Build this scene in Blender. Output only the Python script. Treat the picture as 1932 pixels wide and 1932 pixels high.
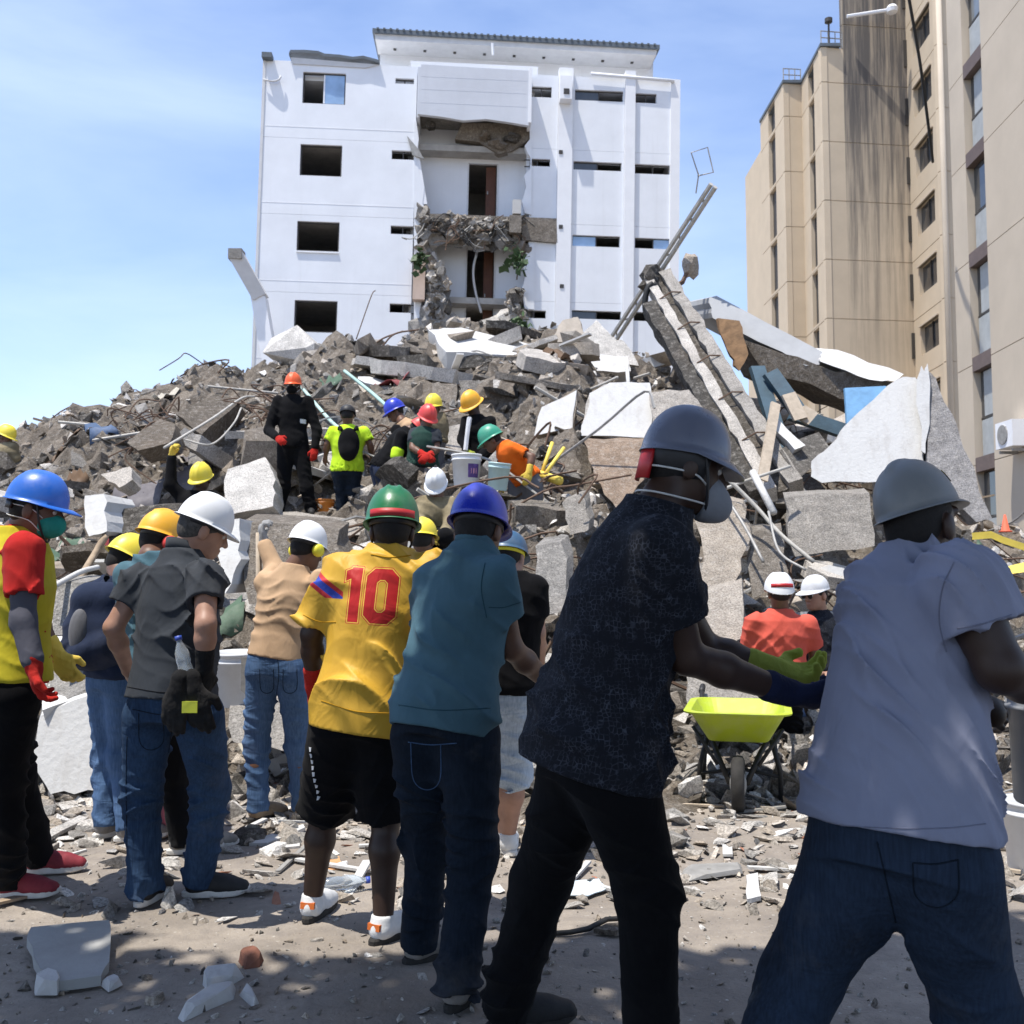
import bpy, bmesh, math, random
import numpy as np
from mathutils import Vector, Matrix
from mathutils.bvhtree import BVHTree

for _o in list(bpy.data.objects):
    bpy.data.objects.remove(_o)
scene = bpy.context.scene
COL = scene.collection
R = math.radians

# ------------------------------------------------------------------ camera
FPX, CPX, CAMH = 1900.0, 966.0, 1.38          # focal length / centre in units of a 1932 px frame
PITCH = math.atan(134 / 1900)
cam_data = bpy.data.cameras.new('camera')
cam_data.sensor_width = 36
cam_data.lens = 36 * FPX / 1932
cam_data.clip_start = 0.05
cam_data.clip_end = 3000
cam = bpy.data.objects.new('camera', cam_data)
COL.objects.link(cam)
cam.location = (0, 0, CAMH)
cam.rotation_euler = (math.pi / 2 + PITCH, 0, 0)
scene.camera = cam
cam_data.dof.use_dof = True
cam_data.dof.focus_distance = 4.0
cam_data.dof.aperture_fstop = 8.0

# ------------------------------------------------------------------ world, sun, exposure
LX, LY, LZ = 0.27, 0.19, -1.0                 # travel direction of the sunlight
SUN_EL = math.atan2(1.0, math.hypot(LX, LY))
SUN_AZ = math.atan2(-LX, -LY)                 # compass angle of the sun (from +Y towards +X)
world = bpy.data.worlds.new('World')
scene.world = world
world.use_nodes = True
wn = world.node_tree
wn.nodes.clear()
w_out = wn.nodes.new('ShaderNodeOutputWorld')
w_bg = wn.nodes.new('ShaderNodeBackground')
w_sky = wn.nodes.new('ShaderNodeTexSky')
w_sky.sky_type = 'NISHITA'
w_sky.sun_disc = False
w_sky.sun_elevation = SUN_EL
w_sky.sun_rotation = SUN_AZ
w_sky.air_density = 1.0
w_sky.dust_density = 0.25
w_sky.ozone_density = 3.0
w_bg.inputs['Strength'].default_value = 0.14
# thin drifting cloud veil, mixed over the clear sky by direction
w_tc = wn.nodes.new('ShaderNodeTexCoord')
w_map = wn.nodes.new('ShaderNodeMapping')
w_map.inputs['Scale'].default_value = (1.3, 1.3, 4.2)
w_map.inputs['Rotation'].default_value = (0.0, 0.25, 0.0)
w_noise = wn.nodes.new('ShaderNodeTexNoise')
w_noise.inputs['Scale'].default_value = 1.6
w_noise.inputs['Detail'].default_value = 7
w_noise.inputs['Roughness'].default_value = 0.52
w_noise.inputs['Distortion'].default_value = 0.35
w_ramp = wn.nodes.new('ShaderNodeValToRGB')
w_ramp.color_ramp.elements[0].position = 0.36
w_ramp.color_ramp.elements[0].color = (0.06, 0.06, 0.06, 1)
w_ramp.color_ramp.elements[1].position = 0.80
w_ramp.color_ramp.elements[1].color = (0.55, 0.55, 0.55, 1)
w_mix = wn.nodes.new('ShaderNodeMixRGB')
w_mix.inputs['Color2'].default_value = (4.6, 5.4, 6.6, 1)
w_tint = wn.nodes.new('ShaderNodeMixRGB')
w_tint.blend_type = 'MULTIPLY'
w_tint.inputs['Fac'].default_value = 1.0
w_tint.inputs['Color2'].default_value = (1.0, 0.97, 1.06, 1)
L = wn.links.new
L(w_tc.outputs['Generated'], w_map.inputs['Vector'])
L(w_map.outputs['Vector'], w_noise.inputs['Vector'])
L(w_noise.outputs['Fac'], w_ramp.inputs['Fac'])
L(w_ramp.outputs['Color'], w_mix.inputs['Fac'])
L(w_sky.outputs['Color'], w_tint.inputs['Color1'])
L(w_tint.outputs['Color'], w_mix.inputs['Color1'])
L(w_mix.outputs['Color'], w_bg.inputs['Color'])
L(w_bg.outputs['Background'], w_out.inputs['Surface'])

sun_data = bpy.data.lights.new('sun', 'SUN')
sun_data.energy = 3.9
sun_data.angle = R(0.5)
sun_data.color = (1.0, 0.95, 0.87)
sun = bpy.data.objects.new('sun', sun_data)
COL.objects.link(sun)
sun.rotation_euler = Vector((LX, LY, LZ)).to_track_quat('-Z', 'Y').to_euler()
sun.location = (-8, -6, 30)

scene.view_settings.view_transform = 'Standard'
scene.view_settings.look = 'None'
scene.view_settings.gamma = 1.0
scene.view_settings.exposure = 0.72
scene.view_settings.use_curve_mapping = False
scene.render.engine = 'CYCLES'
scene.cycles.use_denoising = True
scene.cycles.max_bounces = 6
scene.cycles.diffuse_bounces = 3
scene.cycles.glossy_bounces = 3
scene.cycles.transparent_max_bounces = 6

# ------------------------------------------------------------------ layout helpers
_cp, _sp = math.cos(PITCH), math.sin(PITCH)


def at(px, py, d):
    """world point seen at (px, py) of the 1932 px frame, d metres in front of the camera"""
    r, u, f = px - CPX, CPX - py, FPX
    y = f * _cp - u * _sp
    z = f * _sp + u * _cp
    s = d / y
    return np.array((r * s, d, CAMH + z * s))


def gnd(px, py, z=0.0):
    r, u, f = px - CPX, CPX - py, FPX
    y = f * _cp - u * _sp
    zz = f * _sp + u * _cp
    s = (z - CAMH) / zz
    return np.array((r * s, y * s, z))


def tag(o, label=None, cat=None, group=None, kind=None):
    if cat and not kind: kind = 'thing'
    if label: o['label'] = label
    if cat: o['category'] = cat
    if group: o['group'] = group
    if kind: o['kind'] = kind
    return o


def empty(name, loc=(0, 0, 0)):
    o = bpy.data.objects.new(name, None)
    COL.objects.link(o)
    o.location = loc
    o.empty_display_size = 0.1
    return o


def new_obj(name, me, mat=None, parent=None, loc=None):
    o = bpy.data.objects.new(name, me)
    COL.objects.link(o)
    if mat is not None and len(me.materials) == 0:
        me.materials.append(mat)
    if parent is not None:
        o.parent = parent
    if loc is not None:
        o.location = loc
    return o


def mesh_np(name, V, Fq, smooth=True):
    me = bpy.data.meshes.new(name)
    V = np.asarray(V, np.float32)
    if isinstance(Fq, np.ndarray):
        nf, k = Fq.shape
        me.vertices.add(len(V)); me.vertices.foreach_set('co', V.ravel())
        me.loops.add(nf * k); me.loops.foreach_set('vertex_index', Fq.astype(np.int32).ravel())
        me.polygons.add(nf)
        me.polygons.foreach_set('loop_start', np.arange(0, nf * k, k, dtype=np.int32))
        me.polygons.foreach_set('loop_total', np.full(nf, k, np.int32))
        me.update(calc_edges=True)
    else:
        me.from_pydata([tuple(v) for v in V], [], [tuple(f) for f in Fq])
    me.polygons.foreach_set('use_smooth', np.full(len(me.polygons), smooth))
    me.update()
    return me


class MB:
    """collects simple solids into one mesh"""
    def __init__(s):
        s.v, s.f = [], []

    def add(s, V, F):
        n = len(s.v)
        s.v += [tuple(map(float, p)) for p in V]
        s.f += [tuple(i + n for i in f) for f in F]
        return s

    def box(s, c, size, M=None):
        hx, hy, hz = size[0] / 2, size[1] / 2, size[2] / 2
        P = [(x, y, z) for z in (-hz, hz) for y in (-hy, hy) for x in (-hx, hx)]
        if M is not None:
            P = [tuple(M @ Vector(p)) for p in P]
        P = [(p[0] + c[0], p[1] + c[1], p[2] + c[2]) for p in P]
        return s.add(P, [(0, 2, 3, 1), (4, 5, 7, 6), (0, 1, 5, 4), (2, 6, 7, 3), (0, 4, 6, 2), (1, 3, 7, 5)])

    def bx(s, x0, x1, y0, y1, z0, z1):
        return s.box(((x0 + x1) / 2, (y0 + y1) / 2, (z0 + z1) / 2), (abs(x1 - x0), abs(y1 - y0), abs(z1 - z0)))

    def prism(s, pts, off):
        """polygon of 3-D points thickened by the vector off"""
        n = len(pts)
        A = [tuple(p) for p in pts]
        B = [tuple(np.asarray(p) + np.asarray(off)) for p in pts]
        F = [tuple(range(n - 1, -1, -1)), tuple(range(n, 2 * n))]
        F += [(i, (i + 1) % n, n + (i + 1) % n, n + i) for i in range(n)]
        return s.add(A + B, F)

    def tube(s, pts, r, n=6, r2=None):
        pts = [np.asarray(p, float) for p in pts]
        m = len(pts)
        rings = []
        up = np.array((0.13, 0.27, 0.95))
        for i, p in enumerate(pts):
            t = pts[min(i + 1, m - 1)] - pts[max(i - 1, 0)]
            t /= (np.linalg.norm(t) + 1e-9)
            a = np.cross(t, up)
            if np.linalg.norm(a) < 1e-3: a = np.cross(t, (1, 0, 0))
            a /= np.linalg.norm(a)
            b = np.cross(t, a)
            rr = r if r2 is None else r + (r2 - r) * i / max(1, m - 1)
            rings.append([p + rr * (math.cos(2 * math.pi * k / n) * a + math.sin(2 * math.pi * k / n) * b) for k in range(n)])
        V = [q for rg in rings for q in rg]
        F = []
        for i in range(m - 1):
            for k in range(n):
                F.append((i * n + k, i * n + (k + 1) % n, (i + 1) * n + (k + 1) % n, (i + 1) * n + k))
        F.append(tuple(range(n - 1, -1, -1)))
        F.append(tuple(range((m - 1) * n, m * n)))
        return s.add(V, F)

    def lathe(s, prof, c, n=24, M=None):
        """prof: list of (radius, z)"""
        V, F = [], []
        for r, z in prof:
            for k in range(n):
                a = 2 * math.pi * k / n
                p = Vector((r * math.cos(a), r * math.sin(a), z))
                if M is not None: p = M @ p
                V.append((p[0] + c[0], p[1] + c[1], p[2] + c[2]))
        m = len(prof)
        for i in range(m - 1):
            for k in range(n):
                F.append((i * n + k, i * n + (k + 1) % n, (i + 1) * n + (k + 1) % n, (i + 1) * n + k))
        F.append(tuple(range(n - 1, -1, -1)))
        F.append(tuple(range((m - 1) * n, m * n)))
        return s.add(V, F)

    def build(s, name, mat=None, parent=None, smooth=False, loc=None):
        V = np.array(s.v, float)
        if loc is not None:
            V = V - np.asarray(loc, float)
        me = bpy.data.meshes.new(name)
        me.from_pydata([tuple(v) for v in V], [], s.f)
        if smooth:
            me.polygons.foreach_set('use_smooth', np.full(len(me.polygons), True))
        me.update()
        return new_obj(name, me, mat, parent, loc)


def curve_pts(pts, n=10):
    """Catmull-Rom through the points"""
    P = [np.asarray(p, float) for p in pts]
    if len(P) < 3: return P
    P = [2 * P[0] - P[1]] + P + [2 * P[-1] - P[-2]]
    out = []
    for i in range(1, len(P) - 2):
        for k in range(n):
            t = k / n
            out.append(0.5 * (2 * P[i] + (P[i + 1] - P[i - 1]) * t + (2 * P[i - 1] - 5 * P[i] + 4 * P[i + 1] - P[i + 2]) * t * t
                              + (3 * P[i] - P[i - 1] - 3 * P[i + 1] + P[i + 2]) * t ** 3))
    out.append(P[-2])
    return out


# ------------------------------------------------------------------ materials
MATS = {}


class NT:
    def __init__(s, name):
        s.m = bpy.data.materials.new(name)
        s.m.use_nodes = True
        s.t = s.m.node_tree
        s.b = s.t.nodes['Principled BSDF']
        s.out = s.t.nodes['Material Output']

    def n(s, kind, **kw):
        nd = s.t.nodes.new(kind)
        for k, v in kw.items():
            if hasattr(nd, k): setattr(nd, k, v)
            else: nd.inputs[k.replace('_', ' ')].default_value = v
        return nd

    def l(s, a, b): s.t.links.new(a, b)

    def coord(s, which='Object', scale=(1, 1, 1), rot=(0, 0, 0)):
        tc = s.n('ShaderNodeTexCoord'); mp = s.n('ShaderNodeMapping')
        mp.inputs['Scale'].default_value = scale
        mp.inputs['Rotation'].default_value = rot
        s.l(tc.outputs[which], mp.inputs['Vector'])
        return mp.outputs['Vector']

    def noise(s, vec, scale, detail=4, rough=0.55, dist=0.0):
        nd = s.n('ShaderNodeTexNoise')
        nd.inputs['Scale'].default_value = scale
        nd.inputs['Detail'].default_value = detail
        nd.inputs['Roughness'].default_value = rough
        nd.inputs['Distortion'].default_value = dist
        s.l(vec, nd.inputs['Vector'])
        return nd.outputs['Fac']

    def ramp(s, fac, stops):
        nd = s.n('ShaderNodeValToRGB')
        cr = nd.color_ramp
        while len(cr.elements) < len(stops): cr.elements.new(0.5)
        for e, (p, c) in zip(cr.elements, stops):
            e.position = p
            e.color = (c, c, c, 1) if isinstance(c, (int, float)) else (*c, 1)
        s.l(fac, nd.inputs['Fac'])
        return nd.outputs['Color']

    def mix(s, fac, a, b, mode='MIX'):
        nd = s.n('ShaderNodeMixRGB', blend_type=mode)
        for inp, v in (('Fac', fac), ('Color1', a), ('Color2', b)):
            if isinstance(v, (int, float)):
                nd.inputs[inp].default_value = v if inp == 'Fac' else (v, v, v, 1)
            elif isinstance(v, tuple): nd.inputs[inp].default_value = (*v[:3], 1)
            else: s.l(v, nd.inputs[inp])
        return nd.outputs['Color']

    def math(s, op, a, b=None, c=None):
        nd = s.n('ShaderNodeMath', operation=op)
        for i, v in enumerate((a, b, c)):
            if v is None: continue
            if isinstance(v, (int, float)): nd.inputs[i].default_value = v
            else: s.l(v, nd.inputs[i])
        return nd.outputs[0]

    def bump(s, h, strength, dist=0.02, normal=None):
        nd = s.n('ShaderNodeBump')
        nd.inputs['Strength'].default_value = strength
        nd.inputs['Distance'].default_value = dist
        s.l(h, nd.inputs['Height'])
        if normal is not None: s.l(normal, nd.inputs['Normal'])
        return nd.outputs['Normal']

    def color(s, c):
        if isinstance(c, tuple): s.b.inputs['Base Color'].default_value = (*c[:3], 1)
        else: s.l(c, s.b.inputs['Base Color'])

    def done(s, rough=None, metal=None, spec=None):
        if rough is not None:
            if isinstance(rough, (int, float)): s.b.inputs['Roughness'].default_value = rough
            else: s.l(rough, s.b.inputs['Roughness'])
        if metal is not None: s.b.inputs['Metallic'].default_value = metal
        if spec is not None: s.b.inputs['Specular IOR Level'].default_value = spec
        MATS[s.m.name] = s.m
        return s.m


def mul(c, k): return tuple(min(1.0, x * k) for x in c)


def surf(name, col, rough=0.85, var=0.25, scale=3.0, bump=0.3, bscale=30, bdist=0.01, metal=0, spec=0.4, col2=None, detail=6):
    m = NT(name)
    v = m.coord()
    f1 = m.noise(v, scale, detail, 0.6, 0.3)
    c = m.ramp(f1, [(0.3, mul(col, 1 - var)), (0.72, mul(col2 or col, 1 + var))])
    m.color(c)
    if bump:
        h = m.noise(v, bscale, 5, 0.6)
        m.l(m.bump(h, bump, bdist), m.b.inputs['Normal'])
    return m.done(rough, metal, spec)


def fabric(name, col, var=0.16, weave=700, wrinkle=0.35, rough=0.92, wscale=9, stretch=(1, 1, 0.45), col2=None, dust=0.12):
    m = NT(name)
    v = m.coord()
    f1 = m.noise(v, 5.0, 5, 0.6, 0.4)
    c = m.ramp(f1, [(0.3, mul(col, 1 - var)), (0.7, mul(col2 or col, 1 + var))])
    f2 = m.noise(v, 2.3, 6, 0.7)
    dm = m.ramp(f2, [(0.5, 0.0), (0.85, dust)])
    c = m.mix(dm, c, (0.36, 0.33, 0.29))
    m.color(c)
    vw = m.coord(scale=stretch, rot=(0.3, 0.5, 0.2))
    hw = m.noise(vw, wscale, 3, 0.5, 0.8)
    n1 = m.bump(hw, wrinkle, 0.03)
    hf = m.noise(v, weave, 1, 0.5)
    m.l(m.bump(hf, 0.15, 0.002, n1), m.b.inputs['Normal'])
    m.b.inputs['Sheen Weight'].default_value = 0.02
    m.b.inputs['Sheen Roughness'].default_value = 0.5
    return m.done(rough, 0, 0.12)


def denim(name, dark, light, wrinkle=0.4):
    m = NT(name)
    v = m.coord()
    f1 = m.noise(v, 3.2, 5, 0.6, 0.5)
    vs = m.coord(scale=(1, 1, 0.12))
    f2 = m.noise(vs, 120, 2, 0.6)
    c = m.ramp(f1, [(0.34, dark), (0.7, light)])
    c = m.mix(0.35, c, m.ramp(f2, [(0.3, mul(dark, 0.7)), (0.7, mul(light, 1.1))]))
    f3 = m.noise(v, 2.0, 6, 0.7)
    c = m.mix(m.ramp(f3, [(0.52, 0.0), (0.85, 0.22)]), c, (0.33, 0.30, 0.27))
    m.color(c)
    vw = m.coord(scale=(0.6, 0.6, 1.5), rot=(0.35, 0.3, 0.0))
    hw = m.noise(vw, 9, 3, 0.5, 1.0)
    n1 = m.bump(hw, wrinkle, 0.03)
    m.l(m.bump(f2, 0.12, 0.002, n1), m.b.inputs['Normal'])
    return m.done(0.9, 0, 0.12)


def plastic(name, col, rough=0.28, dust=0.25, scale=9):
    m = NT(name)
    v = m.coord()
    f = m.noise(v, scale, 7, 0.7)
    d = m.ramp(f, [(0.45, 0.0), (0.8, dust)])
    m.color(m.mix(d, col, (0.42, 0.39, 0.35)))
    rr = m.ramp(f, [(0.35, rough), (0.8, min(1, rough + 0.35))])
    vs = m.coord(scale=(1, 1, 0.15), rot=(0.6, 0.9, 0.3))
    sc_ = m.ramp(m.noise(vs, 90, 3, 0.7), [(0.62, 0.0), (0.7, 1.0)])
    rr = m.mix(0.5, rr, m.mix(sc_, rr, 0.75))
    f2 = m.noise(v, 45, 5, 0.65)
    m.l(m.bump(m.mix(0.6, f2, sc_), 0.1, 0.004), m.b.inputs['Normal'])
    return m.done(rr, 0, 0.5)


def skin(name, col):
    m = NT(name)
    v = m.coord()
    f = m.noise(v, 14, 5, 0.6)
    m.color(m.ramp(f, [(0.3, mul(col, 0.82)), (0.7, mul(col, 1.15))]))
    f2 = m.noise(v, 220, 3, 0.6)
    m.l(m.bump(f2, 0.12, 0.002), m.b.inputs['Normal'])
    m.b.inputs['Subsurface Weight'].default_value = 0.0
    return m.done(0.5, 0, 0.4)
# ------------------------------------------------------------------ implicit-surface kit for bodies and clothes
def unit(v):
    v = np.asarray(v, float)
    return v / (np.linalg.norm(v) + 1e-9)


def p_cone(a, b, ra, rb, pad=0.06):
    a, b = np.asarray(a, float), np.asarray(b, float)
    ab = b - a
    L2 = float(ab @ ab) + 1e-9

    def fn(x, y, z):
        t = np.clip(((x - a[0]) * ab[0] + (y - a[1]) * ab[1] + (z - a[2]) * ab[2]) / L2, 0, 1)
        dx, dy, dz = x - a[0] - t * ab[0], y - a[1] - t * ab[1], z - a[2] - t * ab[2]
        return np.sqrt(dx * dx + dy * dy + dz * dz) - (ra + (rb - ra) * t)
    r = max(ra, rb) + pad
    return fn, np.minimum(a, b) - r, np.maximum(a, b) + r


def p_ell(c, rad, M=None, pad=0.05):
    """ellipsoid; M has the local axes as columns"""
    c = np.asarray(c, float); rad = np.asarray(rad, float)
    A = np.eye(3) if M is None else np.asarray(M, float)

    def fn(x, y, z):
        dx, dy, dz = x - c[0], y - c[1], z - c[2]
        q = [dx * A[0, i] + dy * A[1, i] + dz * A[2, i] for i in range(3)]
        k0 = np.sqrt(sum((q[i] / rad[i]) ** 2 for i in range(3)))
        k1 = np.sqrt(sum((q[i] / rad[i] ** 2) ** 2 for i in range(3))) + 1e-6
        return k0 * (k0 - 1) / k1
    r = rad.max() + pad
    return fn, c - r, c + r


def p_tube(a, e, ra, rb, wall=0.0, depth=0.06, start=None):
    """garment tube from a to a flat end e, hollow for the last 'depth' metres"""
    a, e = np.asarray(a, float), np.asarray(e, float)
    dr = unit(e - a)
    f0, l0, u0 = p_cone(a, e + dr * 0.06, ra, rb)
    hs = halfspace(e, dr)
    fi = p_cone(e - dr * depth, e + dr * 0.12, rb - wall, rb - wall)[0] if wall else None

    def fn(x, y, z):
        d = np.maximum(f0(x, y, z), hs(x, y, z))
        if fi is not None: d = np.maximum(d, -fi(x, y, z))
        return d
    return fn, l0, u0


class Torso:
    """swept ellipse along the spine: pelvis (t=0) to the base of the neck (t=1)"""
    TT = [-0.16, 0.0, 0.3, 0.62, 0.84, 0.97, 1.06]

    def __init__(s, pv, nk, r0, r1, W, D, bend=0.0):
        s.pv, s.nk = np.asarray(pv, float), np.asarray(nk, float)
        s.ax = s.nk - s.pv
        s.L = np.linalg.norm(s.ax)
        s.u = s.ax / s.L
        s.r0 = unit(r0 - (r0 @ s.u) * s.u); s.r1 = unit(r1 - (r1 @ s.u) * s.u)
        rm = unit(s.r0 + s.r1)
        s.fw = np.cross(s.u, rm)              # forward (belly) direction
        s.W, s.D, s.bend = W, D, bend

    def prim(s, grow=0.0, t0=-0.16, t1=1.06, flare=0.0, pad=0.07, hollow=0.0):
        W = np.array(s.W) + grow; D = np.array(s.D) + grow

        def fn(x, y, z):
            dx, dy, dz = x - s.pv[0], y - s.pv[1], z - s.pv[2]
            t = (dx * s.u[0] + dy * s.u[1] + dz * s.u[2]) / s.L
            bt = s.bend * 4 * np.clip(t, 0, 1) * (1 - np.clip(t, 0, 1))
            tl = t * s.L
            qx = dx - tl * s.u[0] + bt * s.fw[0]
            qy = dy - tl * s.u[1] + bt * s.fw[1]
            qz = dz - tl * s.u[2] + bt * s.fw[2]
            m = np.clip(t, 0, 1)
            rx = [s.r0[i] + (s.r1[i] - s.r0[i]) * m for i in range(3)]
            X = qx * rx[0] + qy * rx[1] + qz * rx[2]
            Y2 = np.maximum(qx * qx + qy * qy + qz * qz - X * X, 0)
            w = np.interp(t, Torso.TT, W).astype(np.float32)
            d = np.interp(t, Torso.TT, D).astype(np.float32)
            if flare:
                fl = np.clip(0.25 - t, 0, 1) * flare
                w = w + fl; d = d + fl
            k0 = np.sqrt((X / w) ** 2 + Y2 / d ** 2)
            k1 = np.sqrt((X / w ** 2) ** 2 + Y2 / d ** 4) + 1e-6
            e = k0 * (k0 - 1) / k1
            if hollow:
                wi, di = w - hollow, d - hollow
                k0 = np.sqrt((X / wi) ** 2 + Y2 / di ** 2)
                k1 = np.sqrt((X / wi ** 2) ** 2 + Y2 / di ** 4) + 1e-6
                e = np.maximum(e, np.minimum(-(k0 * (k0 - 1) / k1), 1.0 + 0 * t) * (t < t0 + 0.09 / s.L) - 10.0 * (t >= t0 + 0.09 / s.L))
            e = np.maximum(e, (t0 - t) * s.L)
            return np.maximum(e, (t - t1) * s.L)
        r = max(W.max(), D.max()) + pad + abs(s.bend) + flare
        a, b = s.pv + min(t0, 0) * s.ax, s.pv + t1 * s.ax
        return fn, np.minimum(a, b) - r, np.maximum(a, b) + r


def smin(a, b, k):
    if k <= 0: return np.minimum(a, b)
    h = np.maximum(k - np.abs(a - b), 0) / k
    return np.minimum(a, b) - h * h * (k * 0.25)


def surface_nets(D, lo, h):
    S = D < 0
    cnt = np.zeros(tuple(n - 1 for n in D.shape), np.int8)
    cor = [(i, j, k) for i in (0, 1) for j in (0, 1) for k in (0, 1)]
    for i, j, k in cor:
        cnt += S[i:S.shape[0] - 1 + i, j:S.shape[1] - 1 + j, k:S.shape[2] - 1 + k]
    act = (cnt > 0) & (cnt < 8)
    ids = np.argwhere(act)
    if len(ids) == 0: return np.zeros((0, 3)), np.zeros((0, 4), int)
    index = np.full(act.shape, -1, np.int64)
    index[act] = np.arange(len(ids))
    acc = np.zeros((len(ids), 3)); num = np.zeros(len(ids))
    vals = {c: D[ids[:, 0] + c[0], ids[:, 1] + c[1], ids[:, 2] + c[2]] for c in cor}
    for a in cor:
        for ax in range(3):
            if a[ax]: continue
            b = list(a); b[ax] = 1; b = tuple(b)
            da, db = vals[a], vals[b]
            m = (da < 0) != (db < 0)
            t = np.where(m, da / np.where(np.abs(da - db) < 1e-9, 1, da - db), 0)
            pos = np.tile(np.array(a, float), (len(ids), 1)); pos[:, ax] += t
            acc[m] += pos[m]; num[m] += 1
    V = np.asarray(lo) + (ids + acc / num[:, None]) * h
    Fs = []
    for ax in range(3):
        o1, o2 = [(1, 2), (2, 0), (0, 1)][ax]
        sl0 = [slice(1, n - 1) for n in D.shape]; sl1 = list(sl0)
        sl0[ax] = slice(0, D.shape[ax] - 1); sl1[ax] = slice(1, D.shape[ax])
        A, B = S[tuple(sl0)], S[tuple(sl1)]
        for flip, msk in ((False, A & ~B), (True, ~A & B)):
            e = np.argwhere(msk)
            if not len(e): continue
            base = e.copy()
            for q in range(3):
                if q != ax: base[:, q] += 1
            cells = []
            for d1, d2 in ((0, 0), (1, 0), (1, 1), (0, 1)):
                c = base.copy(); c[:, o1] -= (1 - d1); c[:, o2] -= (1 - d2)
                cells.append(index[c[:, 0], c[:, 1], c[:, 2]])
            q = np.stack(cells, 1)
            if flip: q = q[:, ::-1]
            Fs.append(q)
    Fq = np.concatenate(Fs)
    Fq = Fq[(Fq >= 0).all(1)]
    return V, Fq


def field(prims, h, cuts=(), post=None):
    """prims: (prim, k) smooth-unioned in order; cuts: prims subtracted; post(D, x, y, z) last"""
    lo = np.min([p[1] for p, k in prims], 0); hi = np.max([p[2] for p, k in prims], 0)
    lo = lo - 2 * h
    n = np.ceil((hi - lo) / h).astype(int) + 3
    D = np.full(n, 0.3, np.float32)
    ax = [(lo[i] + h * np.arange(n[i])).astype(np.float32) for i in range(3)]

    def blk(l, u):
        sl = []
        for i in range(3):
            a = max(0, int((l[i] - lo[i]) / h) - 1); b = min(n[i], int((u[i] - lo[i]) / h) + 2)
            sl.append(slice(a, b))
        return tuple(sl), (ax[0][sl[0]][:, None, None], ax[1][sl[1]][None, :, None], ax[2][sl[2]][None, None, :])
    for (fn, l, u), k in prims:
        sl, g = blk(l, u)
        D[sl] = smin(D[sl], fn(*g).astype(np.float32), k)
    for fn, l, u in cuts:
        sl, g = blk(l, u)
        if min(s.stop - s.start for s in sl) < 1: continue
        D[sl] = np.maximum(D[sl], -fn(*g).astype(np.float32))
    if post is not None:
        post(D, ax[0][:, None, None], ax[1][None, :, None], ax[2][None, None, :])
    return surface_nets(D, lo, h)


def drop_islands(V, F):
    """keep only the largest connected surface"""
    n = len(V)
    lab = np.arange(n)
    E = np.concatenate([F[:, [0, 1]], F[:, [1, 2]], F[:, [2, 3]], F[:, [3, 0]]])
    for _ in range(400):
        old = lab.copy()
        m = np.minimum(lab[E[:, 0]], lab[E[:, 1]])
        np.minimum.at(lab, E[:, 0], m); np.minimum.at(lab, E[:, 1], m)
        lab = lab[lab]
        if (lab == old).all(): break
    ids, cn = np.unique(lab, return_counts=True)
    if len(ids) == 1: return V, F
    keep = lab == ids[cn.argmax()]
    new = np.cumsum(keep) - 1
    F = F[keep[F[:, 0]]]
    return V[keep], new[F]


def halfspace(p, nrm):
    p = np.asarray(p, float); nrm = unit(nrm)
    return lambda x, y, z: (x - p[0]) * nrm[0] + (y - p[1]) * nrm[1] + (z - p[2]) * nrm[2]


def make_folds(seed, amp, specs, focus=(), ztop=None, warp=1.0, hem=None):
    """specs: (direction across the folds, wavelength, weight); focus: (point, radius, gain)"""
    rg = np.random.RandomState(seed)
    K = [(rg.normal(size=3) * 9, rg.uniform(0, 6)) for _ in range(4)]
    K2 = [(rg.normal(size=3) * 5, rg.uniform(0, 6)) for _ in range(3)]

    def post(D, x, y, z):
        idx = np.nonzero(np.abs(D) < 0.04)
        X, Y, Z = x[idx[0], 0, 0], y[0, idx[1], 0], z[0, 0, idx[2]]
        dot = lambda v: X * v[0] + Y * v[1] + Z * v[2]
        w = sum(np.sin(dot(k) * 0.9 + ph) for k, ph in K) * 0.75
        m0 = sum(np.sin(dot(k) * 2.4 + ph) for k, ph in K2) / 3
        m = np.clip(0.55 + 1.1 * m0, 0.08, 1.15)
        for c, rad, gain in focus:
            d2 = (X - c[0]) ** 2 + (Y - c[1]) ** 2 + (Z - c[2]) ** 2
            m = m + gain * np.exp(-d2 / rad ** 2) * np.clip(0.6 + m0, 0.2, 1.2)
        if hem is not None:
            t_ = ((X - hem[0][0]) * hem[1][0] + (Y - hem[0][1]) * hem[1][1] + (Z - hem[0][2]) * hem[1][2])
            m = m * np.clip(0.22 + t_ / 0.16, 0.22, 1)
        if ztop is not None: m = m * np.clip((ztop - Z) / 0.12, 0, 1)
        s = 0
        for i, (v, lam, wt) in enumerate(specs):
            v = unit(v)
            q = 1 - np.abs(np.sin(dot(v) * np.pi / lam + warp * w * (1.1 + 0.5 * i)))
            s = s + wt * (0.35 * q + 0.65 * q * q) * (1.0 + 0.6 * np.sin(w * 1.7 + i * 2))
        D[idx] -= amp * np.maximum(s, 0) * m
    return post


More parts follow.
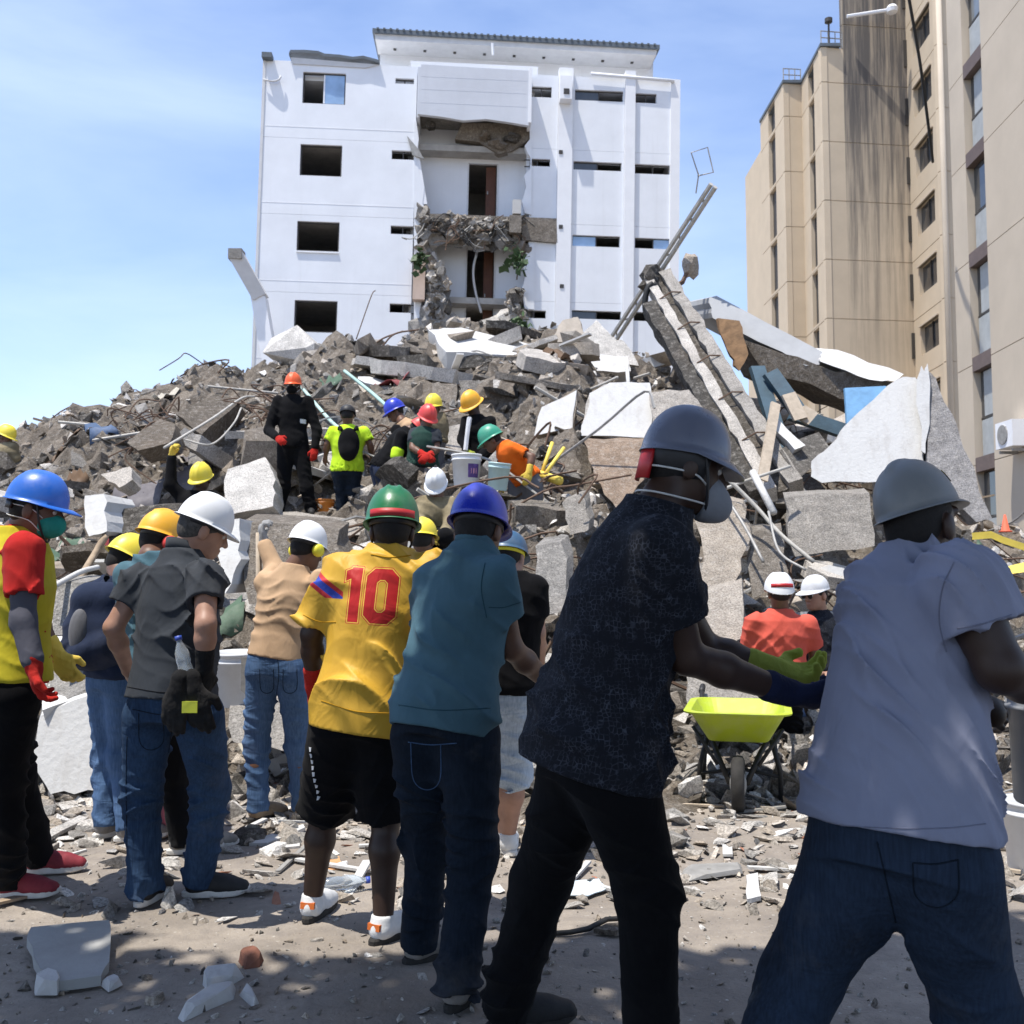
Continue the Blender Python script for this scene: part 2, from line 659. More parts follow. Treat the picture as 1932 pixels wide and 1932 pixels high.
# ------------------------------------------------------------------ hands, heads, helmets, shoes
def hand_prims(wr, fw, nrm, side, curl=0.6, fat=0.0, scale=1.0, spread=0.0):
    """wr wrist, fw along the hand, nrm palm normal (fingers curl to it), side +1/-1 where the thumb leaves"""
    fw = unit(fw); nrm = unit(nrm - (nrm @ fw) * fw); sd = np.cross(fw, nrm) * side
    M = np.stack([sd, fw, nrm], 1)
    k = scale
    P = [(p_cone(wr - fw * 0.03 * k, wr + fw * 0.01 * k, (0.027 + fat) * k, (0.027 + fat) * k, 0.03), 0.02)]
    P.append((p_ell(wr + fw * 0.052 * k, ((0.043 + fat) * k, 0.056 * k, (0.018 + fat) * k), M, 0.03), 0.02))
    for i, (off, ln) in enumerate(((0.031, 0.074), (0.0105, 0.083), (-0.0105, 0.077), (-0.031, 0.06))):
        a = wr + (fw * (0.086 - 0.004 * abs(i - 1)) + sd * off) * k
        c = curl * (0.9 + 0.12 * i)
        d1 = unit(fw * math.cos(c * 0.6) + nrm * math.sin(c * 0.6) + sd * spread * (1 - i * 0.66))
        d2 = unit(fw * math.cos(c * 1.5) + nrm * math.sin(c * 1.5))
        d3 = unit(fw * math.cos(c * 2.2) + nrm * math.sin(c * 2.2))
        b = a + d1 * ln * 0.45 * k; e = b + d2 * ln * 0.33 * k; f = e + d3 * ln * 0.25 * k
        rr = (0.0092 + fat * 0.7) * k
        P.append((p_cone(a - fw * 0.012 * k, b, rr * 1.08, rr, 0.02), 0.006))
        P.append((p_cone(b, e, rr, rr * 0.92, 0.02), 0.004))
        P.append((p_cone(e, f, rr * 0.92, rr * 0.78, 0.02), 0.004))
    a = wr + (fw * 0.03 + sd * 0.034) * k
    b = a + unit(sd * 0.7 + fw * 0.75 + nrm * 0.35) * 0.042 * k
    e = b + unit(fw * 0.9 + nrm * (0.3 + 0.4 * curl) + sd * 0.1) * 0.034 * k
    P.append((p_cone(a - sd * 0.01 * k, b, (0.0135 + fat * 0.7) * k, (0.0115 + fat * 0.7) * k, 0.03), 0.012))
    P.append((p_cone(b, e, (0.0112 + fat * 0.7) * k, (0.0092 + fat * 0.7) * k, 0.02), 0.004))
    return P


def head_frame(yaw, pitch, roll=0.0):
    y, p, r = R(yaw), R(pitch), R(roll)
    f = np.array((math.sin(y) * math.cos(p), math.cos(y) * math.cos(p), -math.sin(p)))
    x = np.array((math.cos(y), -math.sin(y), 0.0))
    u = np.cross(x, f)
    x2 = x * math.cos(r) + u * math.sin(r)
    u2 = u * math.cos(r) - x * math.sin(r)
    return np.stack([x2, f, u2], 1)


def head_prims(c, M, nk, s=1.0, neck=0.056):
    T = lambda x, y, z: np.asarray(c) + M @ (np.array((x, y, z)) * s)
    P = [(p_ell(T(0, -0.012, 0.03), np.array((0.075, 0.097, 0.088)) * s, M), 0),
         (p_ell(T(0, 0.03, -0.035), np.array((0.062, 0.066, 0.08)) * s, M), 0.03),
         (p_ell(T(0, 0.056, -0.088), np.array((0.034, 0.036, 0.028)) * s, M), 0.03),
         (p_cone(T(0, 0.092, 0.012), T(0, 0.114, -0.026), 0.0095 * s, 0.013 * s, 0.03), 0.014),
         (p_ell(T(0.017, 0.098, -0.031), np.array((0.009, 0.011, 0.009)) * s, M), 0.006),
         (p_ell(T(-0.017, 0.098, -0.031), np.array((0.009, 0.011, 0.009)) * s, M), 0.006),
         (p_ell(T(0, 0.092, -0.058), np.array((0.024, 0.012, 0.0065)) * s, M), 0.006),
         (p_ell(T(0, 0.091, -0.07), np.array((0.021, 0.012, 0.0075)) * s, M), 0.006),
         (p_cone(T(-0.045, 0.082, 0.026), T(0.045, 0.082, 0.026), 0.012 * s, 0.012 * s, 0.03), 0.02)]
    for sd in (-1, 1):
        P.append((p_ell(T(sd * 0.079, -0.012, -0.014), np.array((0.011, 0.022, 0.034)) * s, M), 0.006))
    P.append((p_cone(T(0, -0.028, -0.055), nk, neck * s, neck * 1.12 * s), 0.035))
    cuts = [p_ell(T(sd * 0.031, 0.102, 0.004), np.array((0.019, 0.013, 0.011)) * s, M, 0.02) for sd in (-1, 1)]
    return P, cuts


def helmet_mesh(a=0.102, b=0.126, hgt=0.125, rim=0.012, visor=0.05, ridge=0.004, ridges=(0.0,), rw=0.016, droop=0.012, drop_back=0.0, n=56):
    """hard hat shell in head axes: x right, y forward, z up; brim plane at z = 0"""
    V, rings = [], []
    ths = np.linspace(0, math.pi / 2, 15)
    ph = np.linspace(0, 2 * math.pi, n, endpoint=False)
    sp, cp_ = np.sin(ph), np.cos(ph)

    def ring(x, y, z):
        rings.append(list(range(len(V), len(V) + n)))
        for i in range(n): V.append((x[i], y[i], z[i]))
    for th in ths[1:]:
        s_, c_ = math.sin(th) ** 0.86, math.cos(th)
        x, y, z = a * s_ * sp, b * s_ * cp_, np.full(n, hgt * c_)
        for rx in ridges:
            lift = ridge * np.exp(-((x - rx) / rw) ** 4) * (y > -0.6 * b) * min(1, c_ * 4)
            z = z + lift * 0.9; y = y * (1 + lift * 2)
        z = z + np.minimum(0, cp_) * drop_back * (th / (math.pi / 2)) ** 3
        ring(x, y, z)
    vis = rim + (visor - rim) * np.clip(cp_, 0, 1) ** 1.6
    for q, dz in ((0.35, -0.001), (1.0, -droop), (1.02, -droop - 0.004), (0.35, -0.008)):
        k = vis * q
        x, y = (a + k * 0.75) * sp, (b + k) * cp_
        z = np.full(n, 0.0) + dz * (0.4 + 0.9 * np.clip(cp_, 0, 1)) + np.minimum(0, cp_) * drop_back
        ring(x, y, z)
    for th in ths[::-1][:-1]:
        s_, c_ = math.sin(th) ** 0.86, math.cos(th)
        z = np.full(n, (hgt - 0.006) * c_ - 0.002) + np.minimum(0, cp_) * drop_back * (th / (math.pi / 2)) ** 3
        ring((a - 0.006) * s_ * sp, (b - 0.006) * s_ * cp_, z)
    F = []
    top = len(V); V.append((0, 0, hgt + (ridge if 0.0 in ridges else 0)))
    bot = len(V); V.append((0, 0, hgt - 0.008))
    for i in range(n): F.append((top, rings[0][i], rings[0][(i + 1) % n]))
    for r0, r1 in zip(rings[:-1], rings[1:]):
        for i in range(n):
            F.append((r0[i], r1[i], r1[(i + 1) % n], r0[(i + 1) % n]))
    for i in range(n): F.append((bot, rings[-1][(i + 1) % n], rings[-1][i]))
    return V, F


def frame_mesh(name, V, F, c, M, mat, parent, loc, smooth=True, sc=1.0):
    V = np.asarray(V, float) * sc
    W = (M @ V.T).T + np.asarray(c) - np.asarray(loc)
    me = bpy.data.meshes.new(name)
    me.from_pydata([tuple(p) for p in W], [], F)
    me.polygons.foreach_set('use_smooth', np.full(len(me.polygons), smooth))
    me.update()
    return new_obj(name, me, mat, parent)


def band_mesh(a, b, z0, z1, ph0, ph1, th=0.004, n=28):
    """strip of an elliptic cylinder in head axes"""
    V, F = [], []
    for i in range(n + 1):
        p = ph0 + (ph1 - ph0) * i / n
        for k in (0, th):
            for z in (z0, z1):
                V.append(((a + k) * math.sin(p), (b + k) * math.cos(p), z))
    for i in range(n):
        o = i * 4
        F += [(o + 2, o + 6, o + 7, o + 3), (o, o + 1, o + 5, o + 4), (o + 1, o + 3, o + 7, o + 5), (o, o + 4, o + 6, o + 2)]
    F += [(0, 2, 3, 1), (n * 4, n * 4 + 1, n * 4 + 3, n * 4 + 2)]
    return V, F


def shoe_parts(heel, ang, scale, h, upper_mat, sole_mat, parent, loc, tilt=0.0, accent=None, boot=0.0):
    a = R(ang)
    f = np.array((math.sin(a), math.cos(a), 0.0)); x = np.array((math.cos(a), -math.sin(a), 0.0)); u = np.array((0, 0, 1.0))
    if tilt:
        tr = R(tilt)
        f, u = f * math.cos(tr) - u * math.sin(tr), u * math.cos(tr) + f * math.sin(tr)
    M = np.stack([x, f, u], 1)
    k = scale
    T = lambda X, Y, Z: np.asarray(heel) + M @ (np.array((X, Y, Z)) * k)
    up = [(p_cone(T(0, 0.035, 0.05), T(0, 0.19, 0.035), 0.041 * k, 0.037 * k), 0),
          (p_cone(T(0, 0.15, 0.036), T(0.004, 0.235, 0.03), 0.042 * k, 0.034 * k), 0.03),
          (p_cone(T(0, 0.04, 0.06), T(0, 0.045, 0.095 + boot), 0.039 * k, 0.043 * k), 0.03),
          (p_cone(T(0, 0.09, 0.075), T(0, 0.17, 0.055), 0.03 * k, 0.026 * k), 0.03)]
    hs = halfspace(T(0, 0, 0.022), -u); ht = halfspace(T(0, 0.045, 0.108 + boot), u)

    def post(D, X, Y, Z):
        np.maximum(D, hs(X, Y, Z), out=D); np.maximum(D, ht(X, Y, Z), out=D)
    V, F = field(up, h, (), post)
    o = new_obj('shoe', mesh_np('shoe', V - loc, F), upper_mat, parent)
    # sole: outline polygon extruded
    out = []
    for t in np.linspace(0, 2 * math.pi, 28, endpoint=False):
        yy = 0.125 + 0.147 * math.cos(t)
        wd = 0.047 if yy > 0.15 else 0.040
        wd = wd if yy < 0.2 else 0.049
        out.append((wd * math.copysign(abs(math.sin(t)) ** 0.7, math.sin(t)), yy))
    mb = MB()
    lv = []
    for g, z in ((0.94, 0.0), (1.0, 0.006), (1.0, 0.022), (0.95, 0.029)):
        lv.append([T(px * g, 0.125 + (py - 0.125) * g, z + (0.012 * max(0, (py - 0.2) / 0.07) ** 2 if py > 0.2 else 0)) - loc for px, py in out])
    n = len(out)
    mb.add([p for l in lv for p in l],
           [tuple(range(n - 1, -1, -1)), tuple(range(3 * n, 4 * n))] + [(l * n + i, l * n + (i + 1) % n, (l + 1) * n + (i + 1) % n, (l + 1) * n + i) for l in range(3) for i in range(n)])
    mb.build('sole', sole_mat, o, smooth=False)
    if accent is not None:
        mb = MB()
        mb.prism([T(-0.03, -0.008, 0.058) - loc, T(0.03, -0.008, 0.058) - loc, T(0.03, -0.005, 0.082) - loc, T(-0.03, -0.005, 0.082) - loc], M @ np.array((0, 0.03 * k, 0)))
        mb.build('heel_patch', accent, o)
    return o


# ------------------------------------------------------------------ a dressed figure
BULK = dict(W=[0.14, 0.17, 0.155, 0.175, 0.155, 0.085, 0.06], D=[0.10, 0.118, 0.108, 0.122, 0.105, 0.075, 0.055])


def bulk(w=1.0, d=1.0, belly=0.0):
    W = [v * w for v in BULK['W']]; D = [v * d for v in BULK['D']]
    W[2] += belly * 0.6; D[2] += belly; D[1] += belly * 0.5; W[1] += belly * 0.4
    return W, D


def person(label, d, J, cfg, group=None):
    """J: joints as (px, py, extra depth); a = limb on the picture's left, b = on its right"""
    h = cfg.get('h', 0.007)
    hs = cfg.get('hs', min(h, 0.005))
    S = cfg.get('scale', 1.0)
    fig = {}
    for k, v in J.items():
        if k.startswith('ft'): continue
        fig[k] = at(v[0], v[1], d + (v[2] if len(v) > 2 else 0.0))
    feet = {}
    for sd in 'ab':
        v = J.get('ft' + sd)
        if v is None: continue
        feet[sd] = (gnd(v[0], v[1]) if len(v) < 4 else at(v[0], v[1], v[3]), v[2])
        fig['an' + sd] = feet[sd][0] + np.array((0, 0, 0.085 * S)) + 0.05 * S * np.array((math.sin(R(v[2])), math.cos(R(v[2])), 0))
        if 'kn' + sd in J:
            kv = J['kn' + sd]
            fig['kn' + sd] = at(kv[0], kv[1], (fig['hip' + sd][1] + fig['an' + sd][1]) / 2 + (kv[2] if len(kv) > 2 else 0.0))
    base = fig['pv'].copy()
    if feet: base = np.mean([f[0] for f in feet.values()], 0)
    loc = base
    root = empty('person', loc)
    tag(root, label, 'person', group)
    sk = cfg['skin']
    W, D = cfg.get('bulk', bulk())
    W = [w * S for w in W]; D = [q * S for q in D]
    tor = Torso(fig['pv'], fig['nk'], fig['hipb'] - fig['hipa'], fig['shb'] - fig['sha'], W, D, cfg.get('bend', 0.0))
    armk = cfg.get('arm', 1.0) * S
    legk = cfg.get('leg', 1.0) * S
    top, bot = cfg.get('top'), cfg.get('bottom')
    # ---- the body: one surface from head to ankles
    hc = fig['hd']; HM = head_frame(*cfg['face'])
    hp, hcut = head_prims(hc, HM, fig['nk'], S * cfg.get('head', 1.0))
    bl = legk * (0.86 if (bot and bot.get('len', 1.0) >= 1.0) else 1.0)
    bp = [(tor.prim(-0.03), 0)]
    for sd in 'ab':
        bp.append((p_cone(fig['sh' + sd], fig['el' + sd], 0.05 * armk, 0.04 * armk), 0.04))
        bp.append((p_cone(fig['el' + sd], fig['el' + sd] * 0.65 + fig['wr' + sd] * 0.35, 0.04 * armk, 0.041 * armk), 0.02))
        bp.append((p_cone(fig['el' + sd] * 0.65 + fig['wr' + sd] * 0.35, fig['wr' + sd], 0.041 * armk, 0.027 * armk), 0.02))
        if 'kn' + sd in fig and 'an' + sd in fig:
            kn, an = fig['kn' + sd], fig['an' + sd]
            bp.append((p_cone(fig['hip' + sd], kn, 0.082 * bl, 0.053 * bl), 0.05))
            cf = kn * 0.68 + an * 0.32 + np.array((0, -0.012, 0))
            bp.append((p_cone(kn, cf, 0.05 * bl, 0.054 * bl), 0.03))
            bp.append((p_cone(cf, an, 0.054 * bl, 0.036 * bl), 0.03))
    Vb, Fb = field(bp, h * 1.25)
    Vh, Fh = field(hp, hs, hcut)
    Vs, Fs = [Vb, Vh], [Fb, Fh + len(Vb)]
    nv = len(Vb) + len(Vh)
    glv = cfg.get('gloves', {})
    hands = cfg.get('hands', {})
    for sd in 'ab':
        hd = hands.get(sd)
        if hd is None:
            fw = unit(fig['wr' + sd] - fig['el' + sd]); hd = dict(fw=fw, nrm=(0.2 if sd == 'a' else -0.2, 0.6, -0.3), side=1 if sd == 'a' else -1)
        fw = np.asarray(hd.get('fw', unit(fig['wr' + sd] - fig['el' + sd])), float)
        gm = glv.get(sd)
        P = hand_prims(fig['wr' + sd], fw, np.asarray(hd.get('nrm', (0, 1, -0.2)), float), hd.get('side', 1), hd.get('curl', 0.6), 0.004 if gm else 0.0, armk * cfg.get('handk', 1.0) * (1.06 if gm else 1.0))
        if gm:
            f2 = unit(fig['wr' + sd] - fig['el' + sd])
            P = P + [(p_cone(fig['wr' + sd] - f2 * 0.065 * S, fig['wr' + sd], 0.039 * armk, 0.031 * armk, 0.03), 0.012)]
            V, F = field(P, max(hs, 0.0045), (), make_folds(7, 0.0022, [((0.4, 0.2, 1), 0.03, 1.0)]))
            new_obj('glove', mesh_np('glove', V - loc, F), gm, root)
        else:
            V, F = field(P, max(hs * 0.9, 0.004))
            Vs.append(V); Fs.append(F + nv); nv += len(V)
    new_obj('body', mesh_np('body', np.concatenate(Vs) - loc, np.concatenate(Fs)), sk, root)

    HT = lambda x, y, z: hc + HM @ (np.array((x, y, z)) * S * cfg.get('head', 1.0))
    # ---- hair below the helmet
    if cfg.get('hair', True):
        hs_c = halfspace(HT(0, 0.045, 0), HM[:, 1]); hs_b = halfspace(HT(0, -0.05, -0.062), -(HM[:, 2] * 0.75 + HM[:, 1] * -0.3))

        def post(D_, x, y, z):
            np.maximum(D_, hs_c(x, y, z), out=D_); np.maximum(D_, hs_b(x, y, z), out=D_)
        V, F = field([(p_ell(HT(0, -0.012, 0.03), np.array((0.0795, 0.102, 0.092)) * S, HM), 0), (p_ell(HT(0, -0.05, -0.02), np.array((0.064, 0.056, 0.06)) * S, HM), 0.03)], hs * 1.2, (), post)
        new_obj('hair', mesh_np('hair', V - loc, F), cfg.get('hairmat', MATS['hair']), root)
    if cfg.get('eyes'):
        for sd in (-1, 1):
            mb = MB(); M4 = Matrix([list(r) for r in HM])
            prof = [(0.0001, -0.012)] + [(0.012 * math.cos(t), 0.012 * math.sin(t)) for t in np.linspace(-1.2, 1.2, 7)] + [(0.0001, 0.012)]
            mb.lathe(prof, HT(sd * 0.031, 0.081, 0.004) - loc, 12, M4)
            mb.build('eye', MATS['eye'], root, smooth=True)
    # ---- upper garment
    def sleeved(t_, grow, sleeve, hem, mat, name, folds, flare=0.04, armgrow=0.016, neck_cut=True, t1=1.03):
        pr = [(tor.prim(grow, hem, t1, flare, hollow=0.018), 0)]
        for sd in 'ab':
            sh, el, wr = fig['sh' + sd], fig['el' + sd], fig['wr' + sd]
            if sleeve is None: continue
            if sleeve <= 1.0:
                e = sh + (el - sh) * sleeve
                pr.append((p_tube(sh, e, (0.055 + armgrow) * armk, (0.048 + armgrow) * armk, 0.012), 0.045))
            else:
                e = el + (wr - el) * min(1.0, (sleeve - 1.0))
                pr.append((p_cone(sh, el, (0.055 + armgrow) * armk, (0.044 + armgrow) * armk), 0.045))
                pr.append((p_cone(el, e, (0.044 + armgrow) * armk, (0.032 + armgrow) * armk), 0.03))
        cuts = []

        def post(D_, x, y, z):
            if folds: folds(D_, x, y, z)
            if neck_cut:
                c = fig['nk'] + unit(hc - fig['nk']) * 0.03
                q = np.sqrt((x - c[0]) ** 2 + (y - c[1]) ** 2 + (z - c[2]) ** 2) - 0.062 * S
                np.maximum(D_, -q, out=D_)
        V, F = field(pr, h, cuts, post)
        if h < 0.011: V, F = drop_islands(V, F)
        return new_obj(name, mesh_np(name, V - loc, F), mat, root)
    seed = cfg.get('seed', 1)
    if top:
        fd = top.get('folds', ((0.5, 0.1, 0.9), (0.9, 0.0, -0.5)))
        am = top.get('amp', 0.011) * (1.45 if h < 0.012 else 0.7)
        foc = [(tor.pv + 0.12 * tor.ax, 0.16, top.get('waist', 0.9))] + [(fig['sh' + s_] * 0.7 + tor.pv * 0.3, 0.1, 0.6) for s_ in 'ab']
        fo = make_folds(seed, am * S, [(fd[0], top.get('lam', 0.085), 0.75), (fd[1], top.get('lam', 0.085) * 1.5, 0.6)], foc, None, top.get('warp', 1.0), (tor.pv + tor.ax * top.get('hem', -0.12), tor.u))
        so = sleeved(0, top.get('ease', 0.014), top.get('sleeve', 0.6), top.get('hem', -0.12), top['mat'], top.get('name', 'shirt'), fo, top.get('flare', 0.05), top.get('armgrow', 0.016))
        fig['shirt'] = so
        if top.get('collar'):
            M = np.stack([tor.r1, unit(np.cross(tor.u, tor.r1)), tor.u], 1)
            V, F = band_mesh(0.066, 0.074, -0.018, 0.03, 0, 2 * math.pi, 0.006)
            V = [(x * (1 - 0.0), y, z - 0.022 * (y / 0.07)) for x, y, z in V]
            frame_mesh('collar', V, F, fig['nk'] + tor.u * 0.012, M, top['collar'], so, loc - 0, sc=S)
    vest = cfg.get('vest')
    if vest:
        fo = make_folds(seed + 5, 0.006, [((0.3, 0.1, 0.9), 0.1, 0.8)])
        fig['vest'] = sleeved(0, vest.get('ease', 0.028), None, vest.get('hem', -0.05), vest['mat'], 'vest', fo, 0.05)
    # ---- lower garment
    if bot:
        ez = bot.get('ease', 0.013)
        frac = bot.get('len', 1.0)
        pr = [(tor.prim(0.002, -0.16, 0.2), 0)]
        for sd in 'ab':
            if 'kn' + sd not in fig: continue
            hp_, kn, an = fig['hip' + sd], fig['kn' + sd], fig['an' + sd]
            if frac <= 0.5:
                e = hp_ + (kn - hp_) * (frac / 0.5)
                pr.append((p_tube(hp_, e, (0.088 + ez) * legk, (0.068 + ez) * legk, 0.012), 0.06))
            elif frac < 1.0:
                e = kn + (an - kn) * ((frac - 0.5) / 0.5)
                pr.append((p_cone(hp_, kn, (0.088 + ez) * legk, (0.064 + ez) * legk), 0.06))
                pr.append((p_tube(kn, e, (0.064 + ez) * legk, (0.064 + ez) * legk, 0.012), 0.04))
            else:
                e = an + unit(an - kn) * 0.03 * S
                pr.append((p_cone(hp_, kn, (0.088 + ez) * legk, (0.056 + ez) * legk), 0.06))
                pr.append((p_tube(kn, e, (0.056 + ez) * legk, (0.046 + ez * bot.get('cuffk', 1.0)) * legk, 0.010), 0.05))
        foc = []
        for sd in 'ab':
            if 'kn' + sd in fig:
                foc += [(fig['kn' + sd], 0.12, 0.55), (fig['an' + sd] + np.array((0, 0, 0.06)), 0.12, 1.1 if frac >= 1 else 0), (fig['hip' + sd] + np.array((0, 0, -0.1)), 0.1, 0.4)]
        lm_ = bot.get('lam', 0.07)
        fo = make_folds(seed + 11, bot.get('amp', 0.0125 if h < 0.012 else 0.008) * S, [((0.35, 0.2, 1), lm_, 0.8), ((-0.6, 0.15, 0.8), lm_ * 1.5, 0.7)], foc, ztop=min(fig['hipa'][2], fig['hipb'][2]) - 0.03 * S)
        cuts = []
        post = fo
        V, F = field(pr, h, cuts, post)
        fig['trousers'] = new_obj(bot.get('name', 'trousers'), mesh_np('trousers', V - loc, F), bot['mat'], root)
    # ---- shoes
    sh = cfg.get('shoes')
    if sh:
        for sd, (p, ang) in feet.items():
            shoe_parts(p, ang, S * sh.get('k', 1.0), max(h, 0.006), sh['mat'], sh['sole'], root, loc, sh.get('tilt', {}).get(sd, 0.0), sh.get('accent'), sh.get('boot', 0.0))
    # ---- helmet
    he = cfg.get('helmet')
    if he:
        V, F = helmet_mesh(**he.get('shape', {}))
        hm = head_frame(cfg['face'][0], cfg['face'][1] + he.get('tip', 0), (cfg['face'][2] if len(cfg['face']) > 2 else 0) + he.get('roll', 0))
        hc2 = HT(0, -0.008, he.get('z', 0.028))
        k = he.get('k', 1.0) * S
        ho = frame_mesh('helmet', V, F, hc2, hm, he['mat'], root, loc, sc=k)
        fig['helmet'] = ho
        fig['hframe'] = (hc2, hm, k)
        if he.get('band'):
            V, F = band_mesh(0.084, 0.104, -0.02, 0.012, 0, 2 * math.pi, 0.004)
            frame_mesh('headband', V, F, hc2, hm, he['band'], ho, loc, sc=k)
        if he.get('strap'):
            pts = [HT(sx * 0.086, 0.02, 0.03) for sx in (1,)] + [HT(0.078, 0.045, -0.05), HT(0.03, 0.07, -0.118), HT(-0.03, 0.07, -0.118), HT(-0.078, 0.045, -0.05), HT(-0.086, 0.02, 0.03)]
            mb = MB(); mb.tube([p - loc for p in curve_pts(pts, 5)], 0.005 * S, 5)
            mb.build('chin_strap', he['strap'], ho, smooth=True)
        if he.get('back'):       # rear adjuster / strap seen below the shell
            V, F = band_mesh(0.088, 0.108, -0.045, -0.008, math.pi * 0.72, math.pi * 1.28, 0.008)
            frame_mesh('nape_strap', V, F, hc2, hm, he['back'], ho, loc, sc=k)
        if he.get('stripe'):
            V, F = band_mesh(0.1045, 0.1285, 0.002, 0.03, math.pi * 0.72, math.pi * 1.28, 0.003)
            frame_mesh('stripe', V, F, hc2, hm, he['stripe'], ho, loc, sc=k)
        for sx in he.get('muffs', ()):
            mb = MB(); M4 = Matrix([list(r) for r in hm]) @ Matrix.Rotation(math.pi / 2, 3, 'Y')
            mb.lathe([(0.001, -0.02), (0.034, -0.018), (0.04, -0.004), (0.038, 0.012), (0.026, 0.022), (0.001, 0.025)], HT(sx * 0.1, -0.005, -0.012) - loc, 18, M4)
            mb.build('ear_muff', he['muffmat'], ho, smooth=True)
    mk = cfg.get('mask')
    if mk:
        P = [(p_ell(HT(0, 0.058, -0.058), np.array((0.067, 0.066, 0.056)) * S, HM), 0), (p_ell(HT(0, 0.1, -0.045), np.array((0.03, 0.028, 0.036)) * S, HM), 0.03)]
        hsf = halfspace(HT(0, 0.035, 0), -HM[:, 1])

        def post(D_, x, y, z): np.maximum(D_, hsf(x, y, z), out=D_)
        V, F = field(P, hs * 1.1, (), post)
        mo = new_obj('face_mask', mesh_np('face_mask', V - loc, F), mk, root)
        for z0, z1 in ((-0.03, 0.0), (-0.085, -0.05)):
            mb = MB()
            mb.tube([p - loc for p in curve_pts([HT(0.062, 0.05, z0), HT(0.081, 0.0, z1), HT(0.062, -0.085, z1 + 0.005), HT(0, -0.112, z1 + 0.01), HT(-0.062, -0.085, z1 + 0.005), HT(-0.081, 0.0, z1), HT(-0.062, 0.05, z0)], 5)], 0.0025, 5)
            mb.build('mask_strap', MATS['strap_white'], mo, smooth=True)
    fig['root'], fig['loc'], fig['tor'], fig['HT'], fig['HM'] = root, loc, tor, HT, HM
    return fig


def project(o, pts, direction, off=0.003):
    """drop world points onto the surface of mesh object o along a direction"""
    me = o.data
    lc = Vector(o.parent.location) if o.parent else Vector((0, 0, 0))
    bv = BVHTree.FromPolygons([v.co[:] for v in me.vertices], [p.vertices[:] for p in me.polygons])
    out = []
    dr = Vector(unit(direction))
    for p in pts:
        q = Vector(p) - lc - dr * 1.0
        hit, nrm, idx, dist = bv.ray_cast(q, dr)
        if hit is None: continue
        out.append(np.array(hit + nrm * off + lc))
    return out


def seam(fig, garment, pix, r=0.0022, mat=None, name='seam', n=14):
    """stitched line on a garment, given where it runs in the picture plane at the garment's depth"""
    o = fig[garment]
    loc = fig['loc']
    P = [at(px, py, loc[1]) for px, py in pix]
    P = curve_pts(P, n) if len(P) > 2 else [P[0] + (P[1] - P[0]) * t for t in np.linspace(0, 1, n)]
    cam_p = np.array((0, 0, CAMH))
    me = o.data
    bv = BVHTree.FromPolygons([v.co[:] for v in me.vertices], [p.vertices[:] for p in me.polygons])
    out = []
    for p in P:
        dr = Vector(unit(p - cam_p))
        hit, nrm, idx, dist = bv.ray_cast(Vector(cam_p - loc), dr)
        if hit is not None: out.append(np.array(hit + nrm * 0.0005))
    if len(out) > 2:
        mb = MB(); mb.tube(out, r, 5)
        mb.build(name, mat, o, smooth=True)
# ------------------------------------------------------------------ materials of the place
def ground_mat():
    m = NT('dusty_ground')
    v = m.coord()
    a = m.noise(v, 0.9, 8, 0.65, 0.6)
    b = m.noise(v, 7, 8, 0.7, 0.2)
    g = m.noise(v, 60, 4, 0.7)
    c = m.ramp(a, [(0.28, (0.185, 0.160, 0.137)), (0.5, (0.31, 0.270, 0.228)), (0.75, (0.405, 0.355, 0.302))])
    c = m.mix(m.ramp(b, [(0.42, 0.0), (0.68, 0.6)]), c, (0.19, 0.17, 0.155))
    c = m.mix(m.ramp(g, [(0.62, 0.0), (0.72, 0.6)]), c, (0.12, 0.11, 0.10))
    c = m.mix(m.ramp(m.noise(v, 38, 3, 0.6), [(0.66, 0.0), (0.74, 0.7)]), c, (0.55, 0.52, 0.47))
    m.color(c)
    n1 = m.bump(b, 0.55, 0.05)
    n2 = m.bump(g, 0.5, 0.012, n1)
    m.l(n2, m.b.inputs['Normal'])
    return m.done(0.95, 0, 0.2)


def rubble_mat(name, base, spread=0.45, bump=0.6, white=0.0, brown=0.25):
    """broken concrete: tone differs from piece to piece, dust and pitting on every piece"""
    m = NT(name)
    v = m.coord()
    geo = m.n('ShaderNodeNewGeometry')
    oi = m.n('ShaderNodeObjectInfo')
    rnd = m.math('FRACT', m.math('ADD', geo.outputs['Random Per Island'], oi.outputs['Random']))
    lo, hi = mul(base, 1 - spread), mul(base, 1 + spread)
    stops = [(0.0, mul(lo, 0.8)), (0.25, lo), (0.5, mul((base[0] * 1.05, base[1] * 0.93, base[2] * 0.8), 1.0)), (0.78, hi), (1.0, mul(hi, 1.25))]
    c = m.ramp(rnd, stops)
    f = m.noise(v, 4, 8, 0.68, 0.3)
    c = m.mix(1.0, c, m.ramp(f, [(0.25, 0.55), (0.75, 1.2)]), 'MULTIPLY')
    f2 = m.noise(v, 16, 8, 0.75)
    c = m.mix(m.ramp(f2, [(0.5, 0.0), (0.72, 0.65)]), c, mul((0.46, 0.43, 0.39), 1.0))
    f4 = m.noise(v, 70, 5, 0.75)
    c = m.mix(1.0, c, m.ramp(f4, [(0.35, 0.45), (0.5, 1.0), (0.66, 1.45)]), 'MULTIPLY')
    if brown:
        f3 = m.noise(v, 1.1, 5, 0.6)
        c = m.mix(m.ramp(f3, [(0.5, 0.0), (0.75, brown)]), c, (0.19, 0.14, 0.10))
    m.color(c)
    n1 = m.bump(m.noise(v, 9, 8, 0.7), bump, 0.06)
    m.l(m.bump(f4, 0.7, 0.02, n1), m.b.inputs['Normal'])
    return m.done(0.95, 0, 0.2)


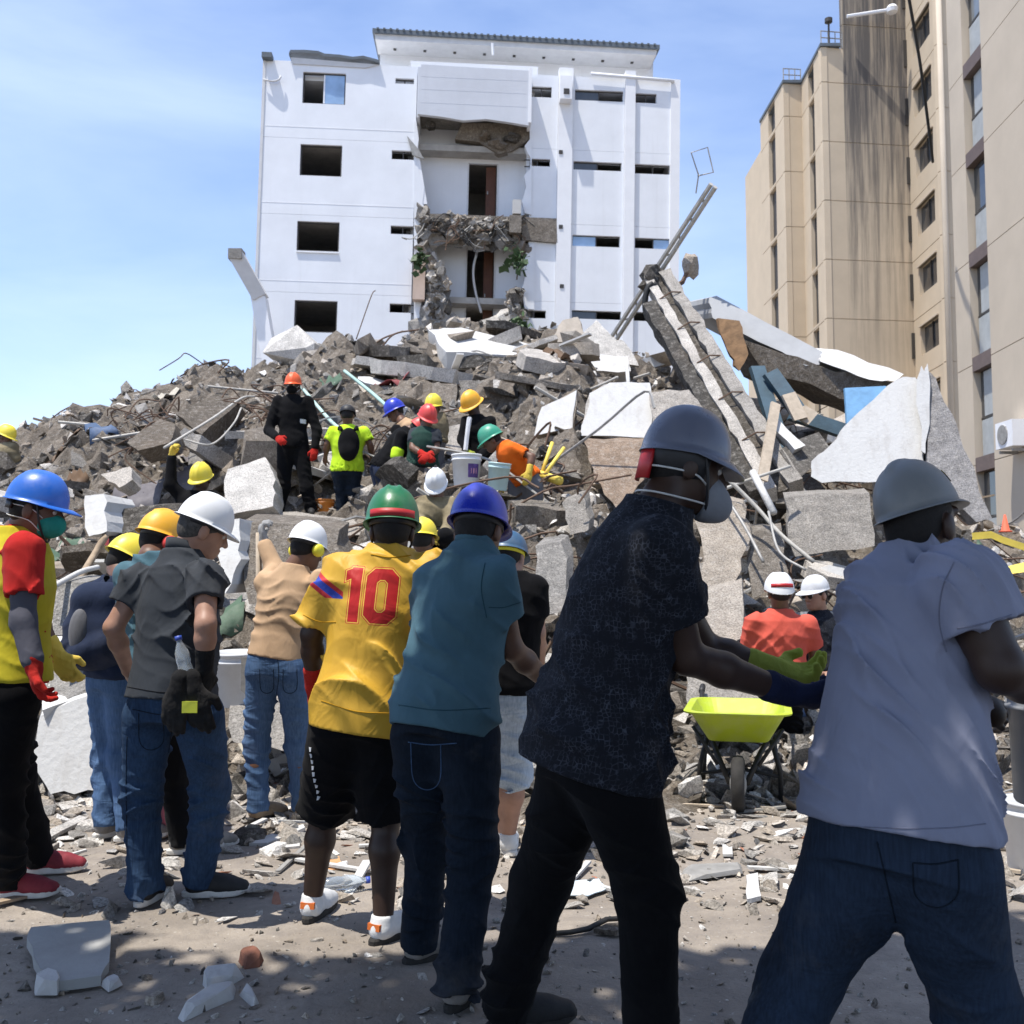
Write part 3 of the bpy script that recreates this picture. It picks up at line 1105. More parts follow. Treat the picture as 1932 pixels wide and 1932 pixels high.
def stucco(name, col, streak=0.25, streak_col=(0.25, 0.23, 0.21), bump=0.1, streak_lo=0.55, streak_scale=1.0, zfade=None):
    """painted render with rain streaks running down it"""
    m = NT(name)
    v = m.coord()
    a = m.noise(v, 0.7, 6, 0.6)
    c = m.ramp(a, [(0.3, mul(col, 0.93)), (0.7, mul(col, 1.05))])
    vs = m.coord(scale=(1.6 * streak_scale, 1.6 * streak_scale, 0.09))
    s = m.noise(vs, 1.7, 7, 0.68)
    fac = m.ramp(s, [(streak_lo, 0.0), (min(0.97, streak_lo + 0.28), streak)])
    if zfade:
        sep = m.n('ShaderNodeSeparateXYZ')
        tc = m.n('ShaderNodeTexCoord'); m.l(tc.outputs['Object'], sep.inputs[0])
        mr = m.n('ShaderNodeMapRange'); m.l(sep.outputs['Z'], mr.inputs['Value'])
        mr.inputs['From Min'].default_value = zfade[0]; mr.inputs['From Max'].default_value = zfade[1]
        fac = m.mix(1.0, fac, mr.outputs['Result'], 'MULTIPLY')
        big = m.ramp(s, [(0.3, 0.35), (0.55, 1.0)])
        mr2 = m.n('ShaderNodeMapRange'); m.l(sep.outputs['Z'], mr2.inputs['Value'])
        mr2.inputs['From Min'].default_value = zfade[2]; mr2.inputs['From Max'].default_value = zfade[3]
        fac2 = m.mix(1.0, big, mr2.outputs['Result'], 'MULTIPLY')
        c = m.mix(fac2, c, mul(streak_col, 1.15))
    c = m.mix(fac, c, streak_col)
    m.color(c)
    m.l(m.bump(m.noise(v, 25, 5, 0.6), bump, 0.02), m.b.inputs['Normal'])
    return m.done(0.9, 0, 0.25)


def glassy(name, col, rough=0.06):
    m = NT(name)
    v = m.coord()
    m.color(m.ramp(m.noise(v, 2, 3), [(0.3, mul(col, 0.85)), (0.7, mul(col, 1.15))]))
    return m.done(rough, 0, 0.8)


M_ground = ground_mat()
M_rub = rubble_mat('broken_concrete', (0.335, 0.312, 0.282), 0.55, brown=0.2)
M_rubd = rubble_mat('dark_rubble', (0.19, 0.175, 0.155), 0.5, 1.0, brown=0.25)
M_slab = rubble_mat('grey_slab', (0.43, 0.41, 0.38), 0.25, 0.45, brown=0.2)
M_slabw0 = surf('pale_plaster', (0.52, 0.515, 0.50), 0.9, 0.1, 2.5, 0.2, 30, 0.01)
M_slabw = stucco('chalky_plaster', (0.53, 0.525, 0.51), 0.55, (0.33, 0.30, 0.27), 0.35, 0.5, 2.5)
M_white = stucco('white_wall', (0.78, 0.80, 0.83), 0.3, (0.56, 0.56, 0.56), 0.08, 0.56, 1.5)
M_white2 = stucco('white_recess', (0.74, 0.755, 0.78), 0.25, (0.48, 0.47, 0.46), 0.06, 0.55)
M_band = surf('white_band', (0.80, 0.81, 0.83), 0.9, 0.04, 2, 0.05)
M_grey = stucco('grey_parapet', (0.60, 0.62, 0.66), 0.3, (0.5, 0.51, 0.53), 0.2, 0.5)
M_fascia = surf('fascia', (0.60, 0.60, 0.60), 0.7, 0.08)
M_roofedge = surf('roof_edge', (0.10, 0.12, 0.14), 0.6, 0.2)
M_interior = surf('room_interior', (0.4, 0.38, 0.35), 0.95, 0.2)
M_frame = surf('window_frame', (0.05, 0.045, 0.04), 0.5, 0.1)
M_pane = glassy('pane', (0.30, 0.42, 0.52), 0.05)
M_paneblue = glassy('pane_sky', (0.28, 0.42, 0.62), 0.04)
M_door = surf('door_wood', (0.10, 0.035, 0.015), 0.6, 0.25)
M_beige = stucco('beige_wall', (0.57, 0.47, 0.345), 0.25, (0.26, 0.22, 0.18), 0.12, 0.6)
M_beige_st = stucco('beige_stained', (0.57, 0.47, 0.345), 1.0, (0.11, 0.10, 0.092), 0.12, 0.42, 1.3, (10, 21, 19, 26))
M_beige_n = stucco('beige_near', (0.54, 0.465, 0.37), 0.2, (0.28, 0.24, 0.21), 0.12, 0.6)
M_brownpanel = surf('brown_panel', (0.14, 0.10, 0.085), 0.6, 0.15)
M_pane_dk = glassy('pane_dark', (0.05, 0.055, 0.06), 0.08)
M_pane_md = glassy('pane_grey', (0.17, 0.19, 0.20), 0.08)
M_curtain = surf('curtain_pane', (0.40, 0.42, 0.42), 0.6, 0.12)
M_wire = surf('black_cable', (0.015, 0.015, 0.015), 0.6, 0.1)
M_rebar = surf('rusty_steel', (0.12, 0.075, 0.05), 0.85, 0.35, 12)
M_pipe = surf('pale_pipe', (0.42, 0.40, 0.36), 0.6, 0.2, 8)
M_steel = surf('dusty_steel', (0.33, 0.32, 0.30), 0.6, 0.25, 8, metal=0.3)
M_wood = surf('weathered_wood', (0.33, 0.25, 0.17), 0.85, 0.3, 12)
M_woodlt = surf('pale_timber', (0.42, 0.35, 0.27), 0.85, 0.2, 12)
M_blue = surf('blue_sheet', (0.16, 0.34, 0.55), 0.6, 0.2, 5)
M_bluesteel = surf('blue_steel', (0.035, 0.075, 0.105), 0.6, 0.25, 5)
M_yellow = surf('yellow_paint', (0.75, 0.58, 0.10), 0.6, 0.15, 6)
M_leaf = surf('leaf', (0.045, 0.085, 0.03), 0.6, 0.35, 4, 0.0)
M_bark = surf('bark', (0.12, 0.09, 0.07), 0.95, 0.3, 8, 0.8, 25, 0.03)

# ------------------------------------------------------------------ ground
rg = np.random.RandomState(3)
G = MB()
xs = np.concatenate([[-300, -60, -20], np.linspace(-8, 8, 90), [20, 60, 300]])
ys = np.concatenate([[-300, -60, -15], np.linspace(0.5, 12, 90), [25, 60, 400]])


def gz(x, y):
    inb = max(0, 1 - max(0, abs(x) - 6) / 2) * max(0, 1 - max(0, abs(y - 6) - 4.5) / 1.0)
    return inb * (0.008 * math.sin(2.1 * x + 0.7 * y) + 0.006 * math.sin(3.7 * y - 1.3 * x) + 0.004 * math.sin(9 * x + 5 * y)) - 0.006


V = [(x, y, gz(x, y)) for y in ys for x in xs]
nx = len(xs)
F = [(j * nx + i, j * nx + i + 1, (j + 1) * nx + i + 1, (j + 1) * nx + i) for j in range(len(ys) - 1) for i in range(nx - 1)]
gme = mesh_np('ground', V, F, True)
tag(new_obj('ground', gme, M_ground), kind='structure', label='dusty grey-brown ground strewn with crumbs of rubble')

# ------------------------------------------------------------------ the white building with its torn-out middle
YAW, LEAN = R(3.0), R(1.1)
_u0 = np.array((math.cos(YAW), math.sin(YAW), 0)); _in = np.array((-math.sin(YAW), math.cos(YAW), 0)); _z0 = np.array((0, 0, 1.0))
WU = _u0 * math.cos(LEAN) - _z0 * math.sin(LEAN); WW = _z0 * math.cos(LEAN) + _u0 * math.sin(LEAN)
WP = at(886, 500, 35.0)
WO = WP - WW * (WP[2] / WW[2])               # ground point of the facade


def wfac(px, py, off=0.0):
    """facade coordinates (u, w) of a pixel on the plane 'off' metres behind the facade"""
    a = np.array((0, 0, CAMH)); b = at(px, py, 30.0); dr = b - a
    p0 = WO + _in * off
    t = ((p0 - a) @ _in) / (dr @ _in)
    p = a + dr * t - p0
    return float(p @ WU), float(p @ WW)


WB = empty('building', WO)
WB.rotation_euler = Matrix([[WU[0], _in[0], WW[0]], [WU[1], _in[1], WW[1]], [WU[2], _in[2], WW[2]]]).to_euler()
tag(WB, 'white apartment block with its middle torn open, leaning slightly, behind the rubble', 'building')


def rect(px0, px1, py0, py1, off=0.0):
    c = [wfac(px, py, off) for px in (px0, px1) for py in (py0, py1)]
    return (np.mean([c[0][0], c[1][0]]), np.mean([c[2][0], c[3][0]]), np.mean([c[1][1], c[3][1]]), np.mean([c[0][1], c[2][1]]))


def holed(x0, x1, z0, z1, holes, y=0.0, th=0.25):
    """front face, jambs and edges of a wall panel with openings"""
    mb = MB()
    hs = [(max(a, x0), min(b, x1), max(c, z0), min(d, z1)) for a, b, c, d in holes if b > x0 and a < x1 and d > z0 and c < z1]
    X = sorted({x0, x1, *[q for h in hs for q in h[:2]]}); Z = sorted({z0, z1, *[q for h in hs for q in h[2:]]})
    for i in range(len(X) - 1):
        for j in range(len(Z) - 1):
            cx, cz = (X[i] + X[i + 1]) / 2, (Z[j] + Z[j + 1]) / 2
            if any(a < cx < b and c < cz < d for a, b, c, d in hs): continue
            mb.add([(X[i], y, Z[j]), (X[i + 1], y, Z[j]), (X[i + 1], y, Z[j + 1]), (X[i], y, Z[j + 1])], [(0, 1, 2, 3)])
    for a, b, c, d in hs + [(x0, x1, z0, z1)]:
        P = [(a, c), (b, c), (b, d), (a, d)]
        for k in range(4):
            p, q = P[k], P[(k + 1) % 4]
            mb.add([(p[0], y, p[1]), (q[0], y, q[1]), (q[0], y + th, q[1]), (p[0], y + th, p[1])], [(0, 1, 2, 3)])
    return mb


# extents
UL = wfac(490, 400)[0]; UR = wfac(1275, 400)[0]
U_A = wfac(783, 300)[0]; U_B = wfac(1000, 300)[0]          # the torn bay
ZT_L = wfac(600, 117)[1]; ZT_R = wfac(1140, 146)[1]
zl = [wfac(600, y)[1] for y in (235, 262, 384, 406, 531, 553)]     # storey bands on the left block
FL = [wfac(600, y)[1] for y in (262, 406, 553, 700)]
wins = [rect(571, 652, 137, 196), rect(566, 645, 273, 332), rect(560, 640, 418, 474), rect(555, 636, 567, 627)]
slots_l = [rect(746, 781, 148, 158), rect(739, 782, 284, 301), rect(737, 782, 426, 442), rect(735, 785, 573, 590)]
slots_r = [rect(1003, 1041, 163, 183), rect(1085, 1176, 170, 190), rect(1199, 1239, 176, 194),
           rect(990, 1038, 299, 313), rect(1082, 1173, 305, 321), rect(1198, 1267, 310, 328),
           rect(990, 1050, 432, 455), rect(1080, 1170, 444, 465), rect(1198, 1268, 449, 469),
           rect(985, 1030, 585, 600), rect(1079, 1172, 586, 602), rect(1196, 1270, 589, 606)]
U_P1 = (wfac(1052, 300)[0], wfac(1079, 300)[0]); U_P2 = (wfac(1178, 300)[0], wfac(1197, 300)[0])
Zs_l = [0.0] + [FL[3], FL[2], FL[1], FL[0]] + [ZT_L]
rnd = random.Random(5)
for i in range(len(Zs_l) - 1):
    z0, z1 = Zs_l[i] + 0.004, Zs_l[i + 1] - 0.004
    holed(UL, U_A, z0, z1, wins + slots_l, 0.0, 0.25).build('wall_panel', M_white, WB)
    if i:
        zb = Zs_l[i]
        mb = MB(); mb.bx(UL, U_A, -0.018, 0.05, zb - 0.03, zb + 0.42); mb.build('string_course', M_band, WB) if False else None
        MB().bx(UL - 0.01, U_A, -0.006, 0.02, zb + 0.40, zb + 0.42).build('wall_joint', M_band, WB)
bays = [(U_B, U_P1[0]), (U_P1[1], U_P2[0]), (U_P2[1], UR)]
Zs_r = [0.0] + [wfac(1140, y)[1] for y in (725, 572, 425, 285)] + [ZT_R]
for a, b in bays:
    for i in range(len(Zs_r) - 1):
        holed(a + 0.006, b - 0.006, Zs_r[i] + 0.004, Zs_r[i + 1] - 0.004, slots_r, 0.02, 0.25).build('wall_panel', M_white, WB)
for a, b in (U_P1, U_P2):
    MB().bx(a, b, -0.10, 0.2, 0, ZT_R + 0.25).build('pilaster', M_band, WB)
MB().bx(UR - 0.22, UR + 0.12, -0.05, 0.2, 0, ZT_R + 0.02).build('pilaster', M_band, WB)
# shell: sides, back, roof, floors, so the rooms behind the openings are dark
sh = MB()
sh.bx(UL - 0.02, UL + 0.2, 0.26, 9, 0, ZT_L - 0.02); sh.bx(UR - 0.2, UR + 0.1, 0.26, 9, 0, ZT_R - 0.02); sh.bx(UL, UR, 8.8, 9.0, 0, ZT_L - 0.3)
sh.bx(UL + 0.2, UR - 0.2, 0.3, 8.8, ZT_R - 0.45, ZT_R - 0.25)
sh.build('outer_wall', M_white, WB)
for z in Zs_l[1:-1]:
    MB().bx(UL + 0.2, UR - 0.2, 0.32, 8.8, z - 0.1, z + 0.12).build('floor_slab', M_interior, WB)
MB().bx(UL + 0.2, UR - 0.2, 4.2, 4.3, 0, ZT_R - 0.5).build('inner_wall', M_interior, WB)
for u in (U_A - 0.1, U_B + 0.02, wfac(700, 300)[0]):
    MB().bx(u, u + 0.12, 0.33, 4.2, 0, ZT_R - 0.5).build('inner_wall', M_interior, WB)
# windows: frames, sliding panes
for k, (a, b, c, d) in enumerate(wins):
    mb = MB(); t = 0.05
    mb.bx(a, b, 0.08, 0.14, d - t, d); mb.bx(a, b, 0.08, 0.14, c, c + t); mb.bx(a, a + t, 0.08, 0.14, c + t, d - t); mb.bx(b - t, b, 0.08, 0.14, c + t, d - t)
    fr = mb.build('window', M_frame, WB)
    m_ = (a + b) / 2
    if k == 0:
        MB().bx(m_, b - t, 0.09, 0.10, c + t, d - t).build('pane', M_paneblue, fr)
        MB().bx(m_ - 0.03, m_ + 0.02, 0.075, 0.13, c + t, d - t).build('mullion', M_band, fr)
    elif k == 2:
        MB().bx(a, b, -0.05, 0.1, c - 0.07, c - 0.012).build('sill', M_band, fr)
for k, (a, b, c, d) in enumerate(slots_l + slots_r):
    mb = MB(); t = 0.03
    mb.bx(a, b, 0.11, 0.15, d - t, d); mb.bx(a, b, 0.11, 0.15, c, c + t); mb.bx((a + b) / 2 - 0.02, (a + b) / 2 + 0.02, 0.11, 0.15, c + t, d - t)
    fr = mb.build('window', M_frame, WB)
    if k == 4 + 7: MB().bx(a + 0.02, (a + b) / 2 - 0.02, 0.12, 0.13, c + t, d - t).build('pane', M_paneblue, fr)
    elif k == 4 + 8: MB().bx((a + b) / 2 + 0.02, b - 0.02, 0.12, 0.13, c + t, d - t).build('pane', M_paneblue, fr)
    elif k in (5, 8, 10, 12, 14): MB().bx(a + 0.02, (a + b) / 2, 0.13, 0.14, c + t, d - t).build('pane', M_pane_dk, fr)
# the torn bay: recessed wall with two doorways, ragged floor edge, hanging plaster
off = 0.95
dr1 = rect(884, 937, 309, 412, off); dr2 = rect(880, 931, 470, 640, off)
ub0, ub1 = wfac(770, 300, off)[0], wfac(1012, 300, off)[0]
zf = [wfac(900, 640, off)[1] - 4.0, wfac(900, 440, off)[1], wfac(900, 120, off)[1]]
for i in range(2):
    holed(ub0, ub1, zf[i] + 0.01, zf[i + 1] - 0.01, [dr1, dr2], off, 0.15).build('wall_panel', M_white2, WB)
for (a, b, c, d) in (dr1, dr2):
    mb = MB(); mb.bx(a + (b - a) * 0.62, b - 0.03, off + 0.2, off + 0.26, c, d - 0.04)
    dl = mb.build('door', M_door, WB)
    mb = MB(); mb.bx(a - 0.05, a, off - 0.03, off + 0.1, c, d); mb.bx(b, b + 0.05, off - 0.03, off + 0.1, c, d)
    mb.build('door_frame', M_fascia, dl)
    MB().bx(a + (b - a) * 0.66, a + (b - a) * 0.70, off + 0.15, off + 0.2, (c + d) / 2 - 0.06, (c + d) / 2 + 0.06).build('handle', M_steel, dl)
# side returns of the bay
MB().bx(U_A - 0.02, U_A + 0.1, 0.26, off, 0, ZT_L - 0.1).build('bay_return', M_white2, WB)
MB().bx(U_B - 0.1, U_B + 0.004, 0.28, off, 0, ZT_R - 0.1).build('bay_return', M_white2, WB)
# grey parapet block hanging over the bay
pr = rect(789, 1000, 126, 222, -0.65)
pts = [(pr[0], pr[2] + 0.05), (pr[0] + 0.9, pr[2] - 0.02), (pr[0] + 1.6, pr[2] - 0.12), (pr[0] + 2.4, pr[2] - 0.03), (pr[1] - 0.8, pr[2] - 0.1), (pr[1] - 0.02, pr[2] - 0.2), (pr[1], pr[3] - 0.05), (pr[0] + 0.08, pr[3])]
mb = MB(); mb.prism([(x, -0.65, z) for x, z in pts], (0, 0.16, 0)); mb.build('parapet', M_grey, WB)
MB().bx(pr[0] + 0.03, pr[1] - 0.03, -0.48, off - 0.01, pr[2] + 0.25, pr[2] + 0.42).build('balcony_slab', M_slab, WB)
mb = MB(); mb.bx(pr[0] - 0.04, pr[0] + 0.06, -0.47, off, pr[2] + 0.02, pr[3]); mb.build('parapet_side', M_grey, WB)
mb = MB(); mb.bx(pr[1] - 0.05, pr[1] + 0.06, -0.68, off, pr[2] - 0.1, pr[3] + 0.05); mb.build('parapet_side', M_band, WB)
for py in (148, 172, 197):
    q = wfac(890, py, -0.66)[1]
    MB().bx(pr[0] + 0.1, pr[1] - 0.1, -0.653, -0.64, q - 0.006, q + 0.006).build('block_joint', M_grey, WB)


def ragged(name, mat, parent, c, size, seed, n=14, rough=0.5):
    """torn lump with a broken outline"""
    r_ = random.Random(seed)
    bm = bmesh.new()
    bmesh.ops.create_icosphere(bm, subdivisions=2, radius=1.0)
    for v in bm.verts:
        k = 1 + rough * (r_.random() - 0.5) * 1.4
        v.co = Vector((v.co.x * size[0] * k, v.co.y * size[1] * k, v.co.z * size[2] * k)) + Vector(c)
    me = bpy.data.meshes.new(name); bm.to_mesh(me); bm.free()
    return new_obj(name, me, mat, parent)


def wl(px, py, off=0.0):
    u, w = wfac(px, py, off); return (u, off, w)


# broken soffit below the parapet
mb = MB()
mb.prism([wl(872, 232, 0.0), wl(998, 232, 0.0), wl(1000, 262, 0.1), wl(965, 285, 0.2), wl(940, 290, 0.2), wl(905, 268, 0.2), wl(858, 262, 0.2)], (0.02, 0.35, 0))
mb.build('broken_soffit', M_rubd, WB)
for k, (px, py, s) in enumerate(((940, 272, 0.32), (968, 262, 0.3), (915, 258, 0.25), (812, 238, 0.18))):
    ragged('hanging_plaster', M_rubd, WB, wl(px, py, 0.1), (s, 0.3, s * 0.55), 40 + k)
mb = MB(); mb.prism([wl(768, 256, -0.1), wl(790, 282, -0.1), wl(800, 300, -0.1), wl(778, 292, -0.1)], (0, 0.06, 0)); mb.build('hanging_sheet', M_steel, WB)
# leaning broken pipe-column at the bay's left edge
mb = MB(); mb.prism([wl(776, 262, -0.02), wl(786, 262, -0.02), wl(806, 385, -0.02), wl(793, 385, -0.02)], (0, 0.2, 0)); mb.build('torn_pillar', M_band, WB)
for nm, poly in (('torn_edge', [(781, 228), (785, 226), (790, 262), (785, 300), (792, 330), (801, 352), (797, 384), (806, 398), (795, 420), (786, 452), (794, 492), (786, 530), (795, 572), (788, 622), (781, 622)]),
                 ('torn_edge', [(1003, 232), (999, 236), (1000, 262), (990, 275), (996, 290), (1001, 296), (1001, 318), (989, 330), (993, 352), (985, 380), (990, 402), (1003, 405)]),
                 ('torn_edge', [(1008, 458), (1000, 462), (986, 490), (992, 520), (984, 548), (990, 582), (1008, 584)])):
    mb = MB(); mb.prism([wl(x, y, -0.035) for x, y in poly], (0, 0.3, 0)); mb.build(nm, M_white, WB)
# ragged storey edge
rr = random.Random(12)
mb = MB(); mb.prism([wl(790, 402, -0.1), wl(1050, 412, -0.1), wl(1052, 458, -0.1), wl(985, 452, -0.1), wl(985, 428, -0.1), wl(940, 425, -0.1), wl(790, 418, -0.1)], (0, 0.9, 0))
mb.build('broken_floor_edge', M_rubd, WB)
for k in range(70):
    px, py = rr.uniform(788, 985), rr.gauss(424, 9)
    s = rr.uniform(0.05, 0.2)
    ragged('rubble_piece', rr.choice([M_rub, M_rubd, M_rubd, M_slab]), WB, wl(px, py, rr.uniform(-0.25, 0.0)), (s * rr.uniform(0.8, 1.6), s * 0.8, s * rr.uniform(0.5, 1.3)), 100 + k, rough=0.9)
for k, (x, y, sx, sz) in enumerate(((815, 445, 0.5, 0.42), (850, 440, 0.4, 0.3), (905, 440, 0.3, 0.25), (950, 445, 0.4, 0.45), (800, 470, 0.35, 0.3), (795, 405, 0.25, 0.3), (808, 495, 0.3, 0.35), (985, 470, 0.25, 0.3), (928, 452, 0.25, 0.3), (875, 450, 0.3, 0.2))):
    ragged('hanging_debris', M_rubd, WB, wl(x, y, 0.05), (sx, 0.3, sz), 170 + k, rough=1.0)
for k in range(30):
    p0 = np.array(wl(rr.uniform(800, 980), rr.uniform(405, 440), -0.3)); q = [p0]
    for _ in range(4): q.append(q[-1] + np.array((rr.uniform(-0.4, 0.4), rr.uniform(-0.1, 0.1), rr.uniform(-0.45, 0.05))))
    mb = MB(); mb.tube(curve_pts(q, 4), 0.018, 5); mb.build('hanging_wire', rr.choice([M_wire, M_rebar, M_steel]), WB)
mb = MB(); mb.tube(curve_pts([wl(901, 470, 0.4), wl(893, 510, 0.3), wl(897, 550, 0.3), wl(908, 590, 0.2)], 6), 0.045, 6); mb.build('hanging_hose', M_slabw, WB, smooth=True)
MB().box(wl(972, 425, -0.3), (0.42, 0.3, 0.62)).build('brick_stub', M_rubd, WB)
MB().box(wl(975, 392, -0.3), (0.30, 0.25, 0.5)).build('brick_stub', M_slabw, WB)
mb = MB(); mb.bx(*sorted((wl(987, 415)[0], wl(1050, 415)[0])), -0.05, 0.15, wl(1000, 450)[2], wl(1000, 438)[2]); mb.build('exposed_beam', M_frame, WB)
# column of rubble, gutter box and plants in the lower bay
for k, (x, y, sx, sz) in enumerate(((818, 520, 0.30, 0.75), (828, 575, 0.42, 0.6), (812, 610, 0.6, 0.5), (850, 612, 0.5, 0.4), (965, 600, 0.45, 0.55), (972, 560, 0.3, 0.5), (935, 618, 0.4, 0.3))):
    ragged('debris_column', M_rub if k % 2 else M_slab, WB, wl(x, y, 0.0), (sx, 0.35, sz), 280 + k, rough=0.8)
for k in range(60):
    side = rr.random() < 0.6
    px = rr.gauss(822, 10) if side else rr.gauss(968, 9)
    py = rr.uniform(500, 615) if side else rr.uniform(545, 615)
    s = rr.uniform(0.05, 0.17)
    ragged('rubble_piece', rr.choice([M_rub, M_rubd, M_slab, M_slab]), WB, wl(px, py, rr.uniform(-0.4, -0.2)), (s, s, s * rr.uniform(0.6, 1.6)), 300 + k, rough=0.9)
mb = MB(); mb.box(wl(791, 525, -0.25), (0.42, 0.35, 1.6)); mb.build('downpipe_box', surf('terracotta_box', (0.58, 0.45, 0.37), 0.8, 0.1), WB)
# wall-mounted unit on the right block, gutter pipe on the parapet
ac = MB(); ac.box(wl(1067, 170, -0.28), (0.42, 0.45, 0.85)); aco = ac.build('ventilation_box', M_band, WB)
MB().box(wl(1069, 172, -0.52), (0.2, 0.02, 0.2)).build('grille', M_frame, aco)
mb = MB(); mb.tube([wl(1115, 139, -0.1), wl(1272, 153, -0.1)], 0.06, 8); mb.build('gutter_pipe', M_band, WB, smooth=True)
for px, py in ((1058, 287), (1058, 428), (1060, 540)):
    MB().box(wl(px, py, -0.105), (0.14, 0.03, 0.14)).build('vent_hole', M_frame, WB)
mb = MB(); mb.tube(curve_pts([wl(497, 150, -0.1), wl(515, 153, -0.15), wl(526, 150, -0.15), wl(530, 144, -0.12)], 4), 0.035, 6); mb.build('lamp_arm', M_fascia, WB, smooth=True)
# bent roofing sheet along the left parapet
top = [(545, 104), (548, 99), (575, 99), (600, 101), (612, 106), (640, 108), (665, 112), (685, 110), (715, 118)]
mb = MB()
for k in range(len(top) - 1):
    a, b = wl(*top[k], -0.15), wl(*top[k + 1], -0.15)
    mb.prism([a, b, (b[0], b[1] + 0.9, b[2] + 0.1), (a[0], a[1] + 0.9, a[2] + 0.1)], (0, 0, 0.1))
mb.build('roofing_sheet', M_roofedge, WB)
mb = MB(); mb.prism([wl(548, 108, -0.04), wl(715, 122, -0.04), wl(690, 128, -0.04), wl(552, 120, -0.04)], (0, 0.03, 0)); mb.build('torn_flashing', M_fascia, WB)
MB().box(wl(505, 108, -0.1), (0.35, 0.4, 0.18)).build('corner_cap', M_roofedge, WB)
MB().bx(UL - 0.08, UL + 0.02, -0.03, 0.25, 0, ZT_L + 0.02).build('edge_trim', M_fascia, WB)
# rooftop storey under a shallow dark roof
oP, oE = 3.2, 1.9
pw = rect(716, 1232, 96, 190, oP)
MB().bx(pw[0], pw[1], oP, oP + 4.5, ZT_R - 0.5, pw[3] + 0.25).build('rooftop_storey', M_white, WB)
e0, e1 = wfac(707, 63, oE), wfac(1240, 94, oE)
f0, f1 = wfac(708, 74, oE), wfac(1238, 104, oE)
mb = MB(); mb.prism([(e0[0], oE, e0[1]), (e1[0], oE, e1[1]), (f1[0], oE, f1[1]), (f0[0], oE, f0[1])], (0, 0.12, 0)); mb.build('eaves_board', M_fascia, WB)
mb = MB(); mb.prism([(e0[0] - 0.08, oE - 0.1, e0[1] - 0.02), (e1[0] + 0.08, oE - 0.1, e1[1] - 0.02), (e1[0] + 0.08, oE + 6.5, e1[1] + 0.9), (e0[0] - 0.08, oE + 6.5, e0[1] + 0.9)], (0, 0, 0.17)); mb.build('roof', M_roofedge, WB)
ridge = WB
for k in range(44):
    t = (k + 0.5) / 44
    x = e0[0] + (e1[0] - e0[0]) * t; z = e0[1] + (e1[1] - e0[1]) * t
    MB().box((x, oE - 0.06, z + 0.13), (0.09, 0.2, 0.06)).build('roof_sheet_rib', M_roofedge, WB)
mb = MB(); mb.prism([(f0[0], oE + 0.13, f0[1] + 0.02), (f1[0], oE + 0.13, f1[1] + 0.02), (f1[0], oP + 0.02, f1[1] + 0.12), (f0[0], oP + 0.02, f0[1] + 0.12)], (0, 0, 0.06)); mb.build('soffit', M_fascia, WB)
for k in range(9):
    t = (k + 0.6) / 9.3
    x = f0[0] + (f1[0] - f0[0]) * t; z = f0[1] + (f1[1] - f0[1]) * t
    MB().box((x, oE + 0.75, z + 0.045), (0.11, 0.11, 0.03)).build('soffit_light', M_frame, WB)
mb = MB(); mb.tube([wl(929, 82, oE - 0.12), wl(930, 104, oE - 0.12)], 0.05, 6); mb.build('downpipe', M_band, WB)
# leaning broken column left of the facade (own thing)
cl = empty('broken_column', at(500, 700, 33.5)); lc = np.array(cl.location)
tag(cl, 'snapped pale column beside the white block, its top bent over to the left', 'column')
q = [at(515, 720, 33.5), at(500, 640, 33.5), at(486, 558, 33.5)]
mb = MB()
for a, b in zip(q[:-1], q[1:]):
    mb.prism([a + np.array((-0.24, 0, 0)) - lc, a + np.array((0.24, 0, 0)) - lc, b + np.array((0.24, 0, 0)) - lc, b + np.array((-0.24, 0, 0)) - lc], (0, 0.5, 0))
mb.build('shaft', M_band, cl)
a, b = at(489, 560, 33.45), at(443, 478, 33.0)
n_ = unit(np.cross(b - a, (0, 1, 0))) * 0.24
mb = MB(); mb.prism([a - n_ - lc, a + n_ - lc, b + n_ - lc, b - n_ - lc], (0, 0.5, 0)); mb.build('bent_top', M_fascia, cl)
MB().box(b - lc + np.array((0, 0.24, 0)), (0.45, 0.5, 0.35)).build('broken_end', M_slab, cl)

# ------------------------------------------------------------------ beige tower block on the right (stepped plan)
BT = empty('building', at(1560, 1100, 50) * np.array((1, 1, 0)))
tag(BT, 'tall beige stepped tower with rain-stained core and slit windows, behind the collapsed slabs', 'building')
lb = np.array(BT.location)


def pt(px, d): return np.array((at(px, 380, d)[0], d))


PL = [pt(1437, 58.6), pt(1482, 53.8), pt(1516, 53.9), pt(1555, 50.0), pt(1597, 50.15), pt(1718, 50.6), pt(1778, 46.3), pt(1796, 46.4)]
HR = 28.9


def storey(px, py, d): return at(px, py, d)[2]


JZ = [storey(1600, y, 50) for y in (935, 825, 715, 603, 496, 433, 318, 208)]
JZ = sorted([storey(1600, 935 - 111.5 * k, 50) for k in range(10)])


def wall_seg(p, q, z0, z1, mat, parent, lo, holes=(), th=0.3, name='wall_panel'):
    """vertical wall from plan point p to q (seen side on the left of p->q as viewed from the camera); holes in (s, z)"""
    dr = (q - p); Ls = np.linalg.norm(dr); dr = dr / Ls
    nin = np.array((-dr[1], dr[0]))
    if nin[1] < 0 and abs(nin[1]) > abs(nin[0]): nin = -nin
    if abs(nin[0]) >= abs(nin[1]) and nin[0] < 0: nin = -nin
    mb0 = holed(0, Ls, z0, z1, holes, 0.0, th)
    V = [(p[0] + dr[0] * x + nin[0] * y - lo[0], p[1] + dr[1] * x + nin[1] * y - lo[1], z - lo[2]) for x, y, z in mb0.v]
    me = bpy.data.meshes.new(name); me.from_pydata(V, [], mb0.f); me.update()
    return new_obj(name, me, mat, parent), dr, nin, Ls


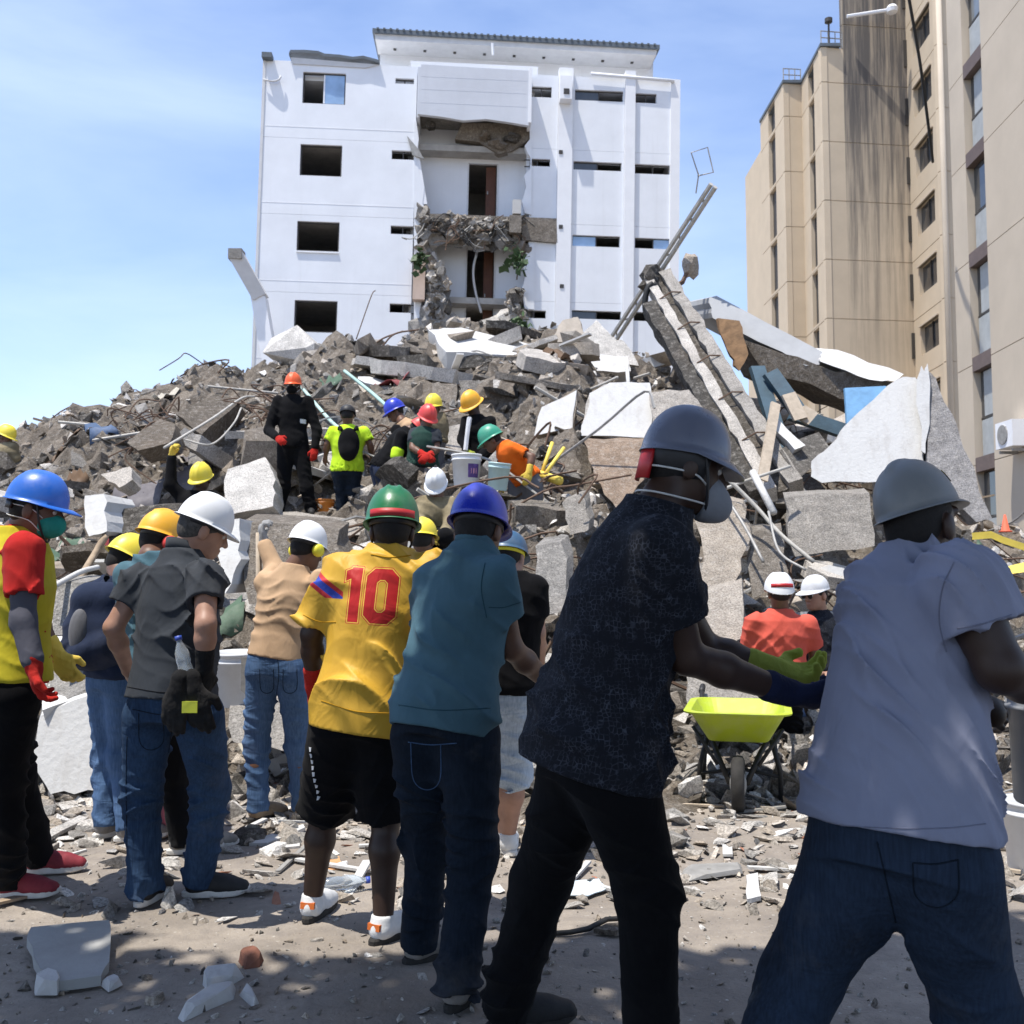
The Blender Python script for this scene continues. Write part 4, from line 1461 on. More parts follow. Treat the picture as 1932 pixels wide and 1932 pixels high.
def seg_box(p, dr, nin, s0, s1, y0, y1, z0, z1, lo):
    mb = MB()
    P = [(s, y, z) for z in (z0, z1) for y in (y0, y1) for s in (s0, s1)]
    mb.add([(p[0] + dr[0] * s + nin[0] * y - lo[0], p[1] + dr[1] * s + nin[1] * y - lo[1], z - lo[2]) for s, y, z in P],
           [(0, 2, 3, 1), (4, 5, 7, 6), (0, 1, 5, 4), (2, 6, 7, 3), (0, 4, 6, 2), (1, 3, 7, 5)])
    return mb


levels = [0.0] + [z for z in JZ if z < HR - 1] + [HR]
levels_t = [0.0] + JZ + [JZ[-1] + 2.93, 36.0]
segs = [(0, 1, levels, M_beige, 'slit'), (1, 2, levels, M_beige, None), (2, 3, levels, M_beige, 'slit'), (3, 4, levels, M_beige, None),
        (4, 5, levels_t, M_beige_st, None), (5, 6, levels_t, M_beige, 'win'), (6, 7, levels_t, M_beige, None)]
for a, b, lv, mt, kind in segs:
    p, q = PL[a], PL[b]
    Ls = np.linalg.norm(q - p)
    for i in range(len(lv) - 1):
        z0, z1 = lv[i] + 0.02, lv[i + 1] - 0.02
        hl = []
        if kind == 'slit': hl = [(Ls * 0.36, Ls * 0.64, z0 + 0.12, z1 - 0.05)]
        if kind == 'win': hl = [(Ls * 0.22, Ls * 0.78, z0 + 1.0, z1 - 0.55)]
        o, dr, nin, _ = wall_seg(p, q, z0, z1, mt, BT, lb, hl)
        if kind and i > 1:
            s0, s1, zz0, zz1 = hl[0]
            fr = seg_box(p, dr, nin, s0, s1, 0.2, 0.24, zz0, zz1, lb).build('window', M_pane_dk if kind == 'win' else M_frame, BT)
            if kind == 'win':
                seg_box(p, dr, nin, (s0 + s1) / 2 - 0.04, (s0 + s1) / 2 + 0.04, 0.14, 0.2, zz0, zz1, lb).build('mullion', M_frame, fr)
                seg_box(p, dr, nin, s0 - 0.08, s1 + 0.08, -0.1, 0.1, zz1, zz1 + 0.07, lb).build('lintel', M_beige_n, fr)
                seg_box(p, dr, nin, -0.32, -0.12, -0.06, 0.05, zz0 - 0.05, zz1 - 0.25, lb).build('side_slot', M_frame, fr) if False else None
    # dark recess behind the open joints
    seg_box(p, dr, nin, 0.02, Ls - 0.02, 0.04, 0.12, 0.0, lv[-1] - 0.1, lb).build('backing_wall', M_beige, BT) if kind is None else None
# slots beside the corner windows on the core's right edge
for i in range(2, len(levels_t) - 2):
    z0, z1 = levels_t[i] + 1.0, levels_t[i + 1] - 0.55
    p, q = PL[4], PL[5]; dr = unit(q - p)
    P0 = p + dr * (np.linalg.norm(q - p) - 0.05)
    MB().box((P0[0] - lb[0], P0[1] - 0.03 - lb[1], (z0 + z1) / 2 - lb[2]), (0.22, 0.1, (z1 - z0) * 0.9)).build('corner_slot', M_frame, BT)
# roof, railings, lamp
for (a, b), z in (((0, 1), HR), ((2, 3), HR)):
    p, q = PL[a], PL[b]
    mb = MB(); mb.prism([(p[0] - 0.06 - lb[0], p[1] - lb[1], z), (q[0] - 0.06 - lb[0], q[1] - 0.1 - lb[1], z), (q[0] + 1.0 - lb[0], q[1] - 0.1 - lb[1], z), (p[0] + 1.0 - lb[0], p[1] - lb[1], z)], (0, 0, 0.16))
    mb.build('roof_edge', M_roofedge, BT)
for a, b, off2 in ((1, 2, 0.0), (3, 4, 0.0)):
    p, q = PL[a], PL[b]
    for z in (0.35, 0.7):
        mb = MB(); mb.tube([(p[0] - lb[0], p[1] - lb[1], HR + 0.15 + z), (q[0] - lb[0], q[1] - lb[1], HR + 0.15 + z)], 0.03, 5); mb.build('rail', M_steel, BT)
    for t in np.linspace(0.02, 0.98, 4):
        c = p + (q - p) * t
        mb = MB(); mb.tube([(c[0] - lb[0], c[1] - lb[1], HR), (c[0] - lb[0], c[1] - lb[1], HR + 0.87)], 0.03, 5); mb.build('rail_post', M_steel, BT)
c = pt(1571, 50)
mb = MB(); mb.tube([(c[0] - lb[0], c[1] - lb[1], HR), (c[0] - lb[0], c[1] - lb[1], HR + 1.3)], 0.05, 6); mb.lathe([(0.01, -0.1), (0.2, -0.05), (0.2, 0.15), (0.02, 0.25)], (c[0] - lb[0], c[1] - lb[1], HR + 1.35), 10); mb.build('roof_lamp', M_frame, BT)
a, b = at(1598, 31, 49.8), at(1683, 18, 49.5)
mb = MB(); mb.tube([a - lb, b - lb], 0.09, 6); ro = mb.build('bracket_arm', M_band, BT)
MB().lathe([(0.02, -0.2), (0.26, -0.15), (0.3, 0.05), (0.2, 0.2), (0.02, 0.22)], b - lb, 12).build('floodlight', M_band, ro)
sh = MB(); sh.bx(PL[5][0] + 0.6 - lb[0], PL[5][0] + 12 - lb[0], 51 - lb[1], 66 - lb[1], 0, 35.5); sh.bx(PL[0][0] + 0.8 - lb[0], PL[5][0] + 3 - lb[0], 59.2 - lb[1], 66 - lb[1], 0, HR - 0.3)
sh.build('rear_block', M_beige, BT)
mb = MB()
for poly, z in (([PL[0], PL[1], PL[2], PL[3], PL[4], PL[5]], HR - 0.35),):
    mb.add([(p[0] - lb[0], p[1] - lb[1], z) for p in poly] + [(PL[5][0] + 3 - lb[0], 62 - lb[1], z), (PL[0][0] + 1.6 - lb[0], 62 - lb[1], z)], [tuple(range(8))])
mb.build('roof', M_roofedge, BT)
mb = MB(); mb.tube([np.append(PL[6] - lb[:2] + np.array((0.05, -0.12)), 0), np.append(PL[6] - lb[:2] + np.array((0.05, -0.12)), 36)], 0.13, 8); mb.build('downpipe', M_beige_n, BT, smooth=True)

# near beige building at the right edge
NB = empty('building', at(1870, 1100, 29) * np.array((1, 1, 0)))
tag(NB, 'near beige building at the right edge with a vertical window strip', 'building')
ln = np.array(NB.location)
NPL = [pt(1797, 31.7), np.array((14.0, 14.0))]
NPL[1] = NPL[0] + (np.array((13.2, 14.0)) - NPL[0])
Ls = np.linalg.norm(NPL[1] - NPL[0]); drn = (NPL[1] - NPL[0]) / Ls


def s_of(px):
    best = min(np.linspace(0, Ls, 3000), key=lambda s: abs((NPL[0] + drn * s)[0] / (NPL[0] + drn * s)[1] - (px - CPX) / (FPX * 1.0025)))
    return best


sA, sB = s_of(1848), s_of(1884)
bandz = [storey(1870, py, NPL[0][1] + drn[1] * (sA + sB) / 2) for py in (1060, 873, 680, 480, 288, 117, -70, -250)]
edges_s = [0.0, s_of(1812), sA, sB] + [sB + 3.4 * k for k in range(1, 6) if sB + 3.4 * k < Ls] + [Ls]
hz = [0.0] + bandz + [26.0]
for i in range(len(hz) - 1):
    for j in range(len(edges_s) - 1):
        if j == 2: continue
        p = NPL[0] + drn * edges_s[j]; q = NPL[0] + drn * edges_s[j + 1]
        wall_seg(p + drn * 0.012, q - drn * 0.012, hz[i] + 0.012, hz[i + 1] - 0.012, M_beige_n, NB, ln)
    p, q = NPL[0] + drn * sA, NPL[0] + drn * sB
    o, dr, nin, L2 = wall_seg(p, q, hz[i] - 0.22, hz[i] + 0.22, M_brownpanel, NB, ln, name='spandrel') if i else (None, drn, np.array((abs(drn[1]), -drn[0])), np.linalg.norm(q - p))
    nn = nin if nin[0] > 0 else -nin
    z0, z1 = hz[i] + 0.22, hz[i + 1] - 0.22
    fr = seg_box(p, drn, nn, 0.0, L2, 0.24, 0.3, z0, z1, ln).build('window', M_pane_dk, NB)
    zm = z0 + (z1 - z0) * 0.45
    seg_box(p, drn, nn, 0.05, L2 - 0.05, 0.2, 0.235, zm - 0.03, zm + 0.03, ln).build('transom', M_frame, fr)
    seg_box(p, drn, nn, 0.08, L2 - 0.3, 0.205, 0.23, z0 + 0.05, zm - 0.05, ln).build('pane', rnd.choice([M_curtain, M_pane_md, M_curtain]), fr)
    seg_box(p, drn, nn, 0.3, L2 - 0.05, 0.205, 0.23, zm + 0.05, z1 - 0.05, ln).build('pane', rnd.choice([M_pane_md, M_pane_dk, M_curtain]), fr)
nn2 = np.array((abs(drn[1]), -drn[0])); nn2 = nn2 if nn2[0] > 0 else -nn2
seg_box(NPL[0], drn, nn2, 0.02, Ls - 0.02, 0.31, 6.0, 0, 25.9, ln).build('core_wall', M_beige_n, NB)
# air conditioner on its facade
ac = empty('air_conditioner', at(1900, 820, 27.3)); la = np.array(ac.location)
tag(ac, 'white air-conditioning unit fixed to the near beige wall', 'air conditioner')
mb = MB(); mb.box((0.12, 0, 0), (0.42, 0.95, 0.72)); mb.build('casing', M_band, ac)
mb = MB(); mb.lathe([(0.27, -0.02), (0.27, 0.02), (0.2, 0.02), (0.2, 0.0)], (-0.10, 0.05, 0.0), 20, Matrix.Rotation(math.pi / 2, 3, 'Y')); mb.build('fan_ring', M_steel, ac)
mb = MB(); mb.box((-0.1, 0.05, 0), (0.02, 0.4, 0.4)); mb.build('fan_grille', M_frame, ac)
mb = MB(); mb.box((0.2, -0.35, -0.45), (0.5, 0.05, 0.08)); mb.box((0.2, 0.35, -0.45), (0.5, 0.05, 0.08)); mb.build('bracket', M_steel, ac)
# slack black cable in front of the tower
cb = MB(); o0 = at(1712, -20, 28)
cb.tube([p - o0 for p in curve_pts([at(1712, -20, 28), at(1736, 120, 29), at(1752, 240, 30), at(1760, 306, 31)], 8)], 0.045, 6)
tag(cb.build('hanging_cable', M_wire, None, True), 'thick black cable hanging in front of the stained tower core', 'cable').location = o0
# ------------------------------------------------------------------ the rubble heap
SKY = [(-700, 990), (-300, 920), (0, 862), (60, 846), (180, 795), (300, 757), (420, 738), (470, 732), (560, 712), (650, 682), (740, 678), (800, 652), (850, 640),
       (950, 648), (1040, 640), (1130, 655), (1200, 678), (1290, 700), (1400, 780), (1500, 815), (1600, 870), (1750, 945), (1900, 1015), (2200, 1060)]
RX = [(px - CPX) / FPX * 20 for px, py in SKY]
RZ = [max(0.2, at(px, py, 20)[2]) for px, py in SKY]
GY = [5.9, 6.5, 7.2, 8.5, 10, 11, 12.4, 14, 17, 20, 22, 26, 31, 34, 60]
GV = [-0.02, 0.0, 0.035, 0.1, 0.19, 0.25, 0.34, 0.5, 0.8, 1.0, 0.93, 0.6, 0.35, 0.3, 0.05]
PINS = [(553, 975, 12.4), (655, 978, 12.2), (740, 962, 11.9), (800, 958, 11.7), (905, 900, 12.5), (985, 1000, 11.2), (880, 925, 11.3), (345, 1000, 10.0),
        (825, 1035, 9.2), (745, 900, 13.2), (818, 890, 13.0), (10, 870, 15.0)]
PINW = [at(*p) for p in PINS]
_hr = np.random.RandomState(21)
_W = [(_hr.normal(size=2) * f, _hr.uniform(0, 6.3), a) for f, a in ((0.5, 0.16), (0.8, 0.13), (1.3, 0.11), (2.2, 0.08), (3.3, 0.06), (5, 0.045), (7, 0.03)) for _ in range(3)]


def heap0(x, y):
    x = np.asarray(x, float); y = np.asarray(y, float)
    ye = y + 0.35 * np.sin(1.7 * x + 0.5) + 0.25 * np.sin(3.1 * x) - np.clip((x - 2.6) * 0.1, -0.1, 0.4)
    z = np.interp(x * 20 / np.maximum(y, 8) * 0.5 + x * 0.5, RX, RZ) * np.interp(ye, GY, GV)
    n = sum(a * np.sin(k[0] * x + k[1] * y + ph) for k, ph, a in _W)
    return z + n * np.clip((ye - 6.5) / 2.5, 0, 1)


PINC = [p[2] - float(heap0(p[0], p[1])) for p in PINW]


def heap(x, y):
    z = heap0(x, y)
    for p, c in zip(PINW, PINC):
        z = z + c * np.exp(-((x - p[0]) ** 2 + (y - p[1]) ** 2) / 0.55 ** 2)
    return z


hx = np.arange(-17, 15, 0.13); hy = np.concatenate([np.arange(5.9, 16, 0.11), np.arange(16, 37, 0.2)])
X, Y = np.meshgrid(hx, hy)
Z = heap(X, Y)
Xj = X + _hr.uniform(-0.04, 0.04, X.shape); Yj = Y + _hr.uniform(-0.04, 0.04, X.shape)
Z = Z + _hr.uniform(-0.11, 0.08, X.shape) * (Y > 6.9)
nx = len(hx)
idx = np.arange(X.size).reshape(X.shape)
F = np.stack([idx[:-1, :-1], idx[:-1, 1:], idx[1:, 1:], idx[1:, :-1]], -1).reshape(-1, 4)
heap_o = new_obj('rubble_heap', mesh_np('rubble_heap', np.stack([Xj.ravel(), Yj.ravel(), Z.ravel()], 1), F, False), M_rubd)  # darker tone stands for shadowed dirt between the pieces
tag(heap_o, 'great heap of broken concrete and dust in front of the white block', kind='structure')


def chunk_verts(seed, size=(1, 1, 1), n=14):
    r_ = random.Random(seed)
    bm = bmesh.new()
    for _ in range(n):
        bm.verts.new(((r_.random() - 0.5) * size[0], (r_.random() - 0.5) * size[1], (r_.random() - 0.5) * size[2]))
    bmesh.ops.convex_hull(bm, input=bm.verts[:])
    loose = [v for v in bm.verts if not v.link_faces]
    bmesh.ops.delete(bm, geom=loose, context='VERTS')
    bmesh.ops.recalc_face_normals(bm, faces=bm.faces[:])
    bm.verts.index_update()
    V = np.array([v.co[:] for v in bm.verts]); Fc = [tuple(v.index for v in f.verts) for f in bm.faces]
    bm.free()
    return V, Fc


CH = []
for k in range(22):
    r_ = random.Random(900 + k)
    sz = r_.choice([(1, 0.8, 0.7), (1.2, 0.9, 0.28), (1, 1, 0.9), (1.5, 0.6, 0.35), (1.3, 1.0, 0.18), (1.0, 0.45, 0.4)])
    CH.append(chunk_verts(700 + k, sz, r_.choice([9, 11, 14, 18])))
CHM = []
for k, (V, Fc) in enumerate(CH):
    for mt in (M_rub, M_rubd, M_slab):
        me = bpy.data.meshes.new('concrete_chunk'); me.from_pydata([tuple(v) for v in V], [], Fc); me.update(); me.materials.append(mt)
        CHM.append(me)


def in_view(p, m=60):
    px = CPX + p[0] / p[1] * FPX
    return -m < px < 1932 + m


rr = random.Random(77)
cnt = 0
while cnt < 230:
    y = 6.6 + 15.5 * rr.random() ** 1.15
    x = rr.uniform(-0.56, 0.5) * y
    z = float(heap(x, y))
    if not in_view((x, y), 30) or z < 0.02 or (0.8 < x < 2.2 and y < 7.7): continue
    s = (0.14 + 0.75 * rr.random() ** 2.2) * (0.5 + y / 24)
    o = new_obj('concrete_chunk', CHM[rr.randrange(len(CHM))], None, heap_o)
    o.location = (x, y, z + s * 0.16)
    o.rotation_euler = (rr.gauss(0, 0.45), rr.gauss(0, 0.45), rr.uniform(0, 6.28))
    o.scale = (s, s, s)
    cnt += 1
# broken floor plates lying in layers
for k in range(95):
    r_ = random.Random(5000 + k)
    while True:
        y = 8.2 + 12.6 * r_.random() ** 1.1; x = r_.uniform(-0.54, 0.36) * y
        if in_view((x, y), 0) and not (y > 15.5 and x < -0.22 * y): break
    z = float(heap(x, y)) + r_.uniform(-0.04, 0.14)
    L_, W_, T_ = r_.uniform(0.5, 1.7) * (0.6 + y / 28), r_.uniform(0.35, 0.9), r_.uniform(0.08, 0.24)
    n_ = 12; out = []
    for i in range(n_):
        a_ = 2 * math.pi * i / n_
        q = max(abs(math.cos(a_)), abs(math.sin(a_)))
        g = r_.uniform(0.78, 1.06)
        out.append((L_ / 2 * math.cos(a_) / q * g, W_ / 2 * math.sin(a_) / q * g))
    V = [(p, q, T_ / 2 + r_.uniform(-0.02, 0.02)) for p, q in out] + [(p * r_.uniform(0.9, 1.08), q * r_.uniform(0.9, 1.08), -T_ / 2) for p, q in out]
    Fc = [tuple(range(n_)), tuple(range(2 * n_ - 1, n_ - 1, -1))] + [(i, n_ + i, n_ + (i + 1) % n_, (i + 1) % n_) for i in range(n_)]
    me = bpy.data.meshes.new('floor_plate'); me.from_pydata(V, [], Fc); me.update()
    o = new_obj('floor_plate', me, r_.choice([M_rub, M_rub, M_rubd, M_slab, M_slabw]), heap_o)
    o.location = (x, y, z); o.rotation_euler = (r_.gauss(0.12, 0.3), r_.gauss(0, 0.22), r_.gauss(0, 0.7))


def euler_np(a, b, c):
    return np.array(Matrix.Rotation(c, 3, 'Z') @ Matrix.Rotation(b, 3, 'Y') @ Matrix.Rotation(a, 3, 'X'))


def scatter(n, fn, smin_, smax_, seed, name, mat, parent=None, flat=1.0, shapes=CH, lift=0.1, pw=3.2):
    r_ = random.Random(seed)
    Vs, Fs, nv = [], [], 0
    for _ in range(n):
        x, y, z = fn(r_)
        V, Fc = shapes[r_.randrange(len(shapes))]
        s = smin_ + (smax_ - smin_) * r_.random() ** pw
        A = euler_np(r_.gauss(0, 0.6), r_.gauss(0, 0.6), r_.uniform(0, 6.28))
        W = (A @ (V * s).T).T * np.array((1, 1, flat)) + np.array((x, y, z + s * lift))
        Vs.append(W); Fs += [tuple(i + nv for i in f) for f in Fc]; nv += len(V)
    return new_obj(name, mesh_np(name, np.concatenate(Vs), Fs, False), mat, parent)


def on_heap(r_):
    while True:
        y = 6.4 + 15.8 * r_.random() ** 1.35
        x = r_.uniform(-0.58, 0.52) * y
        z = float(heap(x, y))
        if z > -0.03: return x, y, z


for seed, mt, n, a, b in ((1, M_rub, 9000, 0.02, 0.26), (2, M_rubd, 5000, 0.03, 0.32), (3, M_slab, 6000, 0.02, 0.2)):
    tag(scatter(n, on_heap, a, b, seed, 'rubble_crumbs', mt, heap_o), kind='stuff')
M_rubw = rubble_mat('white_plaster_bits', (0.6, 0.58, 0.55), 0.25, 0.3, brown=0)
tag(scatter(2600, on_heap, 0.02, 0.22, 4, 'plaster_bits', M_rubw, heap_o), kind='stuff')

# bent rebar, pipes and laths lying in the heap
for k in range(150):
    r_ = random.Random(400 + k)
    while True:
        y = r_.uniform(8, 20.5); x = r_.uniform(-0.52, 0.5) * y
        if in_view((x, y), 0): break
    z = float(heap(x, y)) + r_.uniform(0.0, 0.25)
    a = r_.uniform(0, 6.28); ln_ = r_.uniform(0.6, 2.4)
    p = np.array((x, y, z)); d_ = np.array((math.cos(a), math.sin(a) * 0.6, r_.uniform(-0.1, 0.5 if y < 15 else 0.12)))
    kind = r_.random()
    if kind < 0.55:
        q = [p, p + d_ * ln_ * 0.4 + np.array((0, 0, 0.12)), p + d_ * ln_ * 0.75 + np.array((r_.gauss(0, .2), 0, r_.gauss(0.1, .2))), p + d_ * ln_ + np.array((r_.gauss(0, .3), 0, -r_.random() * 0.3))]
        mb = MB(); mb.tube(curve_pts(q, 4), 0.010 + 0.008 * r_.random(), 5); mb.build('rebar', M_rebar if r_.random() < 0.7 else M_steel, heap_o)
    elif kind < 0.8:
        mb = MB(); mb.tube([p, p + d_ * ln_ * 0.5], 0.02 + 0.01 * r_.random(), 6); mb.build('pipe', M_pipe if r_.random() < 0.3 else M_steel, heap_o)
    else:
        mb = MB(); A = Matrix.Rotation(a, 3, 'Z') @ Matrix.Rotation(r_.uniform(-0.5, 0.3), 3, 'Y')
        mb.box(p, (ln_ * 0.7, 0.12, 0.03), A); mb.build('lath', r_.choice([M_wood, M_woodlt, M_slabw]), heap_o)


mb = MB(); r_ = random.Random(31)
for c_ in range(34):
    y = r_.uniform(9, 17); x = r_.uniform(-0.52, 0.46) * y; z = float(heap(x, y))
    for _ in range(9):
        p = np.array((x + r_.gauss(0, 0.25), y + r_.gauss(0, 0.2), z + r_.uniform(-0.05, 0.15)))
        a_ = r_.uniform(0, 6.28); d_ = np.array((math.cos(a_), math.sin(a_) * 0.5, r_.uniform(0.0, 0.9))) * r_.uniform(0.25, 0.8)
        mb.tube(curve_pts([p, p + d_ * 0.5 + np.array((r_.gauss(0, .08), 0, 0.06)), p + d_ + np.array((r_.gauss(0, .15), 0, -r_.random() * 0.2))], 4), 0.008 + 0.006 * r_.random(), 4)
tag(mb.build('rebar_tangle', M_rebar, heap_o), kind='stuff')


# torn cloth, plastic and bedding caught in the heap
RAG = [fabric('rag_' + n_, c_, wscale=14, dust=0.4) for n_, c_ in (('red', (0.2, 0.04, 0.045)), ('blue', (0.08, 0.12, 0.2)), ('cream', (0.4, 0.37, 0.31)), ('green', (0.09, 0.14, 0.1)), ('brown', (0.13, 0.085, 0.055)), ('grey', (0.16, 0.15, 0.16)))]
for k in range(48):
    r_ = random.Random(9100 + k)
    while True:
        y = r_.uniform(7.2, 19); x = r_.uniform(-0.52, 0.46) * y
        if in_view((x, y), 0): break
    z = float(heap(x, y)); w_ = r_.uniform(0.12, 0.42); n_ = 6
    V = []
    a_ = r_.uniform(0, 6.28); ca, sa = math.cos(a_), math.sin(a_)
    for j in range(n_):
        for i in range(n_):
            u, v = (i / (n_ - 1) - 0.5) * w_ * 1.5 + r_.gauss(0, 0.012), (j / (n_ - 1) - 0.5) * w_ + r_.gauss(0, 0.012)
            X_, Y_ = u * ca - v * sa, u * sa + v * ca
            V.append((X_, Y_, float(heap(x + X_, y + Y_)) - z + 0.07 + 0.06 * math.sin(9 * u / w_ + k) + r_.gauss(0, 0.015)))
    me = mesh_np('rag', V, [(j * n_ + i, j * n_ + i + 1, (j + 1) * n_ + i + 1, (j + 1) * n_ + i) for j in range(n_ - 1) for i in range(n_ - 1)], True)
    o = new_obj('rag', me, r_.choice(RAG), heap_o); o.location = (x, y, z)
    md = o.modifiers.new('thick', 'SOLIDIFY'); md.thickness = 0.008


def jag(pts, amp, n=4, seed=0):
    r_ = random.Random(seed)
    out = []
    for i in range(len(pts)):
        a, b = np.asarray(pts[i]), np.asarray(pts[(i + 1) % len(pts)])
        out.append(a)
        am = min(amp, 0.045 * np.linalg.norm(b - a))
        for k in range(1, n):
            t = k / n
            out.append(a + (b - a) * t + np.array([r_.uniform(-am, am) for _ in range(3)]))
    return out


def slab(name, label, cat, pix, thick, mat, seed=0, amp=0.05, n=4, edge=None, group=None, parent=None):
    """broken slab; pix = (px, py, depth) outline of the seen face, thick = offset to the far face"""
    P = [at(*p) for p in pix]
    # keep the seen face flat: best plane through the points, re-met along each sight line
    m0 = np.mean(P, 0); nv = np.linalg.svd(np.array(P) - m0)[2][2]
    cp = np.array((0, 0, CAMH))
    if abs(nv @ unit(m0 - cp)) > 0.12:
        P = [cp + (p - cp) * (((m0 - cp) @ nv) / ((p - cp) @ nv)) for p in P]
    c = np.mean(P, 0); c[2] = min(p[2] for p in P)
    Q = [q - nv * ((q - m0) @ nv) for q in jag(P, amp, n, seed)]
    Q = [q - c for q in Q]
    th = np.asarray(thick, float)
    m = len(Q)
    r_ = random.Random(seed + 1)
    B = [q + th * r_.uniform(0.98, 1.02) + np.array([r_.uniform(-amp, amp) for _ in range(3)]) * 0.3 for q in Q]
    if edge is None:
        mb = MB(); mb.add(Q + B, [tuple(range(m - 1, -1, -1)), tuple(range(m, 2 * m))] + [(i, (i + 1) % m, m + (i + 1) % m, m + i) for i in range(m)])
        o = mb.build(name, mat, parent)
        o.location = c
    else:
        o = empty(name, c)
        mb = MB(); mb.add(Q + [q + th * 0.08 for q in Q], [tuple(range(m - 1, -1, -1)), tuple(range(m, 2 * m))] + [(i, (i + 1) % m, m + (i + 1) % m, m + i) for i in range(m)])
        mb.build('plaster_face', mat, o)
        mb = MB()
        core = [q - nv * ((q + c - m0) @ nv) + th * 0.085 for q in jag([p - c for p in P], amp * 1.0, n, seed + 3)]
        mb.add(core + B, [tuple(range(m - 1, -1, -1)), tuple(range(m, 2 * m))] + [(i, (i + 1) % m, m + (i + 1) % m, m + i) for i in range(m)])
        mb.build('concrete_core', edge, o)
    tag(o, label, cat, group)
    return o


# upper heap: layered floor slabs
slab('concrete_slab', 'long brown-edged floor slab with dusty white top near the heap summit', 'slab', [(840, 668, 17.5), (985, 672, 17.6), (1062, 682, 17.8), (1060, 702, 17.7), (960, 700, 17.5), (842, 694, 17.4)], (0.05, 0.9, 0.12), M_rubd, 1, 0.04)
slab('concrete_slab', 'white dusted slab top lying along the heap crest', 'slab', [(808, 622, 18.6), (870, 618, 19.0), (1000, 650, 19.0), (1060, 668, 18.8), (985, 672, 17.6), (842, 664, 17.5)], (0, 0.1, -0.3), M_slabw, 2, 0.06)
slab('concrete_slab', 'tilted tan sheet slab standing at the crest beside the white wall', 'slab', [(1035, 648, 19.3), (1062, 604, 19.5), (1090, 598, 19.6), (1110, 645, 19.4)], (0.05, 0.35, 0.05), surf('tan_slab', (0.46, 0.40, 0.33), 0.9, 0.2, 4, 0.4), 3, 0.06)
slab('concrete_slab', 'pale broken slab leaning right on the crest below the lattice pole', 'slab', [(1090, 640, 18.9), (1125, 603, 19.2), (1190, 660, 19.0), (1205, 690, 18.6), (1120, 672, 18.6)], (0.05, 0.4, 0.05), M_slab, 4, 0.06)
slab('concrete_slab', 'bright white flat slab piece under the leaning crest slab', 'slab', [(1075, 700, 17.8), (1095, 664, 18.2), (1185, 672, 18.2), (1190, 700, 17.8)], (0, 0.4, -0.1), M_slabw, 5, 0.05)
slab('concrete_block', 'dark square concrete block jutting out below the crest', 'block', [(748, 672, 16.6), (806, 668, 16.6), (810, 728, 16.4), (750, 732, 16.4)], (0.1, 0.8, 0.0), M_rubd, 6, 0.02, 2)
for k, (x0, x1, y0, y1) in enumerate(((815, 862, 722, 766), (866, 925, 718, 772), (930, 985, 716, 768), (988, 1030, 722, 770))):
    slab('wall_stone', ['rough stone lump at the left end of the row below the brown slab', 'broad rough stone block behind the orange-yellow helmet', 'rough stone block right of the orange-yellow helmet', 'small stone block at the right end of the row'][k], 'stone',
         [(x0, y0, 15.6), (x1, y0 + 2, 15.6), (x1 - 3, y1, 15.4), (x0 + 2, y1 - 2, 15.4)], (0, 0.7, 0.05), M_rubd if k % 2 else M_rub, 60 + k, 0.05, 3, group='row of rough stone blocks')
slab('concrete_block', 'rounded grey stone block between the stooping men and the bucket', 'block', [(815, 812, 13.6), (868, 800, 13.8), (878, 838, 13.6), (862, 862, 13.4), (820, 860, 13.4)], (0, 0.6, 0.1), M_rub, 64, 0.05, 3)
# two white wall panels lying on the heap
slab('fallen_wall', 'small white wall panel tipped on the heap, left of the larger white one', 'wall panel', [(1008, 822, 12.9), (1022, 768, 13.2), (1088, 736, 13.4), (1080, 808, 13.0)], (0.05, 0.35, 0.0), M_slabw, 7, 0.02, 3, M_slab)
slab('fallen_wall', 'large white wall panel with jagged lower edge behind the grey helmet', 'wall panel', [(1095, 822, 12.6), (1112, 742, 13.0), (1150, 722, 13.1), (1226, 722, 13.1), (1232, 760, 13.0), (1222, 826, 12.6)], (0.05, 0.4, -0.02), M_slabw, 8, 0.03, 4, M_slab)
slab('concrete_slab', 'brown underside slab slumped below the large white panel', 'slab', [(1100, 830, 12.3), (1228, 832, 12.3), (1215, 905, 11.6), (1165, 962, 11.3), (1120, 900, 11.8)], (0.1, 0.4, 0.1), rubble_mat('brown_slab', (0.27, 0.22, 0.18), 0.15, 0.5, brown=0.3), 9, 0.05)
slab('concrete_slab', 'brown slab edge jutting out under the grey helmet, right of the panel', 'slab', [(1225, 740, 12.9), (1300, 735, 13.0), (1330, 775, 12.9), (1300, 840, 12.4), (1232, 830, 12.4)], (0.1, 0.5, 0.0), M_rub, 10, 0.05)
